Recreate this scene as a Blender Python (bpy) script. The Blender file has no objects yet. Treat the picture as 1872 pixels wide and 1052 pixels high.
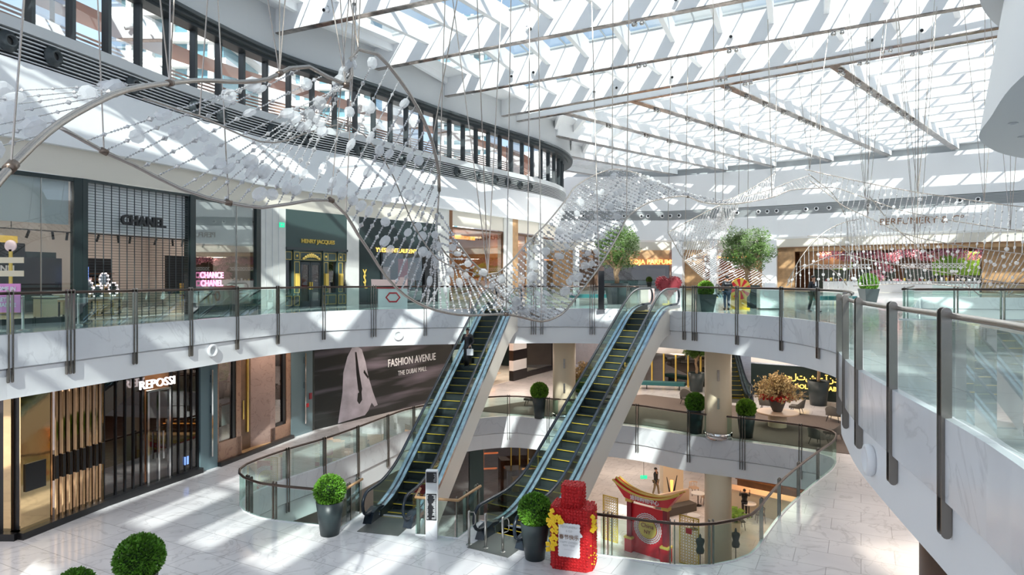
import bpy, bmesh, math, random
from mathutils import Vector, Matrix
from mathutils.geometry import tessellate_polygon

random.seed(7)
C = bpy.context.scene
COL = C.collection
PI = math.pi

# ---------------------------------------------------------------- camera
F, CX, HY, CZ = 1200.0, 936.0, 509.0, 1.5
cam_d = bpy.data.cameras.new('camera')
cam_d.sensor_width = 36.0
cam_d.lens = F / 1872 * 36
cam_d.shift_y = -(526 - HY) / 1872
cam_d.clip_start = 0.05
cam_d.clip_end = 1500
cam = bpy.data.objects.new('camera', cam_d)
cam.location = (0, 0, CZ)
cam.rotation_euler = (PI / 2, 0, 0)
COL.objects.link(cam)
C.camera = cam

# ---------------------------------------------------------------- world, sun, exposure
C.view_settings.view_transform = 'Standard'
C.view_settings.look = 'None'
C.view_settings.gamma = 1
C.view_settings.use_curve_mapping = False
C.view_settings.exposure = 0.42
C.cycles.max_bounces = 10
C.cycles.diffuse_bounces = 5
C.cycles.glossy_bounces = 4
C.cycles.transmission_bounces = 4
C.cycles.transparent_max_bounces = 32
C.cycles.sample_clamp_indirect = 6
C.cycles.caustics_reflective = False
C.cycles.caustics_refractive = False

w = bpy.data.worlds.new('sky')
C.world = w
w.use_nodes = True
nt = w.node_tree
nt.nodes.clear()
out = nt.nodes.new('ShaderNodeOutputWorld')
bg = nt.nodes.new('ShaderNodeBackground')
tc = nt.nodes.new('ShaderNodeTexCoord')
nz = nt.nodes.new('ShaderNodeTexNoise')
nz.inputs['Scale'].default_value = 2.6
nz.inputs['Detail'].default_value = 7
cr = nt.nodes.new('ShaderNodeValToRGB')
cr.color_ramp.elements[0].position = 0.46
cr.color_ramp.elements[0].color = (0.50, 0.68, 0.95, 1)
cr.color_ramp.elements[1].position = 0.58
cr.color_ramp.elements[1].color = (0.95, 0.97, 0.98, 1)
nt.links.new(tc.outputs['Generated'], nz.inputs['Vector'])
nt.links.new(nz.outputs['Fac'], cr.inputs['Fac'])
nt.links.new(cr.outputs['Color'], bg.inputs['Color'])
bg.inputs['Strength'].default_value = 1.1
nt.links.new(bg.outputs[0], out.inputs[0])

sd = bpy.data.lights.new('sun', 'SUN')
sd.energy = 9.0
sd.angle = math.radians(0.55)
sd.color = (1.0, 0.965, 0.90)
sun = bpy.data.objects.new('sun', sd)
COL.objects.link(sun)
sun.rotation_euler = Vector((0.02, 1.45, -1.0)).to_track_quat('-Z', 'Y').to_euler()


def lamp(loc, size, energy, color=(1, 0.85, 0.68), rot=(0, 0, 0), sy=None):
    d = bpy.data.lights.new('lamp', 'AREA')
    d.energy = energy
    d.color = color
    d.size = size
    if sy:
        d.shape = 'RECTANGLE'
        d.size_y = sy
    o = bpy.data.objects.new('lamp', d)
    o.location = loc
    o.rotation_euler = rot
    COL.objects.link(o)
    return o


# ---------------------------------------------------------------- materials
M = {}


def nm(name):
    m = bpy.data.materials.new(name)
    m.use_nodes = True
    n = m.node_tree
    return m, n, n.nodes['Principled BSDF']


def pm(name, col, rough=0.5, metal=0.0, bump=0.0, scale=20, emit=None, estr=0, vary=0.0, spec=None, trans=0):
    m, n, p = nm(name)
    p.inputs['Base Color'].default_value = (*col, 1)
    p.inputs['Roughness'].default_value = rough
    p.inputs['Metallic'].default_value = metal
    if spec is not None:
        p.inputs['Specular IOR Level'].default_value = spec
    if emit:
        p.inputs['Emission Color'].default_value = (*emit, 1)
        p.inputs['Emission Strength'].default_value = estr
    if bump or vary:
        t = n.nodes.new('ShaderNodeTexCoord')
        z = n.nodes.new('ShaderNodeTexNoise')
        z.inputs['Scale'].default_value = scale
        z.inputs['Detail'].default_value = 4
        n.links.new(t.outputs['Object'], z.inputs['Vector'])
        if bump:
            b = n.nodes.new('ShaderNodeBump')
            b.inputs['Strength'].default_value = bump
            b.inputs['Distance'].default_value = 0.02
            n.links.new(z.outputs['Fac'], b.inputs['Height'])
            n.links.new(b.outputs[0], p.inputs['Normal'])
        if vary:
            r = n.nodes.new('ShaderNodeValToRGB')
            r.color_ramp.elements[0].position = 0.3
            r.color_ramp.elements[1].position = 0.7
            r.color_ramp.elements[0].color = (*[max(0, c * (1 - vary)) for c in col], 1)
            r.color_ramp.elements[1].color = (*[min(1, c * (1 + vary)) for c in col], 1)
            n.links.new(z.outputs['Fac'], r.inputs['Fac'])
            n.links.new(r.outputs[0], p.inputs['Base Color'])
    M[name] = m
    return m


def marble(name, base, vein, rough, scale=0.35, tile=None, bump=0.0, amount=0.5):
    m, n, p = nm(name)
    t = n.nodes.new('ShaderNodeTexCoord')
    z = n.nodes.new('ShaderNodeTexNoise')
    z.inputs['Scale'].default_value = scale
    z.inputs['Detail'].default_value = 9
    z.inputs['Distortion'].default_value = 1.8
    n.links.new(t.outputs['Object'], z.inputs['Vector'])
    r = n.nodes.new('ShaderNodeValToRGB')
    e = r.color_ramp.elements
    e[0].position = 0.0
    e[0].color = (*base, 1)
    e[1].position = 1.0
    e[1].color = (*base, 1)
    a = r.color_ramp.elements.new(0.475)
    a.color = (*base, 1)
    a = r.color_ramp.elements.new(0.497)
    a.color = (*[b * (1 - amount) + v * amount for b, v in zip(base, vein)], 1)
    a = r.color_ramp.elements.new(0.515)
    a.color = (*base, 1)
    n.links.new(z.outputs['Fac'], r.inputs['Fac'])
    z2 = n.nodes.new('ShaderNodeTexNoise')
    z2.inputs['Scale'].default_value = scale * 0.9
    z2.inputs['Detail'].default_value = 5
    n.links.new(t.outputs['Object'], z2.inputs['Vector'])
    r2 = n.nodes.new('ShaderNodeValToRGB')
    r2.color_ramp.elements[0].position = 0.35
    r2.color_ramp.elements[1].position = 0.65
    r2.color_ramp.elements[0].color = (0.86, 0.86, 0.87, 1)
    r2.color_ramp.elements[1].color = (1, 1, 1, 1)
    n.links.new(z2.outputs['Fac'], r2.inputs['Fac'])
    mx = n.nodes.new('ShaderNodeMixRGB')
    mx.blend_type = 'MULTIPLY'
    mx.inputs[0].default_value = 1
    n.links.new(r.outputs[0], mx.inputs[1])
    n.links.new(r2.outputs[0], mx.inputs[2])
    last = mx.outputs[0]
    if tile:
        mp = n.nodes.new('ShaderNodeMapping')
        mp.inputs['Rotation'].default_value = (0, 0, math.radians(tile[1]))
        n.links.new(t.outputs['Object'], mp.inputs['Vector'])
        br = n.nodes.new('ShaderNodeTexBrick')
        br.inputs['Scale'].default_value = 1.0
        br.inputs['Brick Width'].default_value = tile[0]
        br.inputs['Row Height'].default_value = tile[0] * 0.62
        br.inputs['Mortar Size'].default_value = 0.009
        br.inputs['Color1'].default_value = (1, 1, 1, 1)
        br.inputs['Color2'].default_value = (0.93, 0.93, 0.94, 1)
        br.inputs['Mortar'].default_value = (0.55, 0.54, 0.54, 1)
        n.links.new(mp.outputs[0], br.inputs['Vector'])
        m2 = n.nodes.new('ShaderNodeMixRGB')
        m2.blend_type = 'MULTIPLY'
        m2.inputs[0].default_value = 1
        n.links.new(last, m2.inputs[1])
        n.links.new(br.outputs['Color'], m2.inputs[2])
        last = m2.outputs[0]
    n.links.new(last, p.inputs['Base Color'])
    p.inputs['Roughness'].default_value = rough
    M[name] = m
    return m


def thin_glass(name, tint, refl=0.10, rough=0.0, edge=0.5):
    m = bpy.data.materials.new(name)
    m.use_nodes = True
    n = m.node_tree
    n.nodes.clear()
    o = n.nodes.new('ShaderNodeOutputMaterial')
    mx = n.nodes.new('ShaderNodeMixShader')
    tr = n.nodes.new('ShaderNodeBsdfTransparent')
    tr.inputs[0].default_value = (*tint, 1)
    gl = n.nodes.new('ShaderNodeBsdfGlossy')
    gl.inputs['Roughness'].default_value = rough
    lw = n.nodes.new('ShaderNodeLayerWeight')
    lw.inputs['Blend'].default_value = 0.35
    ma = n.nodes.new('ShaderNodeMath')
    ma.operation = 'MULTIPLY_ADD'
    ma.inputs[1].default_value = edge
    ma.inputs[2].default_value = refl
    n.links.new(lw.outputs['Fresnel'], ma.inputs[0])
    n.links.new(ma.outputs[0], mx.inputs[0])
    n.links.new(tr.outputs[0], mx.inputs[1])
    n.links.new(gl.outputs[0], mx.inputs[2])
    n.links.new(mx.outputs[0], o.inputs[0])
    M[name] = m
    return m


def emi(name, col, s):
    return pm(name, col, 0.5, 0, emit=col, estr=s)


marble('floor_marble', (0.88, 0.845, 0.85), (0.36, 0.33, 0.33), 0.12, 0.55, (1.6, 28), amount=0.32)
marble('floor_upper', (0.70, 0.74, 0.74), (0.4, 0.38, 0.36), 0.10, 0.3, (2.2, 10), amount=0.4)
marble('fascia_marble', (0.82, 0.83, 0.85), (0.5, 0.5, 0.52), 0.12, 0.5, None, amount=0.35)
marble('brown_marble', (0.36, 0.20, 0.13), (0.16, 0.07, 0.06), 0.2, 1.5, None, amount=0.7)
marble('pink_marble', (0.36, 0.24, 0.20), (0.2, 0.12, 0.1), 0.2, 1.6, None, amount=0.6)
marble('cream_marble', (0.72, 0.66, 0.58), (0.5, 0.45, 0.38), 0.25, 1.0, None, amount=0.3)
pm('white', (0.86, 0.86, 0.87), 0.45)
pm('white_beam', (0.90, 0.90, 0.91), 0.5)
pm('soft_grey', (0.62, 0.63, 0.64), 0.5)
pm('grey_wall', (0.42, 0.44, 0.45), 0.5)
pm('beige', (0.70, 0.645, 0.56), 0.5)
pm('pilaster', (0.66, 0.65, 0.62), 0.35, vary=0.06, scale=1.5)
pm('cream', (0.76, 0.64, 0.46), 0.35)
pm('dark', (0.018, 0.030, 0.030), 0.25)
pm('black', (0.012, 0.012, 0.014), 0.3)
pm('frame_dark', (0.045, 0.055, 0.06), 0.35)
pm('louvre', (0.60, 0.61, 0.61), 0.4)
pm('hj_green', (0.045, 0.075, 0.072), 0.35)
pm('gold', (0.83, 0.60, 0.18), 0.28, 1.0)
pm('gold_paint', (0.72, 0.50, 0.10), 0.4)
pm('bronze', (0.26, 0.13, 0.07), 0.3, 0.8)
pm('steel', (0.55, 0.53, 0.50), 0.22, 1.0)
pm('post', (0.27, 0.245, 0.22), 0.25, 0.9)
pm('clamp_metal', (0.20, 0.15, 0.12), 0.3, 0.9)
pm('tube', (0.42, 0.37, 0.33), 0.24, 0.95)
pm('heart_red', (0.20, 0.01, 0.02), 0.5, bump=1.0, scale=70, vary=0.5)
pm('rail', (0.085, 0.06, 0.05), 0.3, 0.85)
pm('chrome', (0.75, 0.73, 0.72), 0.08, 1.0)
pm('soffit_metal', (0.34, 0.29, 0.26), 0.16, 0.95, vary=0.5, scale=3)
pm('esc_deck', (0.60, 0.66, 0.78), 0.14, 0.95, vary=0.2, scale=4)
pm('esc_side', (0.74, 0.69, 0.63), 0.28)
pm('rubber', (0.012, 0.02, 0.032), 0.3)
pm('step_metal', (0.045, 0.06, 0.06), 0.4, 0.4)
pm('plate_metal', (0.20, 0.20, 0.19), 0.35, 0.6)
pm('yellow', (0.85, 0.62, 0.03), 0.4)
pm('pot', (0.030, 0.042, 0.045), 0.38)
pm('soil', (0.03, 0.02, 0.015), 0.9)
pm('leaf', (0.12, 0.29, 0.025), 0.5, vary=0.5, scale=6)
pm('leaf_light', (0.17, 0.33, 0.03), 0.5, vary=0.4, scale=6)
pm('leaf_olive', (0.075, 0.15, 0.022), 0.5, vary=0.5, scale=5)
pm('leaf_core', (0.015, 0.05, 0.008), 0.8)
pm('bark', (0.33, 0.22, 0.13), 0.8, bump=0.8, scale=14, vary=0.4)
pm('dry_bloom', (0.52, 0.40, 0.20), 0.7, vary=0.4, scale=9)
pm('red', (0.62, 0.008, 0.012), 0.5, bump=1.0, scale=70, vary=0.5)
pm('red_plain', (0.66, 0.012, 0.025), 0.35)
pm('red_dark', (0.25, 0.015, 0.03), 0.4)
pm('white_felt', (0.80, 0.80, 0.82), 0.8)
pm('petal', (0.95, 0.62, 0.02), 0.55)
pm('pink', (0.80, 0.30, 0.62), 0.5)
pm('blossom', (0.55, 0.25, 0.33), 0.7, vary=0.35, scale=3)
pm('pink_sheet', (0.82, 0.60, 0.55), 0.4)
pm('teal', (0.02, 0.13, 0.14), 0.7)
pm('carpet', (0.145, 0.115, 0.10), 0.95, bump=0.4, scale=60, vary=0.3)
pm('chair_fab', (0.11, 0.10, 0.09), 0.9)
pm('wood', (0.46, 0.27, 0.13), 0.45, vary=0.25, scale=2.0)
pm('dark_wood', (0.12, 0.06, 0.03), 0.4, vary=0.3, scale=2.0)
pm('table_top', (0.70, 0.52, 0.38), 0.3)
pm('skin', (0.42, 0.23, 0.15), 0.55)
pm('hair', (0.01, 0.008, 0.007), 0.5)
pm('suit', (0.012, 0.014, 0.02), 0.7)
pm('jeans', (0.03, 0.06, 0.11), 0.8)
pm('khaki', (0.25, 0.19, 0.11), 0.8)
pm('shirt', (0.7, 0.7, 0.72), 0.7)
pm('screen_blue', (0.12, 0.2, 0.5), 0.3, emit=(0.2, 0.35, 0.9), estr=0.8)
pm('mirror_gold', (0.80, 0.56, 0.30), 0.06, 1.0, bump=0.10, scale=1.3)
pm('mirror_rose', (0.85, 0.70, 0.60), 0.05, 1.0, bump=0.05, scale=1.5)
pm('blue_pilaster', (0.13, 0.19, 0.21), 0.3)
pm('blind', (0.86, 0.88, 0.88), 0.6)
pm('pink_wall', (0.52, 0.46, 0.42), 0.6)
pm('terrace', (0.46, 0.27, 0.20), 0.6)
pm('terrace_dark', (0.22, 0.17, 0.16), 0.6)
pm('tower_white', (0.8, 0.79, 0.76), 0.6)
pm('tower_glass', (0.14, 0.28, 0.33), 0.15, 0.3)
emi('glow_warm', (1.0, 0.62, 0.30), 3.5)
emi('glow_orange', (1.0, 0.36, 0.08), 1.8)
emi('glow_white', (1.0, 0.90, 0.92), 1.6)
emi('glow_sign', (1.0, 0.45, 0.12), 2.0)
emi('glow_gold', (1.0, 0.62, 0.12), 1.6)
emi('glow_pink', (1.0, 0.35, 0.62), 1.3)
emi('exit_green', (0.02, 0.55, 0.28), 1.0)
thin_glass('glass', (0.80, 0.93, 0.90), 0.05, 0.0, 0.45)
thin_glass('glass_green', (0.66, 0.84, 0.79), 0.03, 0.0, 0.32)
thin_glass('glass_shop', (0.92, 0.95, 0.94), 0.05, 0.0, 0.6)
thin_glass('glass_near', (0.84, 0.94, 0.91), 0.05, 0.02, 0.45)
thin_glass('glass_dark', (0.42, 0.36, 0.32), 0.14, 0.0, 0.6)
thin_glass('roof_glass', (0.50, 0.56, 0.57), 0.02, 0.0, 0.15)

# frosted crystal: translucent milky disc
m = bpy.data.materials.new('frosted')
m.use_nodes = True
n = m.node_tree
n.nodes.clear()
o = n.nodes.new('ShaderNodeOutputMaterial')
a = n.nodes.new('ShaderNodeBsdfDiffuse')
a.inputs[0].default_value = (0.92, 0.92, 0.93, 1)
b = n.nodes.new('ShaderNodeBsdfTranslucent')
b.inputs[0].default_value = (0.95, 0.95, 0.96, 1)
x = n.nodes.new('ShaderNodeMixShader')
x.inputs[0].default_value = 0.5
n.links.new(a.outputs[0], x.inputs[1])
n.links.new(b.outputs[0], x.inputs[2])
g = n.nodes.new('ShaderNodeBsdfGlossy')
g.inputs['Roughness'].default_value = 0.15
y = n.nodes.new('ShaderNodeMixShader')
y.inputs[0].default_value = 0.12
n.links.new(x.outputs[0], y.inputs[1])
n.links.new(g.outputs[0], y.inputs[2])
t = n.nodes.new('ShaderNodeBsdfTransparent')
z = n.nodes.new('ShaderNodeMixShader')
z.inputs[0].default_value = 0.42
n.links.new(y.outputs[0], z.inputs[1])
n.links.new(t.outputs[0], z.inputs[2])
n.links.new(z.outputs[0], o.inputs[0])
M['frosted'] = m
m = bpy.data.materials.new('crystal')
m.use_nodes = True
n = m.node_tree
n.nodes.clear()
o = n.nodes.new('ShaderNodeOutputMaterial')
a = n.nodes.new('ShaderNodeBsdfDiffuse')
a.inputs[0].default_value = (0.55, 0.54, 0.54, 1)
g = n.nodes.new('ShaderNodeBsdfGlossy')
g.inputs[0].default_value = (0.85, 0.83, 0.82, 1)
g.inputs['Roughness'].default_value = 0.2
x = n.nodes.new('ShaderNodeMixShader')
x.inputs[0].default_value = 0.5
n.links.new(a.outputs[0], x.inputs[1])
n.links.new(g.outputs[0], x.inputs[2])
t = n.nodes.new('ShaderNodeBsdfTransparent')
z = n.nodes.new('ShaderNodeMixShader')
z.inputs[0].default_value = 0.22
n.links.new(x.outputs[0], z.inputs[1])
n.links.new(t.outputs[0], z.inputs[2])
n.links.new(z.outputs[0], o.inputs[0])
M['crystal'] = m


# ---------------------------------------------------------------- geometry helpers
def G(px, py, z):
    d = F * (CZ - z) / (py - HY)
    return ((px - CX) * d / F, d)


def A(px, py, d):
    return Vector(((px - CX) * d / F, d, CZ + (HY - py) * d / F))


class MB:
    def __init__(s):
        s.v = []
        s.f = []

    def add(s, vs, fs):
        b = len(s.v)
        s.v += [tuple(v) for v in vs]
        s.f += [tuple(b + i for i in f) for f in fs]
        return s

    def box(s, x0, x1, y0, y1, z0, z1, mat=None):
        vs = [Vector((x, y, z)) for z in (z0, z1) for y in (y0, y1) for x in (x0, x1)]
        if mat:
            vs = [mat @ v for v in vs]
        return s.add(vs, [(0, 2, 3, 1), (4, 5, 7, 6), (0, 1, 5, 4), (2, 6, 7, 3), (0, 4, 6, 2), (1, 3, 7, 5)])

    def quad(s, a, b, c, d):
        return s.add([a, b, c, d], [(0, 1, 2, 3)])

    def bar(s, a, b, wd, ht):
        """box beam from a to b, wd across, ht downwards from the line"""
        a = Vector(a)
        b = Vector(b)
        d = (b - a)
        p = Vector((-d.y, d.x, 0)).normalized() * wd / 2
        u = Vector((0, 0, -ht))
        vs = [a - p, a + p, b + p, b - p]
        vs = vs + [v + u for v in vs]
        return s.add(vs, [(0, 1, 2, 3), (7, 6, 5, 4), (0, 4, 5, 1), (1, 5, 6, 2), (2, 6, 7, 3), (3, 7, 4, 0)])

    def tube(s, pts, r, k=8, closed=False):
        pts = [Vector(p) for p in pts]
        n = len(pts)
        b = len(s.v)
        up = Vector((0, 0, 1))
        for i, p in enumerate(pts):
            if closed:
                t = pts[(i + 1) % n] - pts[i - 1]
            else:
                t = pts[min(i + 1, n - 1)] - pts[max(i - 1, 0)]
            t = t.normalized() if t.length > 1e-9 else Vector((0, 0, 1))
            if i == 0:
                x = t.cross(up)
                if x.length < 0.05:
                    x = t.cross(Vector((1, 0, 0)))
                x.normalize()
            else:
                x = (x - t * x.dot(t))
                if x.length < 1e-6:
                    x = t.orthogonal()
                x.normalize()
            y = t.cross(x)
            rr = r[i] if isinstance(r, (list, tuple)) else r
            for j in range(k):
                a = 2 * PI * j / k
                s.v.append(tuple(p + x * math.cos(a) * rr + y * math.sin(a) * rr))
        for i in range(n if closed else n - 1):
            i2 = (i + 1) % n
            for j in range(k):
                s.f.append((b + i * k + j, b + i * k + (j + 1) % k, b + i2 * k + (j + 1) % k, b + i2 * k + j))
        if not closed:
            s.f.append(tuple(b + j for j in range(k))[::-1])
            s.f.append(tuple(b + (n - 1) * k + j for j in range(k)))
        return s

    def lathe(s, prof, c=(0, 0, 0), k=20, sq=1.0):
        b = len(s.v)
        for r, z in prof:
            for j in range(k):
                a = 2 * PI * j / k
                s.v.append((c[0] + r * math.cos(a), c[1] + r * sq * math.sin(a), c[2] + z))
        for i in range(len(prof) - 1):
            for j in range(k):
                s.f.append((b + i * k + j, b + i * k + (j + 1) % k, b + (i + 1) * k + (j + 1) % k, b + (i + 1) * k + j))
        s.f.append(tuple(b + j for j in range(k))[::-1])
        s.f.append(tuple(b + (len(prof) - 1) * k + j for j in range(k)))
        return s

    def ball(s, c, rx, ry=None, rz=None, k=8, m_=6, mat=None):
        ry = ry or rx
        rz = rz or rx
        vs = [(0, 0, -rz)]
        for i in range(1, m_):
            t = PI * i / m_ - PI / 2
            for j in range(k):
                a = 2 * PI * j / k
                vs.append((rx * math.cos(t) * math.cos(a), ry * math.cos(t) * math.sin(a), rz * math.sin(t)))
        vs.append((0, 0, rz))
        fs = [(0, 1 + (j + 1) % k, 1 + j) for j in range(k)]
        for i in range(m_ - 2):
            for j in range(k):
                fs.append((1 + i * k + j, 1 + i * k + (j + 1) % k, 1 + (i + 1) * k + (j + 1) % k, 1 + (i + 1) * k + j))
        L = len(vs) - 1
        fs += [(L, 1 + (m_ - 2) * k + j, 1 + (m_ - 2) * k + (j + 1) % k) for j in range(k)]
        vs = [Vector(v) for v in vs]
        if mat:
            vs = [mat @ v for v in vs]
        c = Vector(c)
        return s.add([v + c for v in vs], fs)

    def prism(s, poly, z0, z1, mat=None):
        k = len(poly)
        vs = [Vector((p[0], p[1], z0)) for p in poly] + [Vector((p[0], p[1], z1)) for p in poly]
        if mat:
            vs = [mat @ v for v in vs]
        fs = [(i, (i + 1) % k, k + (i + 1) % k, k + i) for i in range(k)]
        tri = tessellate_polygon([[Vector((p[0], p[1], 0)) for p in poly]])
        fs += [tuple(t) for t in tri] + [tuple(k + i for i in t) for t in tri]
        return s.add(vs, fs)

    def loft(s, pa, za, pb, zb):
        n = len(pa)
        b = len(s.v)
        s.v += [(p[0], p[1], za) for p in pa] + [(p[0], p[1], zb) for p in pb]
        s.f += [(b + i, b + i + 1, b + n + i + 1, b + n + i) for i in range(n - 1)]
        return s

    def build(s, name, mat, parent=None, smooth=False, loc=None, kind=None):
        me = bpy.data.meshes.new(name)
        me.from_pydata(s.v, [], s.f)
        me.validate()
        bm = bmesh.new()
        bm.from_mesh(me)
        bmesh.ops.recalc_face_normals(bm, faces=bm.faces)
        bm.to_mesh(me)
        bm.free()
        if smooth:
            for p in me.polygons:
                p.use_smooth = True
        o = bpy.data.objects.new(name, me)
        me.materials.append(M[mat] if isinstance(mat, str) else mat)
        COL.objects.link(o)
        if parent:
            o.parent = parent
        if loc:
            o.location = loc
        if kind:
            o['kind'] = kind
        return o


def tag(o, label, cat, group=None, kind=None):
    o['label'] = label
    o['category'] = cat
    if group:
        o['group'] = group
    if kind:
        o['kind'] = kind
    return o


def thing(name, label=None, cat=None, loc=(0, 0, 0), rz=0, group=None, kind=None):
    o = bpy.data.objects.new(name, None)
    COL.objects.link(o)
    o.location = loc
    o.rotation_euler = (0, 0, rz)
    if label:
        tag(o, label, cat, group)
    if kind:
        o['kind'] = kind
    return o


def children(o):
    return [c for c in COL.objects if c.parent == o]


def dup(o, loc=None, rz=None, label=None, group=None, parent=None, scale=None):
    c = o.copy()
    COL.objects.link(c)
    if parent:
        c.parent = parent
    if loc is not None:
        c.location = loc
    if rz is not None:
        c.rotation_euler = (0, 0, rz)
    if scale:
        c.scale = (scale, scale, scale)
    if label:
        c['label'] = label
    if group:
        c['group'] = group
    for ch in o.children:
        dup(ch, parent=c)
    return c


def cat_rom(P, step=0.6, closed=False):
    P = [tuple(p) for p in P]
    n = len(P)
    res = []
    rng = range(n if closed else n - 1)
    for i in rng:
        p0 = Vector(P[(i - 1) % n] if closed or i > 0 else [2 * a - b for a, b in zip(P[0], P[1])])
        p1 = Vector(P[i])
        p2 = Vector(P[(i + 1) % n])
        p3 = Vector(P[(i + 2) % n] if closed or i + 2 < n else [2 * a - b for a, b in zip(P[-1], P[-2])])
        k = max(1, int((p2 - p1).length / step))
        for j in range(k):
            t = j / k
            res.append(0.5 * ((2 * p1) + (p2 - p0) * t + (2 * p0 - 5 * p1 + 4 * p2 - p3) * t * t + (3 * p1 - p0 - 3 * p2 + p3) * t ** 3))
    if not closed:
        res.append(Vector(P[-1]))
    return res


def resample(P, n):
    P = [Vector(p) for p in P]
    L = [0]
    for i in range(len(P) - 1):
        L.append(L[-1] + (P[i + 1] - P[i]).length)
    out_ = []
    j = 0
    for i in range(n):
        t = L[-1] * i / (n - 1)
        while j < len(L) - 2 and L[j + 1] < t:
            j += 1
        u = (t - L[j]) / max(1e-9, L[j + 1] - L[j])
        out_.append(P[j].lerp(P[j + 1], u))
    return out_


def offset(P, o):
    """offset a 2-D polyline to its right-hand side by o"""
    R = []
    n = len(P)
    for i in range(n):
        a = Vector(P[max(i - 1, 0)][:2])
        b = Vector(P[min(i + 1, n - 1)][:2])
        t = (b - a).normalized()
        R.append(Vector((P[i][0] + t.y * o, P[i][1] - t.x * o)))
    return R


def ray_hit(P, px, dmin=0, dmax=200):
    """where the vertical plane seen at photo column px meets a polyline"""
    m_ = (px - CX) / F
    for i in range(len(P) - 1):
        a, b = P[i], P[i + 1]
        fa = a[0] - m_ * a[1]
        fb = b[0] - m_ * b[1]
        if fa * fb <= 0 and fa != fb:
            t = fa / (fa - fb)
            x_ = a[0] + (b[0] - a[0]) * t
            y_ = a[1] + (b[1] - a[1]) * t
            if dmin <= y_ <= dmax:
                return Vector((x_, y_)), math.atan2(b[1] - a[1], b[0] - a[0]), i + t
    return None


def frame(a, b, z=0):
    """local frame: +x from a to b along a wall, +y away from the void behind it"""
    a = Vector(a)
    b = Vector(b)
    ang = math.atan2(b[1] - a[1], b[0] - a[0])
    return Matrix.Translation((a[0], a[1], z)) @ Matrix.Rotation(ang, 4, 'Z'), (b - a).length


def text(s, name, mat, mtx, size, ext=0.02, parent=None, bold=0.0, align='CENTER', sx=1.0):
    cu = bpy.data.curves.new(name, 'FONT')
    cu.body = s
    cu.size = size
    cu.extrude = ext
    cu.offset = bold
    cu.align_x = align
    cu.align_y = 'CENTER'
    cu.space_character = 1.0 if sx == 1 else 1.05
    cu.resolution_u = 3
    cu.materials.append(M[mat])
    tmp = bpy.data.objects.new(name, cu)
    COL.objects.link(tmp)
    bpy.context.view_layer.update()
    me = bpy.data.meshes.new_from_object(tmp.evaluated_get(bpy.context.evaluated_depsgraph_get()))
    bpy.data.objects.remove(tmp)
    me.name = name
    if not me.materials:
        me.materials.append(M[mat])
    o = bpy.data.objects.new(name, me)
    COL.objects.link(o)
    o.matrix_basis = mtx @ Matrix.Rotation(PI / 2, 4, 'X') @ Matrix.Scale(sx, 4, (1, 0, 0))
    if parent:
        o.parent = parent
    return o
# ---------------------------------------------------------------- plan of the place (metres; upper floor z=0, middle z=-6, lower z=-12)
# wall line of the upper shops on the near side, and the line of grille, windows and header above it
W = cat_rom([(-19.5, 15.5), (-17.2, 19.2), (-16, 21.2), (-15.1, 23), (-14.3, 25), (-13.4, 27.5), (-12.75, 30), (-12.3, 31.9), (-11.3, 33.3), (-9.2, 36.5), (-7.8, 38.4), (-4.8, 42.4), (-0.9, 48.5), (2.2, 53.5), (3.8, 58), (3.5, 64), (1, 70), (-6, 76)], 0.7)
KS = 1.12


def zs(z_):
    return 1.5 + (z_ - 1.5) * KS


W2 = cat_rom([(p_[0] * KS, p_[1] * KS) for p_ in [(-17.4, 12), (-15.6, 15.4), (-14.3, 18.3), (-13.5, 21.2), (-12.4, 25.5), (-10.7, 30), (-7.8, 34.2), (-4.5, 39.6), (-1, 44.7), (2.5, 49.8), (4.25, 54), (4.75, 58), (4.4, 61), (2.6, 66), (-6, 69)]], 0.7)
W2 = resample(W2, 90)
W1 = resample(W, 90)
V = [(2, 80), (19, 80), (30, 73.7), (47.5, 61), (64, 48.5)]
V1 = [(2, 79.4), (18.8, 79.4), (29.6, 73.2), (47.1, 60.5), (63.6, 48)]
VT = [(2, 78.9), (18.7, 78.9), (29.3, 72.7), (46.7, 60.0), (63.1, 47.5)]

# opening in the upper floor
UP = cat_rom([(-14.2, 13.5), (-13.6, 15.6), (-13.25, 17.2), (-12.75, 18.75), (-12.1, 20.9), (-11.35, 23), (-10.6, 25.4), (-9.8, 27.4), (-8.5, 29.3), (-6.5, 30.7), (-4.1, 31.4), (0, 32), (3.9, 32), (6, 31), (7.9, 29), (9.4, 27), (10.3, 24.6), (10.5, 22.2), (10.2, 20.2), (9.3, 17.9), (8.1, 15.7), (7.0, 13.9), (6.35, 12.4), (5.75, 10.8), (5.2, 8.9), (4.66, 6.9), (4.15, 5.3), (3.3, 3.3), (2, 1.5), (0, 0.8)], 0.5)
UPPER = [tuple(p[:2]) for p in UP]
up_poly = UPPER + [(-6, 0.8), (-12, 6)]
# second opening, to the right
VOID2 = [(14.0, 23.8), (24, 22.9), (50, 21.5), (56, 44), (42, 49), (32, 51.5)]
# opening in the middle floor
MIDc = cat_rom([(2.35, 17.75), (4.2, 17.1), (5.3, 17.1), (6.5, 17.75), (7.3, 18.9), (8.6, 20.8), (10, 22.6), (11.4, 24.3), (12.8, 26), (13.4, 27.4), (12.6, 28.6), (10.6, 30), (8.3, 31.3), (6.4, 33), (4, 34.2), (1.9, 34.9), (-0.2, 35.6), (-2.6, 34.6), (-4.9, 32.4), (-5.8, 30.5), (-6.7, 28.1), (-7.5, 26.2), (-8.5, 24.4), (-9.15, 22.6), (-8.95, 21.5), (-8.2, 20.7), (-7.3, 20.25), (-5.1, 19.65)], 0.5)
MIDc = [tuple(p[:2]) for p in MIDc]
mid_poly = MIDc + [(-4.75, 20.9), (-2.75, 20.35), (-2.83, 19.15), (-1.54, 18.87), (-0.95, 20.2), (0.95, 19.35), (1.0, 18.4)]


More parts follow.
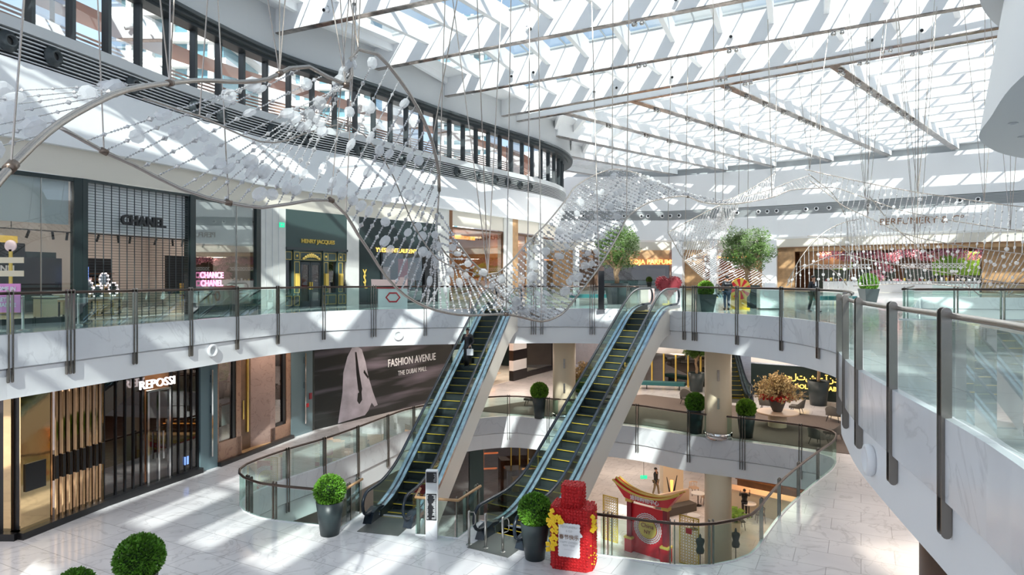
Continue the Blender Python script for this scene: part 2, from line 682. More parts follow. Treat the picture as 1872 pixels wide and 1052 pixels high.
def slab(name, outer, holes, z, th, mat, undermat='white'):
    rings = [outer] + holes
    tri = tessellate_polygon([[Vector((x_, y_, 0)) for x_, y_ in r] for r in rings])
    flat = [p for r in rings for p in r]
    a = MB()
    a.add([(x_, y_, z) for x_, y_ in flat], [tuple(t) for t in tri])
    o = a.build(name, mat, kind='structure')
    b_ = MB()
    b_.add([(x_, y_, z - th) for x_, y_ in flat], [tuple(t) for t in tri])
    c = b_.build('ceiling', undermat, kind='structure')
    return o


BIG = [(-45, -6), (75, -6), (75, 95), (-45, 95)]
slab('floor', [(-20.5, -6), (75, -6), (75, 90), (3.2, 90), (3.2, 64), (3.7, 58), (2.2, 54), (-0.9, 49), (-4.8, 43), (-9.2, 37), (-12, 33.5), (-14, 27.5), (-16.2, 21.4), (-20, 15.5)], [up_poly, VOID2], 0.0, 1.68, 'floor_upper')
slab('floor', BIG, [mid_poly], -6.0, 1.68, 'floor_marble')
a = MB()
a.quad((-45, -6, -12), (75, -6, -12), (75, 95, -12), (-45, 95, -12))
a.build('floor', 'floor_marble', kind='structure')

# carpet of the lounge on the middle floor
cp = [(-2.5, 37.2), (1, 40), (8.6, 42.2), (12.5, 39.0), (17, 35.4), (18, 30), (15.6, 27.2), (13.9, 28.2), (12.2, 29.6), (9.0, 31.6), (6.7, 33.4), (4, 34.9), (0, 36.2)]
a = MB()
a.prism(cp, -6.0, -5.975)
tag(a.build('lounge_carpet', 'carpet'), 'dark taupe wall to wall carpet spread under the lounge chairs and round table', 'carpet')


def fascia(path, z, name, closed=False):
    """white marble band over a set back white plaster band, along the edge of an opening; void lies to the right of the path"""
    p = [Vector(q) for q in path]
    if closed:
        p = p + [p[0]]
    th = 0.06
    o1 = offset(p, 0.02)
    o2 = offset(p, 0.10)
    oi = offset(p, -0.02)
    a = MB()
    a.loft(p, z + 0.0, o1, z + 0.03)
    a.loft(o1, z + 0.03, o2, z + 0.02)
    a.loft(o2, z + 0.02, o2, z - 0.86)
    a.loft(o2, z - 0.86, oi, z - 0.86)
    a.build(name, 'fascia_marble', kind='structure')
    b_ = MB()
    b_.loft(oi, z - 0.86, oi, z - 0.91)
    oo = offset(p, 0.03)
    b_.loft(oi, z - 0.91, oo, z - 0.91)
    b_.loft(oo, z - 0.91, oo, z - 1.68)
    b_.build(name, 'white', smooth=False, kind='structure')


fascia(UPPER, 0, 'trim_1')
fascia([(-5.1, 19.65)] + MIDc[::-1][1:], -6, 'trim_2') if False else None
rev = MIDc
# the middle opening runs counter-clockwise: its void lies to the left, so walk it backwards
fascia(MIDc[::-1], -6, 'trim_2')
fascia(mid_poly[len(MIDc) - 1:][::-1] + [], -6, 'trim_3')
fascia([mid_poly[0], mid_poly[-1]], -6, 'trim_4')
fascia(VOID2[::-1], 0, 'trim_5', True)

# ---------------------------------------------------------------- upper wall of the near side
a = MB()
W1b = resample(W, 90)
a.loft(W1, 5.0, W1, 6.0)
a.build('wall_left', 'beige', kind='structure')
a = MB()
W1o = offset(W1, 0.25)
a.loft(W1, 6.0, W1o, 6.0)
a.loft(W1o, 6.0, W1o, 6.12)
a.loft(W1o, 6.12, W2, zs(7.75))
a.build('wall_left', 'white', smooth=True, kind='structure')
a = MB()
W2i = offset(W2, -0.35)
a.loft(W2i, zs(7.75), W2i, zs(8.62))
a.loft(W2, zs(7.75), W2i, zs(7.75))
a.build('wall_left', 'frame_dark', kind='structure')
gr = thing('air_grille', 'long grey louvred air grille curving along the wall under the upper windows', 'air grille')
a = MB()
W2a = offset(W2, -0.02)
W2b = offset(W2, -0.22)
for k in range(7):
    zz = zs(7.80) + k * 0.132
    a.loft(W2a, zz, W2b, zz + 0.03)
    a.loft(W2a, zz, W2a, zz + 0.045)
    a.loft(W2a, zz + 0.045, W2b, zz + 0.075)
a.build('slats', 'louvre', gr)
a = MB()
a.loft(W2, zs(8.62), W2, zs(8.95))
a.loft(W2i, zs(8.62), W2, zs(8.62))
W2c = offset(W2, -0.5)
a.loft(W2, zs(8.95), W2c, zs(9.0))
a.build('wall_left', 'soft_grey', kind='structure')
# windows
wi = thing('window_1', kind='structure')
mb_f = MB()
mb_g = MB()
W2w = offset(W2, -0.4)
pw = resample(W2w, 52)
for i, p in enumerate(pw):
    q = pw[min(i + 1, 51)] if i < 51 else pw[i] * 2 - pw[i - 1]
    fr, ln = frame(p, q)
    mb_f.box(-0.07, 0.07, -0.16, 0.16, zs(8.95), zs(11.35), fr)
    if i < 51:
        mb_g.quad(*[fr @ Vector(v) for v in ((0, 0, zs(9.0)), (ln, 0, zs(9.0)), (ln, 0, zs(11.3)), (0, 0, zs(11.3)))])
mb_f.loft(W2w, zs(8.95), W2w, zs(9.05))
mb_f.build('window_frame', 'frame_dark', wi)
mb_g.build('window_pane', 'glass_shop', wi)
# dark header with stepped rails
a = MB()
for (o1, z1, o2, z2) in ((-0.55, 11.28, 0.15, 11.28), (0.15, 11.28, 0.15, 11.40), (0.15, 11.40, 0.42, 11.40), (0.42, 11.40, 0.42, 11.52), (0.42, 11.52, 0.62, 11.52), (0.62, 11.52, 0.62, 11.66), (0.62, 11.66, 0.1, 11.72)):
    a.loft(offset(W2, o1), zs(z1), offset(W2, o2), zs(z2))
a.build('trim_6', 'frame_dark', kind='structure')
a = MB()
W2h = offset(W2, 0.35)
a.loft(offset(W2, 0.55), zs(11.68), W2h, zs(11.8))
a.loft(W2h, zs(11.8), W2h, zs(14.4))
a.build('wall_left', 'soft_grey', kind='structure')
# terrace deck behind the windows, above the shops
a = MB()
n_ = len(W2c)
a.add([(p[0], p[1], zs(8.9)) for p in W2c] + [(p[0] - 9, p[1] + 4, zs(8.9)) for p in W2c], [(i, i + 1, n_ + i + 1, n_ + i) for i in range(n_ - 1)])
a.build('floor', 'terrace', kind='structure')

# ---------------------------------------------------------------- far wall
def strip(path1, z1, path2, z2, name, mat):
    b_ = MB()
    b_.loft([Vector(p) for p in path1], z1, [Vector(p) for p in path2], z2)
    return b_.build(name, mat, kind='structure')


strip(V, 4.9, V, 5.9, 'wall_back', 'beige')
Vm = [((p[0] + q[0]) / 2, (p[1] + q[1]) / 2) for p, q in zip(V, V1)]
strip(V, 5.9, Vm, 6.1, 'wall_back', 'white')
strip(Vm, 6.1, V1, zs(7.75), 'wall_back', 'white')
V1i = offset([Vector(p) for p in V1], -0.3)
strip(V1i, zs(7.75), V1i, zs(8.75), 'wall_back', 'grey_wall')
strip(V1, zs(7.75), V1i, zs(7.75), 'wall_back', 'grey_wall')
strip(V1i, zs(8.75), V1, zs(8.75), 'wall_back', 'white')
strip(V1, zs(8.75), VT, zs(12.4), 'wall_back', 'white')
strip(VT, zs(12.4), offset([Vector(p) for p in VT], -0.5), zs(12.4), 'wall_back', 'white')
VTi = offset([Vector(p) for p in VT], -0.5)
strip(VTi, zs(12.4), VTi, zs(14.4), 'wall_back', 'grey_wall')
g2 = thing('air_grille', 'pale louvred air grille along the far wall over the shop signs', 'air grille')
a = MB()
V1v = [Vector(p) for p in V1]
va, vb = offset(V1v, -0.02), offset(V1v, -0.2)
for k in range(7):
    zz = zs(7.82) + k * 0.146
    a.loft(va, zz, vb, zz + 0.03)
    a.loft(va, zz, va, zz + 0.05)
a.build('slats', 'soft_grey', g2)
a = MB()
for z_ in (13.0, 13.6):
    a.loft([Vector(p) for p in offset(VTi, 0.1)], zs(z_), [Vector(p) for p in offset(VTi, 0.1)], zs(z_) + 0.08)
a.build('trim_7', 'louvre', kind='structure')

# ---------------------------------------------------------------- curved mezzanine slab, top right
dr = cat_rom([(7.4, 6), (8.1, 9), (8.9, 11.5), (10.25, 14), (12.0, 16.8), (15.0, 19.2), (20, 21), (34, 21.5)], 0.5)
a = MB()
a.loft(dr, 5.0, offset(dr, 0.55), 8.6)
a.build('wall_right', 'white', smooth=True, kind='structure')
a = MB()
poly = [tuple(p[:2]) for p in dr] + [(34, 6)]
tri = tessellate_polygon([[Vector((p[0], p[1], 0)) for p in poly]])
a.add([(p[0], p[1], 5.0) for p in poly], [tuple(t) for t in tri])
a.add([(p[0], p[1], 8.5) for p in poly], [tuple(t) for t in tri])
a.build('ceiling', 'soft_grey', kind='structure')
for i, (x_, y_) in enumerate([(10.6, 13.3), (11.2, 13.0), (11.3, 14.8), (12.4, 14.9), (12.6, 16.2), (13.2, 16.0), (14.4, 17.6)]):
    a = MB()
    a.lathe([(0.0, 0.0), (0.10, 0.0), (0.10, -0.02), (0.06, -0.02), (0.05, 0.0)], (x_, y_, 4.995), 14)
    tag(a.build('ceiling_downlight', 'black' if i == 0 else 'soft_grey'), 'small round downlight recessed under the curved grey mezzanine ceiling', 'downlight', 'downlights under the curved mezzanine')

# ---------------------------------------------------------------- glazed roof
ZB, ZR, ZT = zs(12.5), zs(13.25), zs(14.15)
ce = thing('ceiling', kind='structure')


def L2(a_, b_, t):
    return (a_[0] + (b_[0] - a_[0]) * t, a_[1] + (b_[1] - a_[1]) * t)


S1 = [((-14, 24.6), (17, 7.5)), ((-11.6, 30.1), (20, 15)), ((-8.2, 35.2), (22, 19.2)), ((-5.9, 40.9), (24, 23.5)), ((-2.9, 46.3), (26, 25.6)), ((-0.6, 46.9), (30, 24.0))]
S1 = [((-28, -8), (3, -26)), ((-26.5, -1), (5, -20)), ((-25, 6), (8, -13)), ((-22, 12.5), (10, -5.5)), ((-18.5, 19), (12, 2.5))] + S1
S1 = [tuple((p_[0] * KS, p_[1] * KS) for p_ in q_) for q_ in S1]
for i, (a_, b_) in enumerate(S1):
    m1 = MB()
    ang = Vector((b_[0] - a_[0], b_[1] - a_[1], 0)).normalized()
    m1.bar((*a_, ZT), (*b_, ZT), 0.32, ZT - ZB - 0.04)
    m1.build('beam', 'white_beam', ce)
    m1 = MB()
    m1.bar((*a_, ZB + 0.04), (*b_, ZB + 0.04), 0.36, 0.05)
    m1.build('beam_edge', 'soffit_metal', ce)


def ribs(A_, B_, n0, wd, top, bot, name='rib'):
    m1 = MB()
    for k in range(n0 + 1):
        t = k / n0
        p, q = L2(*A_, t), L2(*B_, t)
        m1.bar((*p, top), (*q, top), wd, top - bot)
    return m1.build(name, 'white_beam', ce)


def panes(A_, B_, name='glass_pane'):
    m1 = MB()
    m1.quad((*A_[0], ZT), (*A_[1], ZT), (*B_[1], ZT), (*B_[0], ZT))
    return m1.build(name, 'roof_glass', ce)


NS = len(S1)
for i in range(NS - 2):
    n0 = 15
    ribs(S1[i], S1[i + 1], n0, 0.26 if i > 3 else 1.0, ZT + 0.02, ZR)  # unseen rows behind the camera: ribs widened to band the sunlight with shadow
    # middle purlin and slim glazing bars
    mid = (L2(S1[i][0], S1[i + 1][0], 0.5), L2(S1[i][1], S1[i + 1][1], 0.5))
    m1 = MB()
    m1.bar((*mid[0], ZT + 0.03), (*mid[1], ZT + 0.03), 0.16, 0.22)
    for t in (0.035, 0.965):
        m1.bar((*L2(S1[i][0], S1[i + 1][0], t), ZT + 0.01), (*L2(S1[i][1], S1[i + 1][1], t), ZT + 0.01), 0.10, 0.10)
    for k in range(n0 * 2 + 1):
        t = (k + (0.07 if k % 2 == 0 else -0.07)) / (n0 * 2)
        m1.bar((*L2(*S1[i], t), ZT + 0.01), (*L2(*S1[i + 1], t), ZT + 0.01), 0.05, 0.08)
    m1.build('glazing_bar', 'grey_wall', ce)
    panes(S1[i], S1[i + 1])
panes(S1[-2], S1[-1])

R = [((23.4, 28.6), (47, 52)), ((16.6, 33.9), (38.2, 56.4)), ((12.0, 37.4), (34.6, 59.8)), ((7.6, 40.9), (31, 62.8)), ((3.6, 43.9), (27.4, 66.4)), ((3.4, 50.9), (24, 69.2)), ((4.4, 58.8), (21, 73)), ((3, 65), (15, 76))]
R = [((31.0, 23.2), (56, 46))] + R
R = [tuple((p_[0] * KS, p_[1] * KS) for p_ in q_) for q_ in R]


def reach(a_, b_, path):
    for i_ in range(len(path) - 1):
        c_, d_ = path[i_], path[i_ + 1]
        r_ = (b_[0] - a_[0], b_[1] - a_[1])
        s_ = (d_[0] - c_[0], d_[1] - c_[1])
        den = r_[0] * s_[1] - r_[1] * s_[0]
        if abs(den) < 1e-9:
            continue
        u_ = ((c_[0] - a_[0]) * r_[1] - (c_[1] - a_[1]) * r_[0]) / den
        t_ = ((c_[0] - a_[0]) * s_[1] - (c_[1] - a_[1]) * s_[0]) / den
        if -0.001 <= u_ <= 1.001 and t_ > 0.3:
            return (a_[0] + r_[0] * t_, a_[1] + r_[1] * t_)
    return b_


R = [(a_, reach(a_, b_, VT)) for a_, b_ in R]
for i, (a_, b_) in enumerate(R):
    m1 = MB()
    m1.bar((*a_, ZT), (*b_, ZT), 0.5, ZT - ZB - 0.04)
    m1.build('beam', 'white_beam', ce)
    m1 = MB()
    m1.bar((*a_, ZB + 0.04), (*b_, ZB + 0.04), 0.56, 0.06)
    m1.build('beam_edge', 'soffit_metal', ce)
for i in range(len(R) - 1):
    ribs(R[i], R[i + 1], 12, 0.3, ZT + 0.02, ZR - 0.25)
    m1 = MB()
    for k in range(1, 4):
        t = k / 4
        m1.bar((*L2(R[i][0], R[i + 1][0], t), ZT + 0.03), (*L2(R[i][1], R[i + 1][1], t), ZT + 0.03), 0.12, 0.16)
    for t in (0.04, 0.96):
        m1.bar((*L2(R[i][0], R[i + 1][0], t), ZT + 0.01), (*L2(R[i][1], R[i + 1][1], t), ZT + 0.01), 0.10, 0.10)
    for k in range(25):
        t = (k + (0.1 if k % 2 == 0 else -0.1)) / 24
        m1.bar((*L2(*R[i], t), ZT + 0.01), (*L2(*R[i + 1], t), ZT + 0.01), 0.06, 0.08)
    m1.build('glazing_bar', 'grey_wall', ce)
    panes(R[i], R[i + 1])
# opaque roof behind the camera and to the right keeps daylight to the glazed field
a = MB()
zc = zs(13.6)
a.add([(*S1[0][1], zc), (*S1[4][1], zc), (*S1[7][1], zc), (*S1[-1][1], zc), (*R[0][0], zc), (*R[0][1], zc), (80, 40, zc), (80, -30, zc)], [(0, 1, 7), (1, 2, 7), (2, 3, 7), (3, 4, 7), (4, 5, 7), (5, 6, 7)])
a.loft(W2h, zc, offset(W2, 2.2), zc)
a.build('ceiling', 'white', kind='structure')

# ---------------------------------------------------------------- columns
for (x_, y_, zb_) in ((9.7, 30.9, -12), (2.8, 35.2, -12)):
    a = MB()
    a.lathe([(0.61, zb_), (0.61, -6 - 1.68)], (x_, y_, 0), 40)
    a.lathe([(0.61, -6), (0.61, -1.6)], (x_, y_, 0), 40)
    for q in range(0):
        pass
    o = a.build('column', 'cream', smooth=True, kind='structure')
    a = MB()
    a.lathe([(0.66, -6), (0.66, -5.72), (0.62, -5.70)], (x_, y_, 0), 40)
    a.build('column_base', 'chrome', o, smooth=True)
    a = MB()
    for zz in (-3.0, -4.3):
        fx = Vector((-x_, -y_, 0)).normalized() * 0.60
        a.box(x_ + fx.x - 0.05, x_ + fx.x + 0.05, y_ + fx.y - 0.05, y_ + fx.y + 0.05, zz - 0.25, zz + 0.25)
    a.build('wall_light', 'steel', o)
a = MB()
a.box(9.45, 10.7, 41.0, 42.0, -12, -7.7)
a.build('column', 'cream', kind='structure')

a = MB()
a.lathe([(0.8, -6), (0.8, -1.7)], (9.0, 13.0, 0), 32)
a.build('column', 'dark_wood', smooth=True, kind='structure')
# perimeter walls behind everything on each level, so daylight does not leak
a = MB()
a.box(-45, -44.5, -6, 95, -12, 9)
a.box(-45, 75, 94.5, 95, -12, 8)
a.box(74.5, 75, -6, 95, -12, 13)
a.box(-45, 75, -6.5, -6, -12, 0)
a.box(-45, 75, -30.5, -30, -1, 13)
a.box(-45, -44.5, -30, -6, -1, 13)
a.box(74.5, 75, -30, -6, -1, 13)
a.build('wall_back', 'white', kind='structure')
# ---------------------------------------------------------------- shop fronts on the upper level, near side
def bay(px0, px1, path=None, z=0.0, dmin=0, dmax=200, setback=0.0):
    path = path or W
    a_ = ray_hit(path, px0, dmin, dmax)[0]
    b_ = ray_hit(path, px1, dmin, dmax)[0]
    m_, L = frame(a_, b_, z)
    return m_ @ Matrix.Translation((0, setback, 0)), L


def room(m_, L, dep, h, wall, floor, ceil, name='wall_left', x0=0.0, y0=0.15, zc=None):
    a = MB()
    a.box(x0, L, dep, dep + 0.1, 0, h, m_)
    a.box(x0 - 0.1, x0, y0, dep, 0, h, m_)
    a.box(L, L + 0.1, y0, dep, 0, h, m_)
    a.build(name, wall, kind='structure')
    a = MB()
    a.box(x0, L, y0, dep, 0.002, 0.02, m_)
    a.build('floor', floor, kind='structure')
    a = MB()
    a.box(x0, L, y0, dep, h, h + 0.1, m_)
    a.build('ceiling', ceil, kind='structure')


def root_at(name, label, cat, m_, group=None):
    o = thing(name, label, cat, group=group)
    o.matrix_world = m_
    return o


def lamp_in(m_, x_, y_, z_, size, e, col=(1, 0.85, 0.68)):
    p = m_ @ Vector((x_, y_, z_))
    return lamp(p, size, e, col)


def seg(name, mat, m_, boxes, parent=None, kind=None):
    """boxes as meshes: touching boxes share one mesh, separate ones become objects of their own"""
    todo = list(boxes)
    first = None
    while todo:
        grp = [todo.pop(0)]
        i = 0
        while i < len(grp):
            g_ = grp[i]
            for h_ in todo[:]:
                if all(g_[2 * q] <= h_[2 * q + 1] + 0.005 and h_[2 * q] <= g_[2 * q + 1] + 0.005 for q in range(3)):
                    grp.append(h_)
                    todo.remove(h_)
            i += 1
        a = MB()
        for b_ in grp:
            a.box(*b_, m_)
        o = a.build(name, mat, parent, kind=kind)
        first = first or o
    return first


I4 = Matrix.Identity(4)

# boutique with three bays behind one black frame
mA, LA = bay(-45, 476, dmin=14)
room(mA, LA, 7.5, 4.95, 'pink_wall', 'cream_marble', 'white')
for xx in (2.5, 6, 9.5, 13):
    lamp_in(mA, xx, 3.6, 4.8, 1.6, 75, (1, 0.93, 0.86))
# left bay
m1, L1 = bay(-45, 152, dmin=14)
r = root_at('shop_window', 'tall frameless glass shop window with a lowered white blind beside the black shutter bay', 'shop window', m1)
seg('frame', 'dark', I4, [(-0.1, L1, -0.02, 0.12, 4.86, 5.0), (L1 - 0.32, L1, -0.05, 0.2, 0, 5.0), (0, L1, -0.02, 0.12, 0, 0.18)], r)
seg('pane', 'glass_shop', I4, [(0, L1 - 0.32, 0.03, 0.05, 0.18, 4.86)], r)
seg('joint', 'steel', I4, [(L1 * 0.58, L1 * 0.58 + 0.015, 0.0, 0.06, 0.18, 4.86)], r)
seg('blind', 'blind', I4, [(0, L1 - 0.4, 0.16, 0.18, 3.35, 4.86)], r)
# shutter bay
m2, L2_ = bay(152, 352)
r = root_at('storefront', 'black shop front closed by a see-through bar shutter under a white lettered fascia', 'shop front', m2)
seg('frame', 'dark', I4, [(-0.05, 0.14, -0.06, 0.3, 0, 5.0), (L2_ - 0.16, L2_ + 0.05, -0.06, 0.3, 0, 5.0), (0, L2_, -0.03, 0.2, 4.9, 5.0)], r)
seg('fascia', 'blind', I4, [(0.14, L2_ - 0.16, 0.25, 0.40, 3.15, 4.9)], r)
a = MB()
nv = 14
for k in range(nv + 1):
    xx = 0.16 + (L2_ - 0.34) * k / nv
    a.box(xx - 0.012, xx + 0.012, 0.02, 0.045, 0.02, 4.9)
z_ = 0.1
while z_ < 4.9:
    a.box(0.14, L2_ - 0.16, 0.045, 0.055, z_, z_ + 0.016)
    z_ += 0.10
a.build('shutter', 'frame_dark', r)
t_ = text('CHANEL', 'shop_sign', 'black', m2 @ Matrix.Translation((L2_ * 0.49, -0.12, 3.66)), 0.50, 0.05, bold=0.020)
tag(t_, 'large bold black letters standing on the white fascia behind the shutter', 'sign')
# right bay
m3, L3 = bay(352, 476)
r = root_at('shop_window', 'tall glass shop window with pink neon words and gilt chairs beside the beige pilaster', 'shop window', m3)
seg('frame', 'dark', I4, [(0, 0.14, -0.05, 0.2, 0, 5.0), (L3 - 0.36, L3, -0.05, 0.3, 0, 5.0), (0, L3, -0.02, 0.14, 4.85, 5.0), (0, L3, -0.02, 0.14, 0, 0.3)], r)
seg('pane', 'glass_shop', I4, [(0.14, L3 - 0.36, 0.03, 0.05, 0.3, 4.85)], r)
seg('joint', 'steel', I4, [(L3 * 0.62, L3 * 0.62 + 0.015, 0.0, 0.06, 0.3, 4.85)], r)
seg('blind', 'blind', I4, [(0.14, L3 - 0.42, 0.14, 0.16, 3.0, 4.85)], r)
tag(text('CHANCE', 'neon_sign', 'glow_pink', m3 @ Matrix.Translation((1.08, -0.08, 1.62)), 0.36, 0.015, bold=0.012), 'upper word of pink neon lettering inside the glass shop window', 'neon sign')
tag(text('CHANEL', 'neon_sign', 'glow_pink', m3 @ Matrix.Translation((1.08, -0.08, 1.27)), 0.36, 0.015, bold=0.012), 'lower word of pink neon lettering inside the glass shop window', 'neon sign')
# dark display wall panel with small white sign in the right bay
seg('display_wall', 'black', m3, [(1.0, L3 - 0.6, 2.2, 2.3, 0.8, 2.5)]).name = 'display_wall'
tag(bpy.data.objects['display_wall'], 'black glossy display panel with small white lettering behind the gilt chairs', 'display panel')
tag(text('CHANEL', 'shop_sign', 'white', m3 @ Matrix.Translation((L3 - 1.2, 2.15, 1.55)), 0.25, 0.01, bold=0.006), 'small white lettering on the black display panel near the beige pilaster', 'sign')
tag(seg('display_wall', 'black', mA, [(1.2, 4.1, 4.0, 4.15, 0.3, 2.85)]), 'tall dark green-black display panel with white letters in the leftmost shop window', 'display panel')
tag(text('CHANEL', 'shop_sign', 'white', mA @ Matrix.Translation((3.1, 3.94, 1.85)), 0.34, 0.01, bold=0.008), 'white lettering on the tall dark panel in the leftmost shop window', 'sign')
tag(seg('display_screen', 'pink_sheet', mA, [(4.7, 5.6, 5.4, 5.5, 1.35, 2.3)]), 'pink picture of perfume bottles glowing on a dark panel in the shop', 'display')
tag(seg('display_wall', 'dark', mA, [(4.4, 6.4, 5.55, 5.7, 0.4, 2.6)]), 'square black panel behind the pink perfume picture', 'display panel')
tag(seg('display_screen', 'screen_blue', mA, [(6.9, 7.15, 4.6, 4.66, 1.2, 2.0)]), 'narrow upright blue lit screen beside the black shutter frame', 'screen')
tag(seg('display_screen', 'screen_blue', m2, [(3.4, 3.95, 5.3, 5.36, 1.3, 1.95)]), 'blue lit square screen deep in the shop behind the shutter', 'screen')
tag(seg('wall_panel', 'gold_paint', m2, [(0.35, 1.5, 5.8, 5.9, 0.1, 3.2)]), 'tall golden wall panel at the back of the shutter shop', 'wall panel')
tag(seg('display_cabinet', 'black', m2, [(1.75, 3.3, 5.8, 6.2, 0.1, 2.35)]), 'black wall of drawers beside the golden panel behind the shutter', 'cabinet')
tag(seg('display_cabinet', 'black', m2, [(4.1, 5.6, 5.8, 6.2, 0.1, 2.4)]), 'black wall of drawers nearest the right frame behind the shutter', 'cabinet')


def shelf_unit(m_, x_, y_, wd, z0, rows, label, n=7, group=None):
    r_ = root_at('display_shelf', label, 'shelf', m_ @ Matrix.Translation((x_, y_, z0)))
    seg('board', 'dark_wood', I4, [(0, wd, 0, 0.35, k * 0.33, k * 0.33 + 0.03) for k in range(rows + 1)], r_)
    return r_


random.seed(3)
sh = shelf_unit(m2, 4.25, 5.4, 1.2, 0.7, 3, 'low dark shelf of small boxed goods under the right-hand black drawers')
k = 0
for row in range(3):
    for c_ in range(7):
        b_ = seg('cosmetic_box', random.choice(['table_top', 'gold_paint', 'pink_sheet', 'dark_wood']), m2 @ Matrix.Translation((4.25, 5.4, 0.7)), [(0.05 + c_ * 0.165, 0.15 + c_ * 0.165, 0.05, 0.2, row * 0.33 + 0.03, row * 0.33 + 0.03 + random.uniform(0.1, 0.2))])
        tag(b_, 'small boxed product standing on the dark shelf behind the shutter', 'box', 'boxed products on the dark shelf')
# round lit vanity mirrors
for i, (x_, z_, lab) in enumerate(((1.75, 1.15, 'round bulb-lit vanity mirror standing leftmost behind the shutter'), (2.15, 0.95, 'round bulb-lit vanity mirror, lowest of the cluster'), (2.42, 1.45, 'round bulb-lit vanity mirror, topmost of the cluster'), (2.82, 1.05, 'round bulb-lit vanity mirror standing nearest the dark shelf'))):
    r = root_at('vanity_mirror', lab, 'mirror', m2 @ Matrix.Translation((x_ + 0.2, 2.4, 0)), 'vanity mirrors behind the shutter')
    a = MB()
    a.tube([(0, 0, 0.02), (0, 0, z_ - 0.2)], 0.02, 8)
    a.lathe([(0.16, 0), (0.16, 0.03)], k=14)
    a.build('stand', 'gold', r)
    a = MB()
    a.tube([(0.2 * math.cos(t), 0, z_ + 0.27 * math.sin(t)) for t in [2 * PI * j / 16 for j in range(16)]], 0.025, 6, True)
    a.build('rim', 'white', r)
    a = MB()
    a.add([(0.19 * math.cos(2 * PI * j / 16), 0.0, z_ + 0.26 * math.sin(2 * PI * j / 16)) for j in range(16)], [tuple(range(16))])
    a.build('glass', 'chrome', r)
    a = MB()
    for j in range(10):
        t = 2 * PI * j / 10
        a.ball((0.2 * math.cos(t), -0.04, z_ + 0.27 * math.sin(t)), 0.032, k=6, m_=4)
    a.build('bulbs', 'glow_white', r)
# counters
for (mm, x0, x1, y0, z1, mat, lab) in ((mA, 4.3, 5.5, 2.2, 0.9, 'cream', 'cream service counter in the leftmost shop window'), (mA, 6.2, 7.2, 2.6, 0.95, 'cream', 'tall cream drawer counter beside the shutter frame'), (mA, 3.0, 3.6, 1.4, 0.85, 'cream', 'narrow cream display plinth behind the rope barrier'), (m2, 0.9, 3.2, 2.1, 0.72, 'table_top', 'long make-up table carrying the round lit mirrors')):
    r = root_at('counter', lab, 'counter', mm @ Matrix.Translation((x0, y0, 0)))
    seg('body', mat, I4, [(0.04, x1 - x0 - 0.04, 0.04, 0.56, 0.1 if mm is mA else z1 - 0.12, z1 - 0.04)], r)
    seg('top', 'white', I4, [(0, x1 - x0, 0, 0.6, z1 - 0.04, z1)], r)
    for lx in (0.05, x1 - x0 - 0.1):
        for ly in (0.05, 0.5):
            seg('leg', 'black', I4, [(lx, lx + 0.05, ly, ly + 0.05, 0, 0.1 if mm is mA else z1 - 0.12)], r)


def gilt_chair(mm, rz, lab):
    r_ = root_at('gilt_chair', lab, 'chair', mm, 'gilt chairs in the shop window')
    seg('seat', 'red_dark', I4, [(-0.2, 0.2, -0.2, 0.2, 0.44, 0.5)], r_)
    for lx in (-0.19, 0.16):
        for ly in (-0.19, 0.16):
            seg('leg', 'gold_paint', I4, [(lx, lx + 0.035, ly, ly + 0.035, 0, 0.44)], r_)
    a = MB()
    for lx in (-0.19, -0.09, 0.0, 0.07, 0.16):
        a.box(lx, lx + 0.03, 0.17, 0.2, 0.48, 0.95)
    a.box(-0.19, 0.19, 0.165, 0.205, 0.9, 0.98)
    a.build('backrest', 'gold_paint', r_)
    return r_


for i, (x_, y_, rz, lab) in enumerate(((0.5, 0.75, 0.4, 'gilt chair with a red seat under the pink neon words'), (1.1, 0.9, -0.3, 'gilt chair with a red seat, middle one of the window'), (1.95, 0.7, 0.2, 'gilt chair with a red seat nearest the white sheet of the window'))):
    gilt_chair(m3 @ Matrix.Translation((x_, y_, 0.3)) @ Matrix.Rotation(rz, 4, 'Z'), 0, lab)
tag(seg('window_platform', 'table_top', m3, [(0.2, 2.4, 0.3, 1.4, 0.02, 0.3)]), 'low peach display platform under the gilt chairs', 'platform')
# track spots
tr = thing('spotlight_track', 'long black ceiling track running behind the three boutique bays', 'track')
seg('bar', 'black', mA, [(0.5, LA - 0.5, 1.5, 1.54, 3.2, 3.24)], tr)
seg('hanger', 'black', mA, [(x_, x_ + 0.02, 1.51, 1.53, 3.24, 4.95) for x_ in (2, 6, 10, 14)], tr)
for i in range(16):
    x_ = 1.5 + i * 0.88 + (0.2 if i % 3 else -0.15)
    if x_ > LA - 0.7:
        continue
    mm = mA @ Matrix.Translation((x_, 1.52, 3.08)) @ Matrix.Rotation(0.3 * math.sin(i * 2.1), 4, 'Y')
    a = MB()
    a.tube([mm @ Vector((0, 0, 0.12)), mm @ Vector((0, 0.05, -0.16))], 0.045, 8)
    tag(a.build('track_spotlight', 'black'), 'small black cylinder spotlight on the boutique ceiling track', 'spotlight', 'black track spotlights in the boutique')
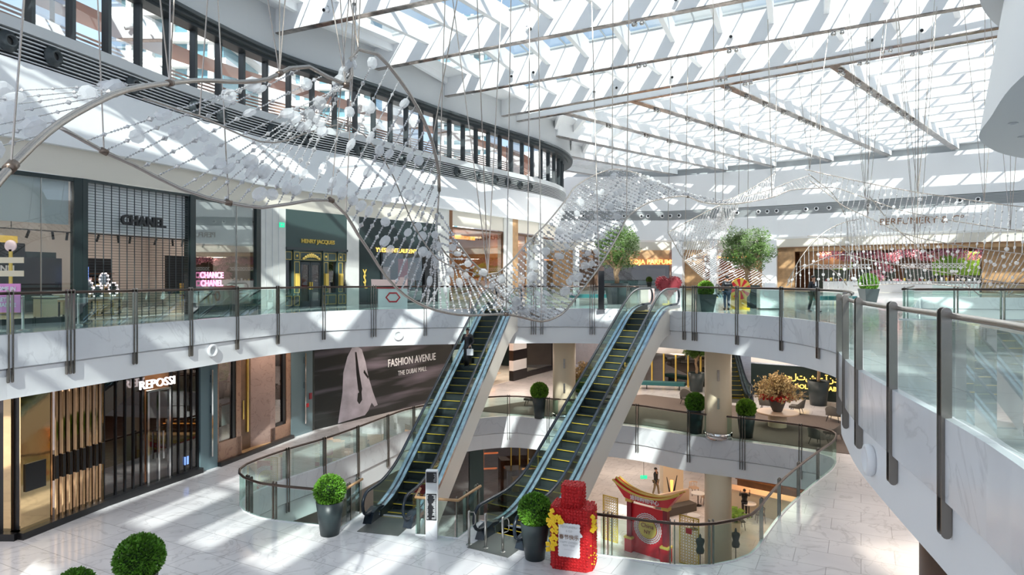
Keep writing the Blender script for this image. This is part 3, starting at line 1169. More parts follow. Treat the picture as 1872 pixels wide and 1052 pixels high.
# sign post with pink board at the far left
pA = ray_hit(UP, 8, 12, 30)[0]
sp = thing('promotional_sign', 'gold sign post with a pink board and two arrow boards on the upper walkway', 'sign', (-13.9, 18.2, 0))
seg('pole', 'gold_paint', I4, [(-0.04, 0.04, -0.02, 0.02, 0, 2.3)], sp)
a = MB()
a.lathe([(0.16, -0.02), (0.16, 0.02)], k=20)
a.v = [(x_, z_, y_ + 2.4) for x_, y_, z_ in a.v]
a.build('round_board', 'pink_sheet', sp)
for zz in (1.92, 1.55):
    seg('arrow_board', 'cream', I4, [(-0.5, 0.38, -0.04, -0.01, zz, zz + 0.16)], sp)
seg('pink_board', 'pink', I4, [(-0.6, 0.3, -0.05, -0.02, 0.55, 1.35)], sp)
text('COME IN\n\nLET A\nCHANCE', 'lettering', 'white', Matrix.Translation((-0.12, -0.06, 0.98)), 0.15, 0.004, sp, bold=0.004)

# pilasters along the wall
def pilaster(px0, px1, mat, name='column', dep=0.5, h=5.0, z=0.0, path=None, dmin=14, dmax=80):
    mm, L = bay(px0, px1, path, z, dmin, dmax)
    o = seg(name, mat, mm, [(0, L, -0.06, dep, 0, h)], kind='structure')
    return mm, L


mp, Lp = pilaster(476, 521, 'pilaster')
seg('trim_8', 'soft_grey', mp, [(Lp * t, Lp * t + 0.02, -0.075, -0.05, 0.05, 5.0) for t in (0.18, 0.45, 0.7)], kind='structure')
r = root_at('exit_sign', 'small green exit sign high on the beige pilaster between the two shops', 'exit sign', mp @ Matrix.Translation((Lp * 0.72, -0.1, 4.05)))
seg('panel', 'exit_green', I4, [(0, 0.3, 0, 0.03, 0, 0.24)], r)
text('←', 'arrow', 'white', Matrix.Translation((0.15, -0.01, 0.12)), 0.24, 0.003, r)
pilaster(633, 655, 'pilaster')
pilaster(800, 820, 'pilaster', h=6.0)
pilaster(920, 936, 'pilaster', h=6.0)
pilaster(936, 946, 'wood', h=6.0)
pilaster(984, 992, 'pilaster', h=6.0)
pilaster(820, 826, 'bronze', h=6.0)

# dark green perfume shop with gilt panels
mh, Lh = bay(521, 633)
r = root_at('storefront', 'dark green panelled shop front with gilt mouldings and gold letters', 'shop front', mh)
seg('fascia', 'hj_green', I4, [(0, Lh, -0.05, 0.25, 3.05, 5.0)], r)
seg('cornice', 'frame_dark', I4, [(0, Lh, -0.14, 0.2, 2.95, 3.08)], r)
dx = [0.0, 0.11, 0.22, 0.58, 0.70, 0.86, 1.0]
seg('pillar', 'hj_green', I4, [(Lh * 0.11, Lh * 0.21, -0.1, 0.2, 0, 2.95), (Lh * 0.58, Lh * 0.67, -0.1, 0.2, 0, 2.95), (Lh * 0.83, Lh * 0.92, -0.1, 0.2, 0, 2.95)], r)
seg('stall_riser', 'hj_green', I4, [(0, Lh * 0.11, 0, 0.15, 0, 0.7), (Lh * 0.67, Lh * 0.83, 0, 0.15, 0, 0.7), (Lh * 0.92, Lh, 0, 0.15, 0, 0.7), (0, Lh, 0, 0.15, 2.4, 2.95)], r)
seg('display_glass', 'glass_dark', I4, [(0, Lh * 0.11, 0.08, 0.1, 0.7, 2.4), (Lh * 0.67, Lh * 0.83, 0.08, 0.1, 0.7, 2.4), (Lh * 0.92, Lh, 0.08, 0.1, 0.7, 2.4)], r)
for s_ in (0, 1):
    x0 = Lh * 0.23 + s_ * Lh * 0.17
    d_ = seg('door', 'frame_dark', I4, [(x0, x0 + 0.1, 0.02, 0.1, 0, 2.35), (x0 + Lh * 0.165 - 0.1, x0 + Lh * 0.165, 0.02, 0.1, 0, 2.35), (x0, x0 + Lh * 0.165, 0.02, 0.1, 2.2, 2.35), (x0, x0 + Lh * 0.165, 0.02, 0.1, 0, 0.3)], r)
    seg('pane', 'glass_dark', I4, [(x0 + 0.1, x0 + Lh * 0.165 - 0.1, 0.05, 0.07, 0.3, 2.2)], d_)
    hx = Lh * 0.395 + (-0.08 if s_ == 0 else 0.06)
    seg('handle', 'gold_paint', I4, [(hx, hx + 0.04, -0.06, 0.02, 0.9, 1.3)], d_)


def hollow(a, x0, x1, z0, z1, y=-0.115, t=0.02):
    a.box(x0, x1, y, y + 0.02, z0, z0 + t)
    a.box(x0, x1, y, y + 0.02, z1 - t, z1)
    a.box(x0, x0 + t, y, y + 0.02, z0, z1)
    a.box(x1 - t, x1, y, y + 0.02, z0, z1)


a = MB()
for (x0, x1) in ((0.12, 0.20), (0.59, 0.66), (0.84, 0.91)):
    hollow(a, Lh * x0, Lh * x1, 2.45, 2.85)
    hollow(a, Lh * x0, Lh * x1, 0.75, 2.35)
    hollow(a, Lh * x0, Lh * x1, 0.1, 0.6)
for (x0, x1) in ((0.005, 0.1), (0.23, 0.565), (0.68, 0.82), (0.93, 0.99)):
    hollow(a, Lh * x0, Lh * x1, 2.45, 2.85, -0.02)
for (x0, x1) in ((0.005, 0.1), (0.68, 0.82), (0.93, 0.99)):
    hollow(a, Lh * x0, Lh * x1, 0.1, 0.6, -0.02)
for x_ in (0.16, 0.625, 0.875):
    a.ball((Lh * x_, -0.12, 2.65), 0.06, 0.02, 0.06)
a.build('gilt_moulding', 'gold_paint', r)
a = MB()
for k in range(9):
    t = (k - 4) / 4
    a.ball((Lh * 0.40 + t * 0.5, -0.05, 2.52 + 0.17 * (1 - t * t)), 0.08, 0.03, 0.07 + 0.06 * (1 - abs(t)))
a.build('crest', 'gold', r)
for x_ in (0.16, 0.625, 0.875):
    seg('lantern', 'gold_paint', I4, [(Lh * x_ - 0.1, Lh * x_ + 0.1, -0.22, -0.11, 1.1, 1.75)], r)
tag(text('Henry Jacques'.upper(), 'shop_sign', 'gold_paint', mh @ Matrix.Translation((Lh * 0.50, -0.1, 3.42)), 0.29, 0.03, bold=0.006), 'golden capital letters on the dark green shop fascia', 'sign')
room(mh, Lh, 4, 3.0, 'hj_green', 'dark_wood', 'dark', y0=0.25)
lamp_in(mh, Lh / 2, 2, 2.8, 1.2, 30)

# black shop with golden monogram
my, Ly = bay(655, 800)
r = root_at('storefront', 'black shop front with a golden monogram and red poster seen through the bead net', 'shop front', my)
seg('fascia', 'dark', I4, [(0, Ly, 0, 0.3, 3.0, 5.0)], r)
seg('frame', 'black', I4, [(0, 0.08, -0.02, 0.2, 0, 3.0), (Ly * 0.26, Ly * 0.28, -0.02, 0.2, 0, 3.0), (Ly * 0.82, Ly, -0.02, 0.2, 0, 3.0), (0, Ly, -0.02, 0.2, 0, 0.12)], r)
seg('side_panel', 'dark', I4, [(0.08, Ly * 0.26, 0.05, 0.1, 0.1, 3.0)], r)
seg('pane', 'glass_shop', I4, [(Ly * 0.28, Ly * 0.82, 0.1, 0.12, 0.12, 3.0)], r)
room(my, Ly, 5, 3.4, 'dark', 'dark_wood', 'dark', y0=0.35)
lamp_in(my, Ly / 2, 2.5, 3.2, 1.5, 60)
tag(text('YVESSAINTLAURENT', 'shop_sign', 'glow_gold', my @ Matrix.Translation((Ly * 0.45, -0.05, 3.15)), 0.36, 0.02), 'glowing letters on the black shop fascia behind the bead net', 'sign')
r = root_at('monogram_sign', 'tall golden monogram of three interlaced letters on the black side panel', 'sign', my @ Matrix.Translation((0.45, 0.0, 0)))
for s_, x_, z_ in (('Y', 0, 1.72), ('S', 0.0, 1.42), ('L', 0.08, 1.15)):
    text(s_, 'letter', 'gold_paint', Matrix.Translation((x_, -0.02, z_)), 0.75, 0.02, r, sx=0.6)
tag(seg('poster', 'red_plain', my, [(Ly * 0.55, Ly * 0.67, 0.5, 0.55, 0.6, 2.7)]), 'tall red poster standing in the black shop window', 'poster')
tag(seg('poster', 'brown_marble', my, [(Ly * 0.69, Ly * 0.81, 0.7, 0.75, 0.9, 2.5)]), 'brown and orange picture panel beside the red poster', 'poster')
tag(seg('poster', 'pink_sheet', my, [(Ly * 0.33, Ly * 0.50, 0.9, 0.95, 1.2, 2.2)]), 'pale picture panel leftmost in the black shop window', 'poster')

# warm lit shop with timber walls
mw, Lw = bay(826, 920)
r = root_at('storefront', 'wide clear shop window with a warm orange interior between two tall pilasters', 'shop front', mw)
seg('frame', 'dark_wood', I4, [(0, Lw, 0.0, 0.12, 4.82, 4.94), (0, 0.08, 0, 0.12, 0, 4.9), (Lw - 0.08, Lw, 0, 0.12, 0, 4.9)], r)
seg('pane', 'glass_shop', I4, [(0.08, Lw - 0.08, 0.05, 0.07, 0, 4.82)], r)
room(mw, Lw + 3.5, 9, 4.85, 'wood', 'table_top', 'pink_sheet')
lamp_in(mw, Lw / 2, 3, 4.6, 2.5, 160, (1, 0.7, 0.42))
lamp_in(mw, Lw / 2 + 2.5, 3, 4.6, 2.5, 120, (1, 0.7, 0.42))
lc = root_at('cove_light', 'orange glowing ceiling cove strip inside the timber shop', 'light', mw @ Matrix.Translation((0, 0, 0)))
seg('strip', 'glow_orange', I4, [(0.3, Lw - 0.8, 2.0, 2.1, 4.35, 4.6)], lc)
seg('strip', 'glow_orange', I4, [(2.2, 3.2, 5.0, 5.1, 3.4, 3.55)], lc)
for k in range(14):
    a = MB()
    p = mw @ Vector((0.6 + (k % 7) * 0.45, 2.6 + (k // 7) * 1.3, 4.8))
    a.lathe([(0.05, 0), (0.05, 0.03)], p, 10)
    tag(a.build('ceiling_downlight', 'glow_warm'), 'tiny warm downlight in the pink ceiling of the timber shop', 'downlight', 'warm downlights in the timber shop')
r = root_at('reception_counter', 'timber counter with a lit front under glowing letters in the timber shop', 'counter', mw @ Matrix.Translation((Lw * 0.55, 5.5, 0)))
seg('body', 'wood', I4, [(0, 1.8, 0, 0.7, 0, 1.1)], r)
seg('top', 'cream', I4, [(-0.05, 1.85, -0.05, 0.75, 1.1, 1.15)], r)
tag(seg('wall_panel', 'gold_paint', mw, [(1.9, 4.2, 8.5, 8.7, 0.5, 3.6)]), 'golden back wall panel of the timber shop', 'wall panel')
tag(text('Parfums', 'shop_sign', 'glow_warm', mw @ Matrix.Translation((Lw * 0.62, 5.45, 2.15)), 0.4, 0.02), 'small glowing word above the timber shop counter', 'sign') if False else None
mq, Lq = bay(946, 1012, dmax=60)
r = root_at('storefront', 'narrow glass shop window with orange coves right of the double pilaster', 'shop front', mq)
seg('pane', 'glass_shop', I4, [(0.05, Lq, 0.05, 0.07, 0, 4.8)], r)
seg('frame', 'dark_wood', I4, [(0, Lq, 0, 0.1, 4.8, 4.95), (Lq * 0.5, Lq * 0.53, 0, 0.1, 0, 4.8)], r)
seg('display_wall', 'wood', I4, [(0.1, Lq, 2.5, 2.6, 0, 4.8)], r)
seg('cove', 'glow_orange', I4, [(0.3, 1.6, 1.5, 1.6, 3.5, 3.65), (0.3, 1.6, 1.5, 1.6, 4.2, 4.35)], r)
lamp_in(mq, 1.5, 1.3, 4.5, 1.2, 60, (1, 0.65, 0.35))
a, ang, _ = ray_hit(W2, 1030, 40, 70)
mm = Matrix.Translation((a[0] + 0.05, a[1], 6.2)) @ Matrix.Rotation(math.radians(72), 4, 'Z')
tag(text('Aigner', 'shop_sign', 'glow_sign', mm @ Matrix.Translation((0, -0.4, 0)), 0.9, 0.04), 'orange glowing sign at the rounded end of the near wall', 'sign') if False else None

# small kiosk counter behind the railing
kx, ky = G(700, 545, 0)
r = thing('display_kiosk', 'white kiosk counter with a red hexagon emblem and tilted screen near the black shop', 'kiosk', (-6.3, 34.6, 0), 0.25)
seg('body', 'white', I4, [(-0.75, 0.75, -0.35, 0.35, 0, 0.95)], r)
seg('top', 'red_plain', I4, [(-0.9, 0.5, -0.4, 0.4, 0.97, 1.08)], r)
a = MB()
a.add([(-1.1, -0.4, 1.1), (0.5, -0.4, 1.08), (0.5, 0.1, 1.4), (-1.1, 0.1, 1.45)], [(0, 1, 2, 3)])
a.prism([(0.35, -0.3), (0.75, -0.3), (0.75, -0.2), (0.35, -0.2)], 1.0, 1.55)
a.build('screen', 'pink_sheet', r)
a = MB()
a.tube([(0.32 * math.cos(t) * 1.1, -0.37, 0.5 + 0.26 * math.sin(t)) for t in [PI / 3 * j + PI / 6 * 0 for j in range(6)]], 0.04, 4, True)
a.build('emblem', 'red_plain', r)

# ---------------------------------------------------------------- far wall shops
def Vhit(px):
    return ray_hit([Vector(p) for p in V], px, 40, 100)[0]


def vbay(px0, px1):
    return frame(Vhit(px0), Vhit(px1))


mr, Lr = vbay(1090, 1231)
r = root_at('storefront', 'brown and black perfume shop front under orange letters behind the first big tree', 'shop front', mr)
seg('fascia', 'wood', I4, [(0, Lr, 0, 0.3, 3.1, 4.9)], r)
seg('side_panel', 'pink_marble', I4, [(Lr * 0.95, Lr, -0.1, 0.3, 0, 4.9), (0, Lr * 0.1, -0.1, 0.3, 0, 4.9)], r)
seg('pane', 'glass_dark', I4, [(Lr * 0.1, Lr * 0.95, 0.1, 0.12, 0, 3.1)], r)
room(mr, Lr, 6, 4, 'dark', 'dark_wood', 'dark', name='wall_back', y0=0.4)
lamp_in(mr, Lr * 0.6, 3, 3.8, 2, 120)
seg('counter', 'dark', I4, [(Lr * 0.3, Lr * 0.5, 3, 4, 0, 1.1)], r)
tag(seg('display_screen', 'blind', mr, [(Lr * 0.68, Lr * 0.92, 1.2, 1.3, 0.9, 2.7)]), 'pale backlit display panel in the brown perfume shop', 'display')
tag(text('ROJA PARFUMS', 'shop_sign', 'glow_sign', mr @ Matrix.Translation((Lr * 0.72, -0.15, 3.45)), 0.78, 0.05, bold=0.01), 'orange glowing capital letters over the brown perfume shop', 'sign')
for (p0, p1, mat) in ((1231, 1250, 'white'), (1300, 1312, 'white'), (1395, 1421, 'white'), (1047, 1058, 'pilaster'), (1085, 1091, 'dark_wood')):
    mm, L_ = vbay(p0, p1)
    seg('column', mat, mm, [(0, L_, -0.7, 0.4, 0, 5.9 if p0 > 1200 else 4.9)], kind='structure')
ms, Ls = vbay(1250, 1395)
r = root_at('storefront', 'timber lined open shop front with orange ceiling lights behind the second big tree', 'shop front', ms)
seg('fascia', 'wood', I4, [(0, Ls, 0, 0.3, 4.2, 4.9)], r)
seg('side_wall', 'wood', I4, [(0, Ls * 0.25, 0.5, 0.8, 0, 4.2), (Ls * 0.85, Ls, 0.5, 0.8, 0, 4.2)], r)
room(ms, Ls, 7, 4.5, 'dark_wood', 'table_top', 'wood', name='wall_back', y0=0.4)
lamp_in(ms, Ls * 0.5, 3, 4.2, 2.5, 220, (1, 0.7, 0.4))
seg('cove_light', 'glow_orange', I4, [(Ls * 0.3, Ls * 0.9, 2.0, 2.1, 3.9, 4.1), (Ls * 0.1, Ls * 0.3, 3, 3.1, 0.5, 1.2)], r)
mt, Lt = vbay(1000, 1047)
seg('wall_back', 'wood', mt, [(0, Lt, 0, 0.2, 0, 4.9)], kind='structure')
mt, Lt = vbay(1058, 1085)
seg('wall_back', 'dark_wood', mt, [(0, Lt, 0, 0.2, 0, 4.9)], kind='structure')

mf, Lf = vbay(1421, 1905)
r = root_at('storefront', 'very wide open perfume hall with timber sides under the long grey wall', 'shop front', mf)
seg('side_wall', 'wood', I4, [(0, 1.8, 0.1, 0.4, 0, 4.9)], r)
seg('header', 'wood', I4, [(0, Lf, 0.1, 0.4, 4.45, 4.9)], r)
seg('ceiling_strip', 'bronze', I4, [(0, Lf, -0.05, 0.1, 4.86, 4.96)], r)
seg('wood_wall', 'wood', I4, [(1.8, 7, 2.5, 2.7, 2.6, 4.5), (Lf - 4.5, Lf, 1.5, 1.8, 0, 4.6)], r)
room(mf, Lf, 11, 4.6, 'dark_wood', 'cream_marble', 'dark_wood', name='wall_back', y0=0.4)
for xx in (5, 12, 19):
    lamp_in(mf, xx, 3.5, 4.4, 3, 330, (1, 0.8, 0.62))
tag(text('PERFUMERY & Cº', 'shop_sign', 'bronze', frame(V1[2], V1[3])[0] @ Matrix.Translation((13.6, -0.3, 7.2)), 0.95, 0.06), 'long row of copper serif capitals on the white wall over the perfume hall', 'sign')
# hanging blossom canopy, white shelves, gold lit shelves
random.seed(11)
a = MB()


def petals(a, c, n, rx, ry, rz, s):
    for _ in range(n):
        while True:
            v = Vector((random.uniform(-1, 1), random.uniform(-1, 1), random.uniform(-1, 1)))
            if v.length < 1:
                break
        p = Vector((c[0] + v.x * rx, c[1] + v.y * ry, c[2] + v.z * rz))
        u = Vector((random.gauss(0, 1), random.gauss(0, 1), random.gauss(0, 1))).normalized()
        t = u.orthogonal().normalized()
        b_ = u.cross(t)
        q = s * random.uniform(0.6, 1.3)
        a.add([p - t * q, p - b_ * q * 0.5, p + t * q, p + b_ * q * 0.5], [(0, 1, 2, 3)])


for k in range(26):
    petals(a, mf @ Vector((4.5 + k * 0.56, 2.0 + random.uniform(-0.6, 1), 3.95 + 0.25 * math.sin(k))), 90, 0.7, 0.6, 0.55, 0.14)
for k in range(8):
    petals(a, mf @ Vector((10.5 + random.uniform(-1.2, 1.2), 2.2, 1.0 + k * 0.35)), 90, 0.7, 0.6, 0.4, 0.13)
o = a.build('blossom_canopy', 'blossom')
tag(o, 'drooping canopy of pink artificial blossom over the perfume hall counters', 'flowers')
tag(seg('backdrop_foliage', 'leaf', mf, [(5.0, 7.0, 3.6, 3.8, 2.5, 3.9), (14.5, 18.5, 3.6, 3.8, 1.8, 4.2)]), 'dark green and yellow foliage panel behind the pink blossom', 'foliage panel')
r = root_at('counter', 'long white low counters with glass shelves of perfume along the open hall', 'counter', mf @ Matrix.Translation((4.5, 1.2, 0)))
seg('body', 'white', I4, [(0, 14, 0, 0.7, 0, 1.15)], r)
seg('top', 'chrome', I4, [(-0.05, 14.05, -0.05, 0.75, 1.15, 1.2)], r)
for (x0, x1, lab) in ((3.8, 9.2, 'long white lattice shelf left of the pink blossom column'), (11.8, 17.5, 'long white lattice shelf right of the pink blossom column')):
    r = root_at('hanging_shelf', lab, 'shelf', mf @ Matrix.Translation((x0, 1.6, 2.55)))
    a = MB()
    a.box(0, x1 - x0, 0, 0.4, 0, 0.05)
    a.box(0, x1 - x0, 0, 0.4, 0.4, 0.45)
    n_ = int((x1 - x0) / 0.35)
    for k in range(n_):
        a.tube([(k * 0.35, 0, 0.05), (k * 0.35 + 0.35, 0, 0.4)], 0.03, 4)
        a.tube([(k * 0.35 + 0.35, 0, 0.05), (k * 0.35, 0, 0.4)], 0.03, 4)
    a.build('lattice', 'white', r)
    seg('hanger', 'steel', I4, [(0.1, 0.13, 0.18, 0.21, 0.45, 2.1), (x1 - x0 - 0.13, x1 - x0 - 0.1, 0.18, 0.21, 0.45, 2.1)], r)
for k in range(30):
    x_ = 4.7 + k * 0.46
    h_ = random.uniform(0.15, 0.4)
    tag(seg('perfume_box', random.choice(['gold_paint', 'pink_sheet', 'white', 'red_dark', 'table_top']), mf, [(x_, x_ + 0.2, 1.4, 1.6, 1.2, 1.2 + h_)]), 'small perfume package standing on the long white counter of the hall', 'box', 'packages on the long white counter')
for k in range(4):
    tag(seg('display_cabinet', 'dark', mf, [(2.5 + k * 4.6, 6.2 + k * 4.6, 6.5, 7, 0, 2.5)]), ['dark back cabinet nearest the timber side wall of the perfume hall', 'dark back cabinet left of the blossom column', 'dark back cabinet right of the blossom column', 'dark back cabinet deepest to the right in the perfume hall'][k], 'cabinet')
tag(text('Guerlain', 'shop_sign', 'glow_gold', mf @ Matrix.Translation((16, 1.9, 3.35)), 0.7, 0.03), 'yellow glowing script on the green foliage panel', 'sign') if False else None

# ---------------------------------------------------------------- middle level, near side
Mpath = [Vector(p) for p in [(-26, 19.0), (-14.15, 18.9), (-13.2, 22.7), (-11.75, 26.2), (-10.5, 30.6), (-9.7, 32.6), (-3.8, 41.3), (-1.1, 47), (3.3, 53.6), (6, 58)]]


def mbay(px0, px1, dmin=18.8):
    return bay(px0, px1, Mpath, -6, dmin, 70)


# mirrored slats
ma_, La = frame(Mpath[1], ray_hit(Mpath, 190, 18.95, 40)[0], -6)
mb_, Lb = mbay(190, 364)
r = root_at('storefront', 'gold mirror slat shop front with small display cases at the left edge', 'shop front', ma_)
seg('plinth', 'black', I4, [(-0.1, La, -0.22, 0.3, 0, 0.2)], r)
seg('backing', 'dark_wood', I4, [(0, La, 0.3, 0.35, 0.2, 4.4)], r)
ns = 8
for k in range(ns):
    x0 = 0.95 + (La - 0.95) * k / ns
    wd = (La - 0.95) / ns
    a = MB()
    a.add([(x0 + wd * 0.3, -0.06, 0.2), (x0 + wd, 0.0, 0.2), (x0 + wd, 0.0, 4.4), (x0 + wd * 0.3, -0.06, 4.4)], [(0, 1, 2, 3)])
    a.build('gold_slat', 'mirror_gold', r)
    a = MB()
    a.add([(x0, 0.1, 0.2), (x0 + wd * 0.3, -0.06, 0.2), (x0 + wd * 0.3, -0.06, 4.4), (x0, 0.1, 4.4)], [(0, 1, 2, 3)])
    a.build('rose_slat', 'mirror_rose', r)
    seg('display_case', 'black', I4, [(x0 + wd * 0.45, x0 + wd * 0.85, -0.07, -0.02, 1.4, 2.1)], r)
seg('wide_slat', 'mirror_gold', I4, [(0.0, 0.92, 0.0, 0.04, 0.2, 4.4)], r)
seg('display_case', 'black', I4, [(0.12, 0.75, -0.05, 0.0, 1.3, 2.1)], r)
# return wall going left
mc_, Lc = frame((-22, 19.0), Mpath[1], -6)
seg('return_slat', 'mirror_gold', ma_.inverted() @ mc_, [(Lc - 0.5, Lc - 0.28, 0, 0.05, 0.2, 4.4), (Lc - 1.6, Lc - 0.9, 0, 0.05, 0.2, 4.4)], r)
seg('return_wall', 'black', ma_.inverted() @ mc_, [(0, Lc - 0.02, 0.1, 0.2, 0, 4.4), (0, Lc - 0.02, -0.22, 0.1, 0, 0.2)], r)
tag(text('REPOSSI', 'shop_sign', 'glow_white', mc_ @ Matrix.Translation((Lc - 1.55, -0.05, 3.75)), 0.55, 0.03), 'lit white letters cut off by the left edge of the picture', 'sign')
# dark glass part with door
r = root_at('storefront', 'dark glass jewellery shop front with steel framed doors under white letters', 'shop front', mb_)
seg('plinth', 'black', I4, [(0, Lb, -0.22, 0.3, 0, 0.2)], r)
seg('mullion', 'black', I4, [(Lb * t, Lb * t + 0.03, -0.01, 0.05, 0.2, 4.4) for t in (0, 0.11, 0.2, 0.28, 0.36, 0.68, 0.76, 0.84, 0.91, 0.985)], r)
seg('pane', 'glass_dark', I4, [(0, Lb * 0.40, 0.05, 0.07, 0.2, 4.4), (Lb * 0.66, Lb, 0.05, 0.07, 0.2, 4.4)], r)
seg('frosted_band', 'teal', I4, [(0, Lb * 0.4, 0.2, 0.25, 3.9, 4.4)], r)
d_ = seg('door', 'chrome', I4, [(Lb * 0.41, Lb * 0.43, -0.05, 0.05, 0.1, 3.5), (Lb * 0.525, Lb * 0.54, -0.05, 0.05, 0.1, 3.5), (Lb * 0.64, Lb * 0.66, -0.05, 0.05, 0.1, 3.5), (Lb * 0.41, Lb * 0.66, -0.05, 0.05, 3.45, 3.52)], r)
seg('door_pane', 'glass_dark', I4, [(Lb * 0.43, Lb * 0.525, 0, 0.02, 0.1, 3.45), (Lb * 0.54, Lb * 0.64, 0, 0.02, 0.1, 3.45)], d_)
seg('door_handle', 'chrome', I4, [(Lb * 0.5, Lb * 0.51, -0.15, -0.1, 1.0, 2.0), (Lb * 0.555, Lb * 0.565, -0.15, -0.1, 1.0, 2.0)], d_)
seg('sticker', 'screen_blue', I4, [(Lb * 0.83, Lb * 0.875, 0.0, 0.03, 0.45, 0.75)], r)
room(mb_, Lb, 5, 4.35, 'dark_wood', 'brown_marble', 'dark_wood')
lamp_in(mb_, Lb * 0.4, 2.4, 4.0, 1.2, 45)
lamp_in(mb_, Lb * 0.8, 2.4, 4.0, 1.2, 35)
tag(text('REPOSSI', 'shop_sign', 'glow_white', mb_ @ Matrix.Translation((Lb * 0.46, -0.3, 3.78)), 0.42, 0.03), 'lit white letters above the steel framed jewellery doors', 'sign')
# blue grey pilaster with steel rod
for (p0, p1, w_) in ((364, 395, 'tall blue-grey pilaster with a steel rod light between the jewellery shop and marble shop'), (530, 569, 'tall blue-grey pilaster with a steel rod light beside the dark hoarding')):
    mm, L_ = mbay(p0, p1)
    o = seg('column', 'blue_pilaster', mm, [(0, L_, -0.08, 0.4, 0, 4.4)], kind='structure')
    r = root_at('wall_rod_light', w_.replace('tall blue-grey pilaster with a', 'slim').replace('slim steel', 'slim steel'), 'wall light', mm @ Matrix.Translation((L_ * 0.6, -0.14, 0)))
    seg('rod', 'chrome', I4, [(-0.03, 0.03, -0.03, 0.03, 0.5, 3.9)], r)
    seg('bracket', 'black', I4, [(-0.03, 0.03, 0.03, 0.08, zz, zz + 0.3) for zz in (2.2, 3.4)], r)
mm, L_ = mbay(530, 569)
seg('trim_9', 'dark', mm, [(L_ * 0.85, L_ * 1.3, -0.02, 0.2, 0, 4.4)], kind='structure')
r = root_at('fire_alarm', 'red fire alarm call point with a small sounder on the blue-grey pilaster', 'fire alarm', mm @ Matrix.Translation((L_ * 0.75, -0.12, 1.35)))
seg('call_point', 'red_plain', I4, [(-0.1, 0.06, 0, 0.05, -0.1, 0.08)], r)
seg('sounder', 'red_dark', I4, [(0.12, 0.3, 0, 0.08, 0.25, 0.55)], r)
# brown marble shop
mk, Lk = mbay(395, 530)
r = root_at('storefront', 'brown and pink marble shop front with two tall display windows and a deep doorway', 'shop front', mk)
seg('plinth', 'black', I4, [(0, Lk, -0.25, 0.2, 0, 0.16)], r)
zt = 4.4
seg('surround', 'brown_marble', I4, [(0, Lk * 0.02, -0.05, 0.3, 0.16, zt), (Lk * 0.23, Lk * 0.29, -0.05, 0.1, 0.16, zt), (0, Lk * 0.3, -0.05, 0.3, 0.16, 0.9), (Lk * 0.93, Lk, -0.05, 0.3, 0.16, zt), (Lk * 0.69, Lk, -0.05, 0.3, 0.16, 0.75)], r)
a = MB()
a.prism([(Lk * 0.47, 0.24), (Lk * 0.69, -0.05), (Lk * 0.76, -0.05), (Lk * 0.76, 0.3), (Lk * 0.6, 0.4)], 0.16, zt)
a.build('angled_jamb', 'pink_marble', r)
seg('display_window', 'glass_dark', I4, [(Lk * 0.02, Lk * 0.23, 0.05, 0.07, 0.9, zt), (Lk * 0.76, Lk * 0.93, 0.05, 0.07, 0.75, zt)], r)
seg('window_frame', 'black', I4, [(Lk * 0.19, Lk * 0.23, -0.02, 0.06, 0.9, zt), (Lk * 0.885, Lk * 0.93, -0.02, 0.06, 0.75, zt), (Lk * 0.76, Lk * 0.93, -0.02, 0.06, 0.75, 0.9)], r)
seg('window_back', 'brown_marble', I4, [(Lk * 0.02, Lk * 0.23, 0.9, 1.0, 0.9, zt), (Lk * 0.76, Lk * 0.93, 0.9, 1.0, 0.75, zt)], r)
d_ = seg('door', 'dark_wood', I4, [(Lk * 0.29, Lk * 0.48, 0.2, 0.26, 0.16, zt)], r)
seg('door_handle', 'gold', I4, [(Lk * 0.36, Lk * 0.375, 0.12, 0.15, 1.5, 2.3), (Lk * 0.42, Lk * 0.44, 0.14, 0.2, 0.9, 4.3)], d_)
seg('threshold', 'wood', I4, [(Lk * 0.30, Lk * 0.69, -0.1, 0.2, 0.1, 0.17)], r)
for xx in (0.1, 0.4, 0.84):
    lamp_in(mk, Lk * xx, 0.5, 4.2, 0.4, 10)
# hoarding
mo, Lo = mbay(572, 827)
hb = root_at('advertising_hoarding', 'huge dark hoarding with a blurred robed figure and white lettering', 'hoarding', mo)
m = pm('hoarding_print', (0.02, 0.02, 0.022), 0.35)
n = m.node_tree
p = n.nodes['Principled BSDF']
tcn = n.nodes.new('ShaderNodeTexCoord')
mpn = n.nodes.new('ShaderNodeMapping')
mpn.inputs['Rotation'].default_value = (0, math.radians(-10), 0)
mpn.inputs['Scale'].default_value = (0.09, 1, 0.9)
nzn = n.nodes.new('ShaderNodeTexNoise')
nzn.inputs['Scale'].default_value = 1.4
nzn.inputs['Detail'].default_value = 3
rp = n.nodes.new('ShaderNodeValToRGB')
rp.color_ramp.elements[0].position = 0.50
rp.color_ramp.elements[0].color = (0.014, 0.016, 0.016, 1)
rp.color_ramp.elements[1].position = 0.72
rp.color_ramp.elements[1].color = (0.26, 0.22, 0.27, 1)
n.links.new(tcn.outputs['Object'], mpn.inputs['Vector'])
n.links.new(mpn.outputs[0], nzn.inputs['Vector'])
n.links.new(nzn.outputs['Fac'], rp.inputs['Fac'])
n.links.new(rp.outputs[0], p.inputs['Base Color'])
seg('board', 'hoarding_print', I4, [(0, Lo, 0, 0.2, 0.0, 4.4)], hb)
pm('robe', (0.52, 0.48, 0.54), 0.5, vary=0.25, scale=1.2)
a = MB()
xf = Lo * 0.27
fx = [(-1.35, 0.05), (-1.05, 1.6), (-1.0, 2.6), (-0.72, 3.4), (-0.42, 3.85), (-0.05, 3.9), (0.28, 3.7), (0.55, 3.0), (0.75, 2.2), (1.1, 1.3), (1.45, 0.55), (1.2, 0.5), (1.0, 0.75), (0.75, 0.35), (0.5, 0.15)]
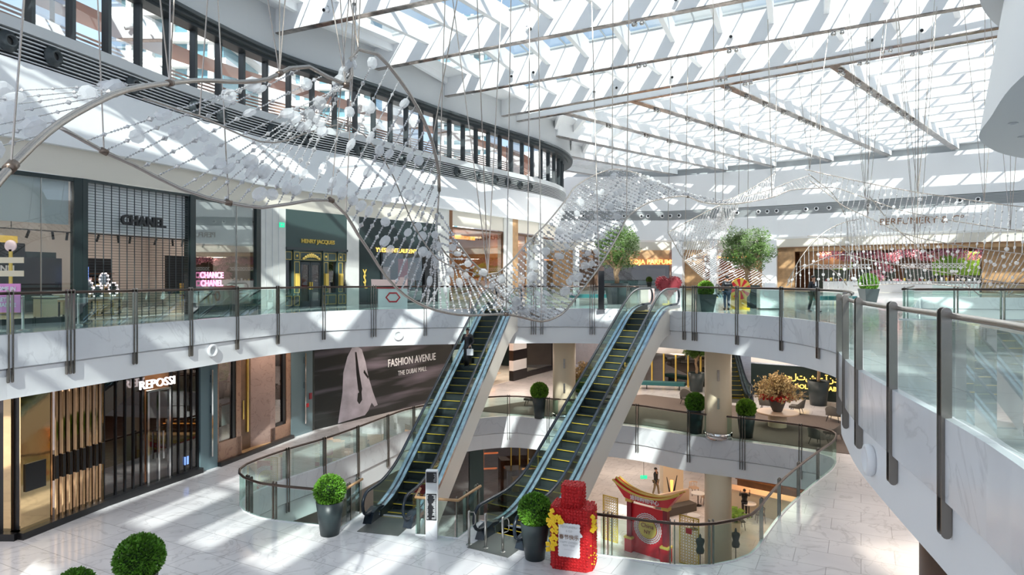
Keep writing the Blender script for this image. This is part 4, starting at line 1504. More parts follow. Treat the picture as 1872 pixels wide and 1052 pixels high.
a.prism([(x_ + xf, z_) for x_, z_ in fx], -0.012, -0.004)
a.v = [(x_, z_, y_) for x_, y_, z_ in a.v]
a.build('robed_figure', 'robe', hb)
a = MB()
for pts in ([(-0.2, 3.6), (-0.1, 3.6), (0.12, 2.4), (0.3, 1.6), (0.2, 1.2), (0.02, 1.6), (-0.1, 2.4)], [(0.0, 1.4), (0.25, 1.5), (0.3, 1.0), (0.1, 0.8), (-0.05, 1.0)], [(0.45, 2.6), (0.75, 2.2), (0.75, 2.05), (0.4, 2.45)]):
    a.prism([(x_ + xf, z_) for x_, z_ in pts], -0.018, -0.013)
a.v = [(x_, z_, y_) for x_, y_, z_ in a.v]
a.build('robe_opening', 'black', hb)
a = MB()
a.prism([(x_ + xf, z_) for x_, z_ in [(-0.35, 3.85), (0.0, 3.88), (0.22, 4.0), (0.3, 4.3), (0.1, 4.38), (-0.2, 4.35), (-0.45, 4.2)]], -0.016, -0.006)
a.v = [(x_, z_, y_) for x_, y_, z_ in a.v]
a.build('dark_hair', 'frame_dark', hb)
text('FASHION AVENUE', 'lettering', 'white_felt', Matrix.Translation((Lo * 0.66, -0.03, 2.72)), 0.60, 0.01, hb, sx=0.80, bold=0.006)
text('THE DUBAI MALL', 'lettering', 'white_felt', Matrix.Translation((Lo * 0.66, -0.03, 2.08)), 0.38, 0.01, hb, sx=0.80)
# black and white striped shop
mz, Lz = mbay(827, 1012)
r = root_at('storefront', 'shop front in broad black and white stripes with lit cosmetic shelves behind the first escalator', 'shop front', mz)
for k in range(6):
    seg('stripe', 'white' if k % 2 else 'black', I4, [(0, Lz * 0.30, -0.05, 0.2, k * 0.74, k * 0.74 + 0.74), (Lz * 0.52, Lz * 0.66, -0.15, 0.2, k * 0.74, k * 0.74 + 0.74)], r)
seg('pane', 'glass_shop', I4, [(Lz * 0.66, Lz, 0.0, 0.03, 0, 4.4)], r)
seg('frame', 'black', I4, [(Lz * 0.66, Lz * 0.68, -0.05, 0.1, 0, 4.4), (Lz * 0.985, Lz, -0.05, 0.1, 0, 4.4), (Lz * 0.66, Lz, -0.05, 0.1, 4.2, 4.4), (Lz * 0.66, Lz, -0.05, 0.1, 0, 0.4)], r)
room(mz, Lz, 5, 4.35, 'dark', 'cream_marble', 'white')
a = MB()
for k in range(6):
    a.box(Lz * 0.3, Lz * 0.52, 0.9, 1.2, 0.5 + k * 0.6, 0.55 + k * 0.6)
a.build('product_shelf', 'table_top', r)
seg('shelf_glow', 'glow_orange', I4, [(Lz * 0.32, Lz * 0.5, 1.22, 1.24, 0.6 + k * 0.6, 0.75 + k * 0.6) for k in range(6)], r)
lamp_in(mz, Lz * 0.6, 2.5, 4.1, 3, 120)
# white wall and rear shops on the middle level
Npath = [Vector(p) for p in [(4.5, 60), (9.2, 47.2), (11.6, 45.9), (15.4, 42.3), (19.7, 39.5), (26, 35.5), (32, 33)]]
a = MB()
a.loft(Npath[:2], -6, Npath[:2], -1.7)
a.build('wall_back', 'pink_marble', kind='structure')
n1, Ln = frame(Npath[1], Npath[2] + (Npath[3] - Npath[2]) * 0.5, -6)
r = root_at('storefront', 'golden lit glass shop front with dark mullions behind the teal bench', 'shop front', n1)
seg('pane', 'glass_dark', I4, [(0, Ln, 0, 0.03, 0.1, 2.2)], r)
seg('mullion', 'gold_paint', I4, [(Ln * t / 6, Ln * t / 6 + 0.1, -0.05, 0.05, 0, 2.2) for t in range(7)], r)
seg('display_wall', 'dark', I4, [(0, Ln, 1.0, 1.1, 0, 2.3)], r)
seg('sign_light', 'exit_green', I4, [(Ln * 0.9, Ln * 0.94, -0.1, -0.05, 0.3, 0.8)], r)
lamp_in(n1, Ln / 2, 0.5, 2.2, 1, 40)
n2, Ln2 = frame(Npath[3], Npath[5], -6)
r = root_at('storefront', 'low black shop front carrying golden Latin and Arabic letters on the middle level', 'shop front', n2)
seg('board', 'dark', I4, [(0, Ln2, 0.0, 0.2, 0.0, 2.0)], r)
tag(text('DOLCE & GABBANA', 'shop_sign', 'glow_gold', n2 @ Matrix.Translation((4.3, -0.05, 0.78)), 0.37, 0.02, bold=0.006), 'golden Latin capitals on the low black shop front', 'sign')
tag(text('دولتشي آند غابانا', 'shop_sign', 'glow_gold', n2 @ Matrix.Translation((4.3, -0.05, 1.35)), 0.5, 0.02, bold=0.006), 'golden Arabic script above the Latin capitals on the low black shop front', 'sign')
n3, Ln3 = frame(Npath[1], Npath[5], -6)
a = MB()
Nh = Npath[2] * 0.5 + Npath[3] * 0.5
a.loft([Npath[1], Npath[2], Nh], -3.9, [Npath[1], Npath[2], Nh], -1.68)
a.loft([Npath[3], Npath[4], Npath[5]], -3.9, [Npath[3], Npath[4], Npath[5]], -1.68)
a.build('wall_back', 'white', kind='structure')

# ---------------------------------------------------------------- lower level
lo = [Vector(p) for p in [(-12, 36), (-5.5, 37.0), (-1.9, 37.6), (3.2, 38.6), (4.4, 41), (5, 55)]]
l1, Ll = frame(lo[1], lo[3], -12)
r = root_at('storefront', 'dark glass restaurant front with gold posts and red lit bar on the lowest level', 'shop front', l1)
seg('column_cladding', 'hj_green', I4, [(3.1, 3.9, -0.3, 0.3, 0, 4.3)], r)
seg('pane', 'glass_dark', I4, [(0, 3.1, 0, 0.03, 0, 4.3), (3.9, Ll, 0, 0.03, 0, 4.3)], r)
seg('post', 'gold_paint', I4, [(x_, x_ + 0.07, -0.06, 0.06, 0, 4.3) for x_ in (5.5, 6.0, 6.5, 7.1, 7.7, 8.3)], r)
room(l1, Ll, 6, 4.25, 'dark_wood', 'dark_wood', 'dark')
seg('bar_light', 'glow_orange', I4, [(4.2, 5.2, 3, 3.1, 1.6, 1.68), (4.4, 5.3, 3.2, 3.3, 2.5, 2.58), (4.3, 4.38, 3, 3.1, 1.6, 3.4)], r)
lamp_in(l1, 4.6, 2.5, 4.1, 1.4, 60, (1, 0.35, 0.12))
lamp_in(l1, 7.4, 2.5, 4.1, 1.4, 60, (1, 0.6, 0.25))
r = root_at('display_case', 'glass cube display case lit yellow on the lowest level beneath the escalators', 'display case', l1 @ Matrix.Translation((5.0, -1.5, 0)))
seg('base', 'black', I4, [(0, 1.8, 0, 1.0, 0, 0.4)], r)
seg('glass', 'glass_dark', I4, [(0.02, 1.78, 0.02, 0.98, 0.4, 2.8)], r)
seg('mannequin_dress', 'petal', I4, [(0.4, 0.8, 0.3, 0.6, 1.5, 2.3)], r)
seg('goods', 'gold_paint', I4, [(0.2, 1.6, 0.2, 0.8, 0.42, 0.8)], r)
a = MB()
a.loft([lo[0], lo[1]], -12, [lo[0], lo[1]], -7.6)
a.loft([lo[3], lo[4], lo[5]], -12, [lo[3], lo[4], lo[5]], -7.6)
a.build('wall_left', 'beige', kind='structure')
# food counter with warm shelves
f1, Lf1 = frame((12.6, 39.5), (18.2, 34.8), -12)
r = root_at('food_counter', 'long cream bakery counter in front of warm lit shelves on the lowest level', 'counter', f1)
seg('counter_body', 'cream', I4, [(0, Lf1, -0.8, 0, 0, 1.15)], r)
seg('counter_top', 'table_top', I4, [(0, Lf1, -0.9, 0.05, 1.15, 1.22)], r)
seg('back_shelf', 'dark_wood', I4, [(0, Lf1, 2.2, 2.5, 0.9 + k * 0.6, 0.96 + k * 0.6) for k in range(5)] + [(0, Lf1, 2.5, 2.6, 0, 4)], r)
seg('shelf_glow', 'glow_orange', I4, [(0, Lf1, 2.44, 2.5, 1.35 + k * 0.6, 1.5 + k * 0.6) for k in range(4)], r)
random.seed(5)
for k in range(34):
    x_ = 0.2 + (k % 17) * Lf1 / 17.5
    zz = 0.96 + 0.6 * (k // 17 + 1)
    a = MB()
    a.ball(f1 @ Vector((x_ + 0.1, 2.3, zz + 0.12)), 0.14, 0.1, 0.12, 8, 6)
    tag(a.build('bread_loaf', random.choice(['table_top', 'wood', 'gold_paint', 'cream'])), 'small brown loaf or jar on the warm lit shelves of the lowest level', 'food', 'goods on the warm lit shelves')
lamp_in(f1, Lf1 / 2, 1.7, 4.1, 3, 230, (1, 0.62, 0.32))
# ---------------------------------------------------------------- glass balustrades
def pill(a, m_, x0, x1, wd, z0, z1, k=6):
    """upright blade with half round ends: thickness along local x, width along local y"""
    pts = []
    r_ = wd / 2
    for j in range(k + 1):
        t = PI * j / k
        pts.append((r_ * math.cos(t), z1 - r_ + r_ * math.sin(t)))
    for j in range(k + 1):
        t = PI + PI * j / k
        pts.append((r_ * math.cos(t), z0 + r_ + r_ * math.sin(t)))
    n_ = len(pts)
    vs = [m_ @ Vector((x_, y_, z_)) for x_ in (x0, x1) for y_, z_ in pts]
    fs = [(i, (i + 1) % n_, n_ + (i + 1) % n_, n_ + i) for i in range(n_)]
    fs += [tuple(range(n_))[::-1], tuple(range(n_, 2 * n_))]
    a.add(vs, fs)


def balustrade(path, z, posts, label, group=None, low=-1.25, glass='glass_green', rail='rail', rr=0.042, wd=0.085, th=0.014, hgt=1.1):
    """path runs with the void on its right; posts = list of (index along path, blades)"""
    path = [Vector(p[:2]) for p in path]
    r_ = thing('glass_balustrade', label, 'railing', (path[0][0], path[0][1], z), group=group)
    base = Vector((path[0][0], path[0][1], z))
    pl = offset(path, 0.02)
    a = MB()
    a.tube([Vector((p[0], p[1], z + hgt)) - base for p in pl], rr, 8)
    a.build('handrail', rail, r_, smooth=True)
    posts = sorted(posts)

    def pt(u):
        i = min(int(u), len(pl) - 2)
        return pl[i].lerp(pl[i + 1], u - i), math.atan2(*(path[i + 1] - path[i]).yx)

    ends = [0.0] + [u for u, _ in posts] + [len(pl) - 1.0]
    for u0, u1 in zip(ends[:-1], ends[1:]):
        if u1 - u0 < 0.05:
            continue
        us = [u0] + [float(k) for k in range(int(u0) + 1, int(math.ceil(u1)))] + [u1]
        q = [pt(u)[0] for u in us]
        if len(q) > 1:
            q = offset(q, 0.0)
            if (q[1] - q[0]).length > 0.1:
                q[0] = q[0] + (q[1] - q[0]).normalized() * 0.04
            if (q[-1] - q[-2]).length > 0.1:
                q[-1] = q[-1] + (q[-2] - q[-1]).normalized() * 0.04
        a = MB()
        b2 = [(p[0] - base[0], p[1] - base[1]) for p in q]
        qo = [(p[0] - base[0], p[1] - base[1]) for p in offset(q, 0.016)]
        a.loft(b2, 0.04, b2, hgt - 0.06)
        a.build('glass_panel', glass, r_)
    for u, nb in posts:
        p, ang = pt(u)
        mm = Matrix.Translation((p[0] - base[0], p[1] - base[1], 0)) @ Matrix.Rotation(ang, 4, 'Z') @ Matrix.Translation((0, 0.005 - wd / 2, 0)) @ Matrix.Translation((0, -0.12 + wd, 0))
        sp_ = 0.11 if wd < 0.1 else 0.12
        for k in range(nb):
            xx = (k - (nb - 1) / 2) * sp_
            a = MB()
            pill(a, mm, xx - th, xx + th, wd, low, hgt + 0.09)
            a.build('post', 'post', r_)
    return r_


def posts_at(path, pxs, dmin, dmax):
    out_ = []
    P = [Vector(p[:2]) for p in path]
    for px, nb in pxs:
        h = ray_hit(P, px, dmin, dmax)
        if h:
            out_.append((h[2], nb))
    return out_


def sub(path, i0, i1):
    return path[i0:i1 + 1]


nU = len(UPPER)
# split the upper opening's balustrade where the escalators land
def nearest(path, p):
    return min(range(len(path)), key=lambda i: (path[i][0] - p[0]) ** 2 + (path[i][1] - p[1]) ** 2)


i_a = nearest(UPPER, (-1.35, 31.9))
i_b = nearest(UPPER, (0.55, 32.0))
i_c = nearest(UPPER, (5.9, 31.1))
i_d = nearest(UPPER, (7.7, 29.4))
i_e = nearest(UPPER, (8.1, 15.7))
i_f = nearest(UPPER, (4.15, 5.3))
s1 = UPPER[:i_a + 1]
balustrade(s1, 0, posts_at(s1, [(14, 2), (124, 3), (243, 2), (345, 2), (430, 2), (505, 2), (590, 2), (682, 3), (777, 2), (860, 2)], 12, 34), 'green glass balustrade of the upper walkway running past the shops to the first escalator')
s2 = UPPER[i_b:i_c + 1]
balustrade(s2, 0, posts_at(s2, [(975, 3), (990, 2), (1083, 3), (1150, 2)], 28, 34), 'green glass balustrade of the upper floor between the tops of the two escalators')
s3 = UPPER[i_d:i_e + 1]
balustrade(s3, 0, posts_at(s3, [(1253, 2), (1272, 3), (1350, 2), (1432, 2), (1500, 2)], 19, 31), 'green glass balustrade in front of the prize wheel and the walking man')
s4 = UPPER[i_e:nearest(UPPER, (3.3, 3.3)) + 1]
def posts_d(path, ds, lo=None):
    o_ = []
    for d_ in ds:
        for i in range(len(path) - 1):
            if (path[i][1] - d_) * (path[i + 1][1] - d_) <= 0:
                o_.append((i + (path[i][1] - d_) / (path[i][1] - path[i + 1][1]), 2))
                break
    return o_


balustrade(s4, 0, posts_d(s4, [15.3, 13.2, 12.0, 10.6, 8.75, 6.95]), 'large near glass balustrade curving down the right side of the picture', rail='tube', rr=0.037, wd=0.10, th=0.010, glass='glass_near')
V2p = VOID2
v2 = [(14.6, 30), (14.0, 23.8), (24, 22.9), (50, 21.5)]
v2 = [Vector(p) for p in v2]
v2r = cat_rom([(20.5, 34), (16.5, 28), (14.6, 25), (14.2, 23.9), (16, 23.6), (24, 22.9), (38, 22.2), (50, 21.5)][::-1], 0.8)
v2r = [Vector(p[:2]) for p in cat_rom([(20.8, 34.0), (15.0, 25.0), (14.2, 23.9), (16, 23.4), (24, 22.6), (38, 21.9)], 0.8)]
o_ = balustrade(v2r[::-1], 0, posts_at(v2r[::-1], [(1655, 2), (1750, 2), (1836, 2), (1637, 1), (1620, 1)], 20, 40), 'green glass balustrade around the second opening, seen over the near railing')
pend = [Vector(p) for p in [(35.5, 55.5), (44, 49.6), (56, 44.5)]]
balustrade(pend[::1], 0, [(k * 0.25, 2) for k in range(1, 8)], 'distant glass balustrade before the perfume hall', glass='glass')

# middle level
nM = len(MIDc)
mr_ = MIDc[::-1]
balustrade(mr_, -6, posts_at(mr_, [(448, 2), (455, 1), (498, 2), (606, 2)], 19, 21.9) + posts_at(mr_, [(523, 2), (590, 2), (651, 2), (706, 2), (754, 2), (800, 2)], 23, 35) + posts_at(mr_, [(930, 2), (1003, 2), (1166, 2), (1260, 2), (1358, 3), (1465, 2)], 28, 37) + posts_at(mr_, [(1538, 2), (1500, 2), (1465, 2), (1430, 2), (1398, 2), (1380, 2)], 18.2, 27.3) + posts_at(mr_, [(1303, 2), (1229, 2), (1110, 3)], 16.5, 18.0), 'glass balustrade winding round the middle floor opening with a dark handrail')
fr_ = [mid_poly[nM - 1], mid_poly[nM]]
balustrade([mid_poly[nM], mid_poly[nM - 1]], -6, [(0.12, 2), (0.55, 2)], 'short glass balustrade beside the left foot of the first escalator', rail='wood')
q_ = mid_poly[nM + 1:nM + 5]
balustrade([(q_[3][0] + 0.0, q_[3][1]), q_[2], q_[1], (q_[1][0] + 0.02, q_[1][1] + 0.8)], -6, [(0.1, 2), (0.6, 2), (1.05, 1), (1.75, 2), (2.1, 2)], 'three-sided glass balustrade between the feet of the two escalators', rail='wood')
balustrade([mid_poly[0], mid_poly[-1]], -6, [(0.3, 2), (0.95, 2)], 'short glass balustrade behind the red flower bottle')

# round speaker openings on the white fascias
for (px, py, z_, path, dm, lab) in ((385, 639, -1.15, UPPER, (18, 30), 'round white nozzle on the white band near the jewellery letters'), (728, 607, -1.2, UPPER, (28, 34), 'round white nozzle on the white band above the hoarding letters'), (1600, 830, -1.25, UPPER, (7.5, 12), 'large round white nozzle on the near curved white band, upper one'), (1862, 1030, -1.25, UPPER, (4, 7), 'large round white nozzle cut by the bottom right corner')):
    h = ray_hit(path, px, *dm)
    if not h:
        continue
    p, ang, _ = h
    r = thing('air_nozzle', lab, 'air nozzle', (p[0], p[1], z_), ang)
    a = MB()
    prof = [(0.10, 0.0), (0.20, 0.0), (0.24, 0.05), (0.23, 0.12), (0.17, 0.13), (0.14, 0.06), (0.10, 0.02)]
    a.lathe(prof, k=24)
    a.v = [(x_, -z2 - 0.02, y_) for x_, y_, z2 in a.v]
    a.build('ring', 'white', r, smooth=True)
    a = MB()
    a.lathe([(0.13, 0.03), (0.13, 0.05)], k=20)
    a.v = [(x_, -z2 - 0.02, y_) for x_, y_, z2 in a.v]
    a.build('throat', 'soft_grey', r)

# jet nozzles along the grilles
for i, px in enumerate((12, 96, 242, 355, 404, 497, 560, 655, 735, 770, 835, 872, 905, 928, 950, 968)):
    h = ray_hit(W2, px, 15, 62)
    if not h:
        continue
    p, ang, _ = h
    r = thing('jet_nozzle', 'round dark air jet set in the long curving grille of the near wall', 'air nozzle', (p[0], p[1], zs(8.18)), ang, 'air jets in the near grille')
    a = MB()
    a.lathe([(0.30, 0.0), (0.34, 0.02), (0.33, 0.08), (0.24, 0.10), (0.22, 0.2), (0.15, 0.24), (0.13, 0.1)], k=18)
    a.v = [(x_, -z2 - 0.0, y_) for x_, y_, z2 in a.v]
    a.build('ring', 'frame_dark', r, smooth=True)
    a = MB()
    a.lathe([(0.13, 0.10), (0.13, 0.12)], k=14)
    a.v = [(x_, -z2, y_) for x_, y_, z2 in a.v]
    a.build('throat', 'black', r)
V1v = [Vector(p) for p in V1]
for i, px in enumerate((1066, 1140, 1172, 1184, 1210, 1226, 1242, 1348, 1387, 1403, 1420, 1474, 1493, 1516, 1588, 1613, 1755, 1788)):
    h = ray_hit(V1v, px, 40, 90)
    p, ang, _ = h
    r = thing('jet_nozzle', 'small round air jet set in the far wall grille', 'air nozzle', (p[0], p[1], zs(8.2)), ang, 'air jets in the far grille')
    a = MB()
    a.lathe([(0.2, 0.0), (0.24, 0.02), (0.22, 0.2), (0.14, 0.24)], k=14)
    a.v = [(x_, -z2 - 0.0, y_) for x_, y_, z2 in a.v]
    a.build('ring', 'white', r, smooth=True)
    a = MB()
    a.lathe([(0.14, 0.24), (0.14, 0.26)], k=12)
    a.v = [(x_, -z2, y_) for x_, y_, z2 in a.v]
    a.build('throat', 'black', r)


# ---------------------------------------------------------------- escalators
def escalator(B, T, z0, rise, label, low_side=1.05, nsteps=True):
    B = Vector(B)
    T = Vector(T)
    L = (T - B).length
    ang = math.atan2(T.y - B.y, T.x - B.x)
    run = rise / math.tan(math.radians(30))
    fl = max(0.4, (L - run) / 2)
    run = L - 2 * fl
    r_ = thing('escalator', label, 'escalator', (B.x, B.y, z0), ang)
    # local: +x up the run, y across, z up

    def zat(x_):
        if x_ < fl:
            return 0.0
        if x_ > L - fl:
            return rise
        return rise * (x_ - fl) / run

    def prof(x0, x1, dz, n_=60, soft=0.9):
        res = []
        for i in range(n_ + 1):
            x_ = x0 + (x1 - x0) * i / n_
            zz = 0
            for t in range(-3, 4):
                zz += zat(x_ + t * soft / 3)
            res.append((x_, zz / 7 + dz))
        return res

    def side(name, mat, y0, y1, up, dn, x0, x1):
        pu = prof(x0, x1, up)
        pd = prof(x0, x1, dn)
        n_ = len(pu)
        a = MB()
        vs = [(x_, y0, z_) for x_, z_ in pu] + [(x_, y0, z_) for x_, z_ in pd] + [(x_, y1, z_) for x_, z_ in pu] + [(x_, y1, z_) for x_, z_ in pd]
        fs = []
        for i in range(n_ - 1):
            fs.append((i, i + 1, n_ + i + 1, n_ + i))
            fs.append((2 * n_ + i, 3 * n_ + i, 3 * n_ + i + 1, 2 * n_ + i + 1))
            fs.append((i, 2 * n_ + i, 2 * n_ + i + 1, i + 1))
            fs.append((n_ + i, n_ + i + 1, 3 * n_ + i + 1, 3 * n_ + i))
        fs += [(0, n_, 3 * n_, 2 * n_), (n_ - 1, 3 * n_ - 1, 4 * n_ - 1, 2 * n_ - 1)]
        a.add(vs, fs)
        return a.build(name, mat, r_, smooth=False)

    # boxed truss, open below the floor plane at the foot
    side('truss_cladding', 'esc_side', -0.80, -0.74, 0.12, -low_side, 0.9, L + 1.2)
    side('truss_cladding', 'esc_side', 0.74, 0.80, 0.12, -low_side, 0.9, L + 1.2)
    side('underside', 'esc_side', -0.74, 0.74, -low_side + 0.06, -low_side, 0.9, L + 1.2)
    for s_ in (-1, 1):
        side('deck', 'esc_deck', s_ * 0.52 if s_ > 0 else -0.82, 0.82 if s_ > 0 else -0.52, 0.24, 0.10, -0.1, L + 0.8)
        side('deck_strip', 'rubber', s_ * 0.66 - 0.02, s_ * 0.66 + 0.02, 0.27, 0.24, -0.1, L + 0.8)
        side('skirt', 'step_metal', s_ * 0.51 - 0.01, s_ * 0.51 + 0.01, 0.24, -0.1, 0, L)
        side('glass_panel', 'glass', s_ * 0.66 - 0.006, s_ * 0.66 + 0.006, 0.95, 0.26, -0.2, L + 0.6)
        pu = prof(-0.55, L + 0.8, 1.0, 60)
        pts = [(x_, s_ * 0.66, z_) for x_, z_ in pu]
        x0, z_0 = pu[0]
        loop = [(x0 - 0.36 * math.sin(t), s_ * 0.66, z_0 - 0.36 + 0.36 * math.cos(t)) for t in [PI * k / 8 for k in range(8, 0, -1)]]
        x1, z_1 = pu[-1]
        loop2 = [(x1 + 0.36 * math.sin(t), s_ * 0.66, z_1 - 0.36 + 0.36 * math.cos(t)) for t in [PI * k / 8 for k in range(1, 9)]]
        lead = [(0.3, s_ * 0.66, 0.27), (0.0, s_ * 0.66, 0.27)]
        lead2 = [(L, s_ * 0.66, rise + 0.27), (L - 0.3, s_ * 0.66, rise + 0.27)]
        a = MB()
        a.tube(lead + loop + pts + loop2 + lead2, 0.05, 8)
        a.build('handrail', 'rubber', r_, smooth=True)
        a = MB()
        a.prism([(-0.55, 0.0), (-0.35, 0.3), (0.0, 0.36), (0.35, 0.3), (0.45, 0.0)], -0.14, 0.14)
        a.v = [(x_ - 0.1, s_ * 0.66 + z_, y_) for x_, y_, z_ in a.v]
        a.build('newel_base', 'rubber', r_)
    a = MB()
    a.box(-1.25, 0.05, -0.66, 0.66, 0.0, 0.015)
    a.build('floor_plate', 'plate_metal', r_)
    a = MB()
    a.box(L, L + 1.3, -0.52, 0.52, rise, rise + 0.015)
    a.build('floor_plate', 'plate_metal', r_)
    nst = int(L / 0.40)
    for k in range(nst):
        x_ = 0.05 + k * (L - 0.1) / nst
        x2 = 0.05 + (k + 1) * (L - 0.1) / nst
        zm = max(0, min(rise, rise * ((x_ + x2) / 2 + 0.1 - fl) / run))
        zp = max(0, min(rise, rise * ((x_ + x2) / 2 - 0.3 - fl) / run))
        a = MB()
        a.box(x_, x2, -0.5, 0.5, zm - 0.05, zm)
        a.box(x_, x_ + 0.02, -0.5, 0.5, min(zp, zm - 0.05), zm)
        st = a.build('step', 'step_metal', r_)
        a = MB()
        a.box(x_ - 0.004, x_ + 0.045, -0.5, 0.5, zm, zm + 0.006)
        a.box(x_, x2, -0.5, -0.455, zm, zm + 0.005)
        a.build('step_edge', 'yellow', st)
    return r_, (lambda x_: zat(x_)), ang, L


e1, z1f, ang1, LL1 = escalator((-3.62, 20.45), (-0.45, 32.3), -6, 6, 'escalator with a woman on it, nearer the dark hoarding')
e2, z2f, ang2, LL2 = escalator((-0.05, 19.0), (6.85, 30.8), -6, 6, 'empty escalator rising behind the red flower bottle')
e3, _, _, _ = escalator((-0.6, 24.6), (-7.4, 33.0), -12, 6, 'dim escalator under the first one, climbing from the lowest level') if False else (None, 0, 0, 0)
b5 = (15.3, 41.2)
e4, _, _, _ = escalator((14.0, 40.6), (15.9, 52.8), -6, 6, 'distant escalator seen beside the cream column')

# directory totem
tx, ty = G(789, 988, -6)
r = thing('directory_totem', 'slim directory totem with black text panels on a marble base between the escalators', 'directory', (tx, ty + 0.1, -6), math.atan2(-0.52, 1.11) * 0.2)
seg('frame', 'white', I4, [(-0.17, 0.17, -0.08, 0.08, 0.52, 1.98)], r)
seg('marble_base', 'fascia_marble', I4, [(-0.17, 0.17, -0.09, 0.09, 0, 0.52)], r)
seg('text_panel', 'black', I4, [(-0.15, 0.15, -0.095, -0.08, 0.56, 1.32)], r)
seg('text_panel', 'soft_grey', I4, [(-0.15, 0.15, -0.094, -0.08, 1.34, 1.62)], r)
seg('text_panel', 'black', I4, [(-0.15, 0.15, -0.095, -0.08, 1.64, 1.94)], r)
random.seed(2)
a = MB()
for k in range(26):
    zz = 0.60 + k * 0.027
    w_ = random.uniform(0.03, 0.12)
    a.box(-0.13, -0.13 + w_ * 0.4, -0.099, -0.094, zz, zz + 0.009)
    a.box(0.13 - w_, 0.13, -0.099, -0.094, zz, zz + 0.009)
for k in range(7):
    zz = 1.68 + k * 0.034
    a.box(0.13 - random.uniform(0.03, 0.1), 0.13, -0.099, -0.094, zz, zz + 0.01)
a.build('text_lines', 'white_felt', r)

# steel guard posts before the second escalator
for i, (px, py, lab) in enumerate(((857.5, 997, 'steel guard post nearest the totem'), (887.5, 1003, 'middle one of the three steel guard posts'), (919, 1010, 'steel guard post nearest the potted bush'))):
    x_, y_ = G(px, py, -6)
    r = thing('guard_post', lab, 'post', (x_, y_, -6), group='steel guard posts at the escalator foot')
    a = MB()
    a.lathe([(0.035, 0.02), (0.035, 0.95), (0.02, 0.97)], k=12)
    a.build('tube', 'steel', r, smooth=True)
    a = MB()
    a.lathe([(0.08, 0.0), (0.08, 0.02), (0.05, 0.03)], k=14)
    a.build('foot', 'steel', r)
    if i != 1:
        a = MB()
        a.tube([(0.03, 0.0, 0.92), (0.14, 0.05, 0.9), (0.17, 0.06, 0.82), (0.17, 0.06, 0.62), (0.14, 0.05, 0.55), (0.03, 0, 0.53)], 0.014, 6)
        a.build('grab_bar', 'steel', r)

# rope stanchions at the left
for i, (px, py, lab) in enumerate(((42, 605, 'slim steel barrier post at the far left of the walkway'), (143, 595, 'slim steel barrier post before the shutter frame'))):
    x_, y_ = G(px, py, 0)
    r = thing('barrier_post', lab, 'barrier post', (x_, y_, 0), group='belt barrier posts on the walkway')
    a = MB()
    a.lathe([(0.17, 0), (0.17, 0.02), (0.04, 0.04), (0.035, 0.05), (0.035, 0.95), (0.04, 0.96), (0.04, 1.0)], k=14)
    a.build('pole', 'steel', r, smooth=True)
    pole = r
p0, p1 = G(42, 605, 0), G(143, 595, 0)
a = MB()
a.tube([(p0[0], p0[1], 0.93), ((p0[0] + p1[0]) / 2, (p0[1] + p1[1]) / 2, 0.88), (p1[0], p1[1], 0.93)], 0.02, 6)
a.tube([(p0[0], p0[1], 0.93), (p0[0] - 1.8, p0[1] - 1.4, 0.9)], 0.02, 6)
tag(a.build('barrier_belt', 'black'), 'dark belt stretched between the slim steel barrier posts', 'barrier belt')
# ---------------------------------------------------------------- plants
def leafball(n_, R_, s, seed, sq=1.0, rough=0.12):
    rnd = random.Random(seed)
    a = MB()
    for _ in range(n_):
        u = Vector((rnd.gauss(0, 1), rnd.gauss(0, 1), rnd.gauss(0, 1))).normalized()
        rr = R_ * (1 - rough * rnd.random() ** 1.5 + rough * 0.5 * rnd.random() ** 3)
        p = Vector((u.x * rr, u.y * rr, u.z * rr * sq))
        d = (u + Vector((rnd.uniform(-1, 1), rnd.uniform(-1, 1), rnd.uniform(-0.6, 1))) * 0.8).normalized()
        t = d.orthogonal().normalized()
        t = (Matrix.Rotation(rnd.uniform(0, PI), 3, d) @ t)
        q = s * rnd.uniform(0.7, 1.4)
        a.add([p, p + t * q * 0.3 + d * q * 0.5, p + d * q, p - t * q * 0.3 + d * q * 0.5], [(0, 1, 2, 3)])
    return a


bush = leafball(5200, 0.43, 0.06, 1)
bush_me = bush.build('foliage', 'leaf')
bushL = leafball(4200, 0.36, 0.07, 2)
bushL_me = bushL.build('foliage', 'leaf_light')
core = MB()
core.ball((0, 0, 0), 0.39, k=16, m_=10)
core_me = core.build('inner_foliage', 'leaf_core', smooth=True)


def square_pot(r_, h, wt, wb, mat='pot'):
    a = MB()
    a.add([(-wb, -wb, 0), (wb, -wb, 0), (wb, wb, 0), (-wb, wb, 0), (-wt, -wt, h), (wt, -wt, h), (wt, wt, h), (-wt, wt, h)], [(3, 2, 1, 0), (0, 1, 5, 4), (1, 2, 6, 5), (2, 3, 7, 6), (3, 0, 4, 7)])
    w2 = wt - 0.05
    a.add([(-wt, -wt, h), (wt, -wt, h), (wt, wt, h), (-wt, wt, h), (-w2, -w2, h), (w2, -w2, h), (w2, w2, h), (-w2, w2, h)], [(0, 1, 5, 4), (1, 2, 6, 5), (2, 3, 7, 6), (3, 0, 4, 7)])
    a.build('pot', mat, r_)
    a = MB()
    a.box(-w2, w2, -w2, w2, h - 0.08, h - 0.04)
    a.build('soil', 'soil', r_)


def round_pot(r_, h, rt, rb, mat='pot'):
    a = MB()
    a.lathe([(rb, 0), (rb + (rt - rb) * 0.5, h * 0.5), (rt, h), (rt - 0.04, h), (rt - 0.05, h - 0.1)], k=32)
    a.build('pot', mat, r_, smooth=True)
    a = MB()
    a.lathe([(rt - 0.05, h - 0.11), (rt - 0.05, h - 0.10)], k=24)
    a.build('soil', 'soil', r_)


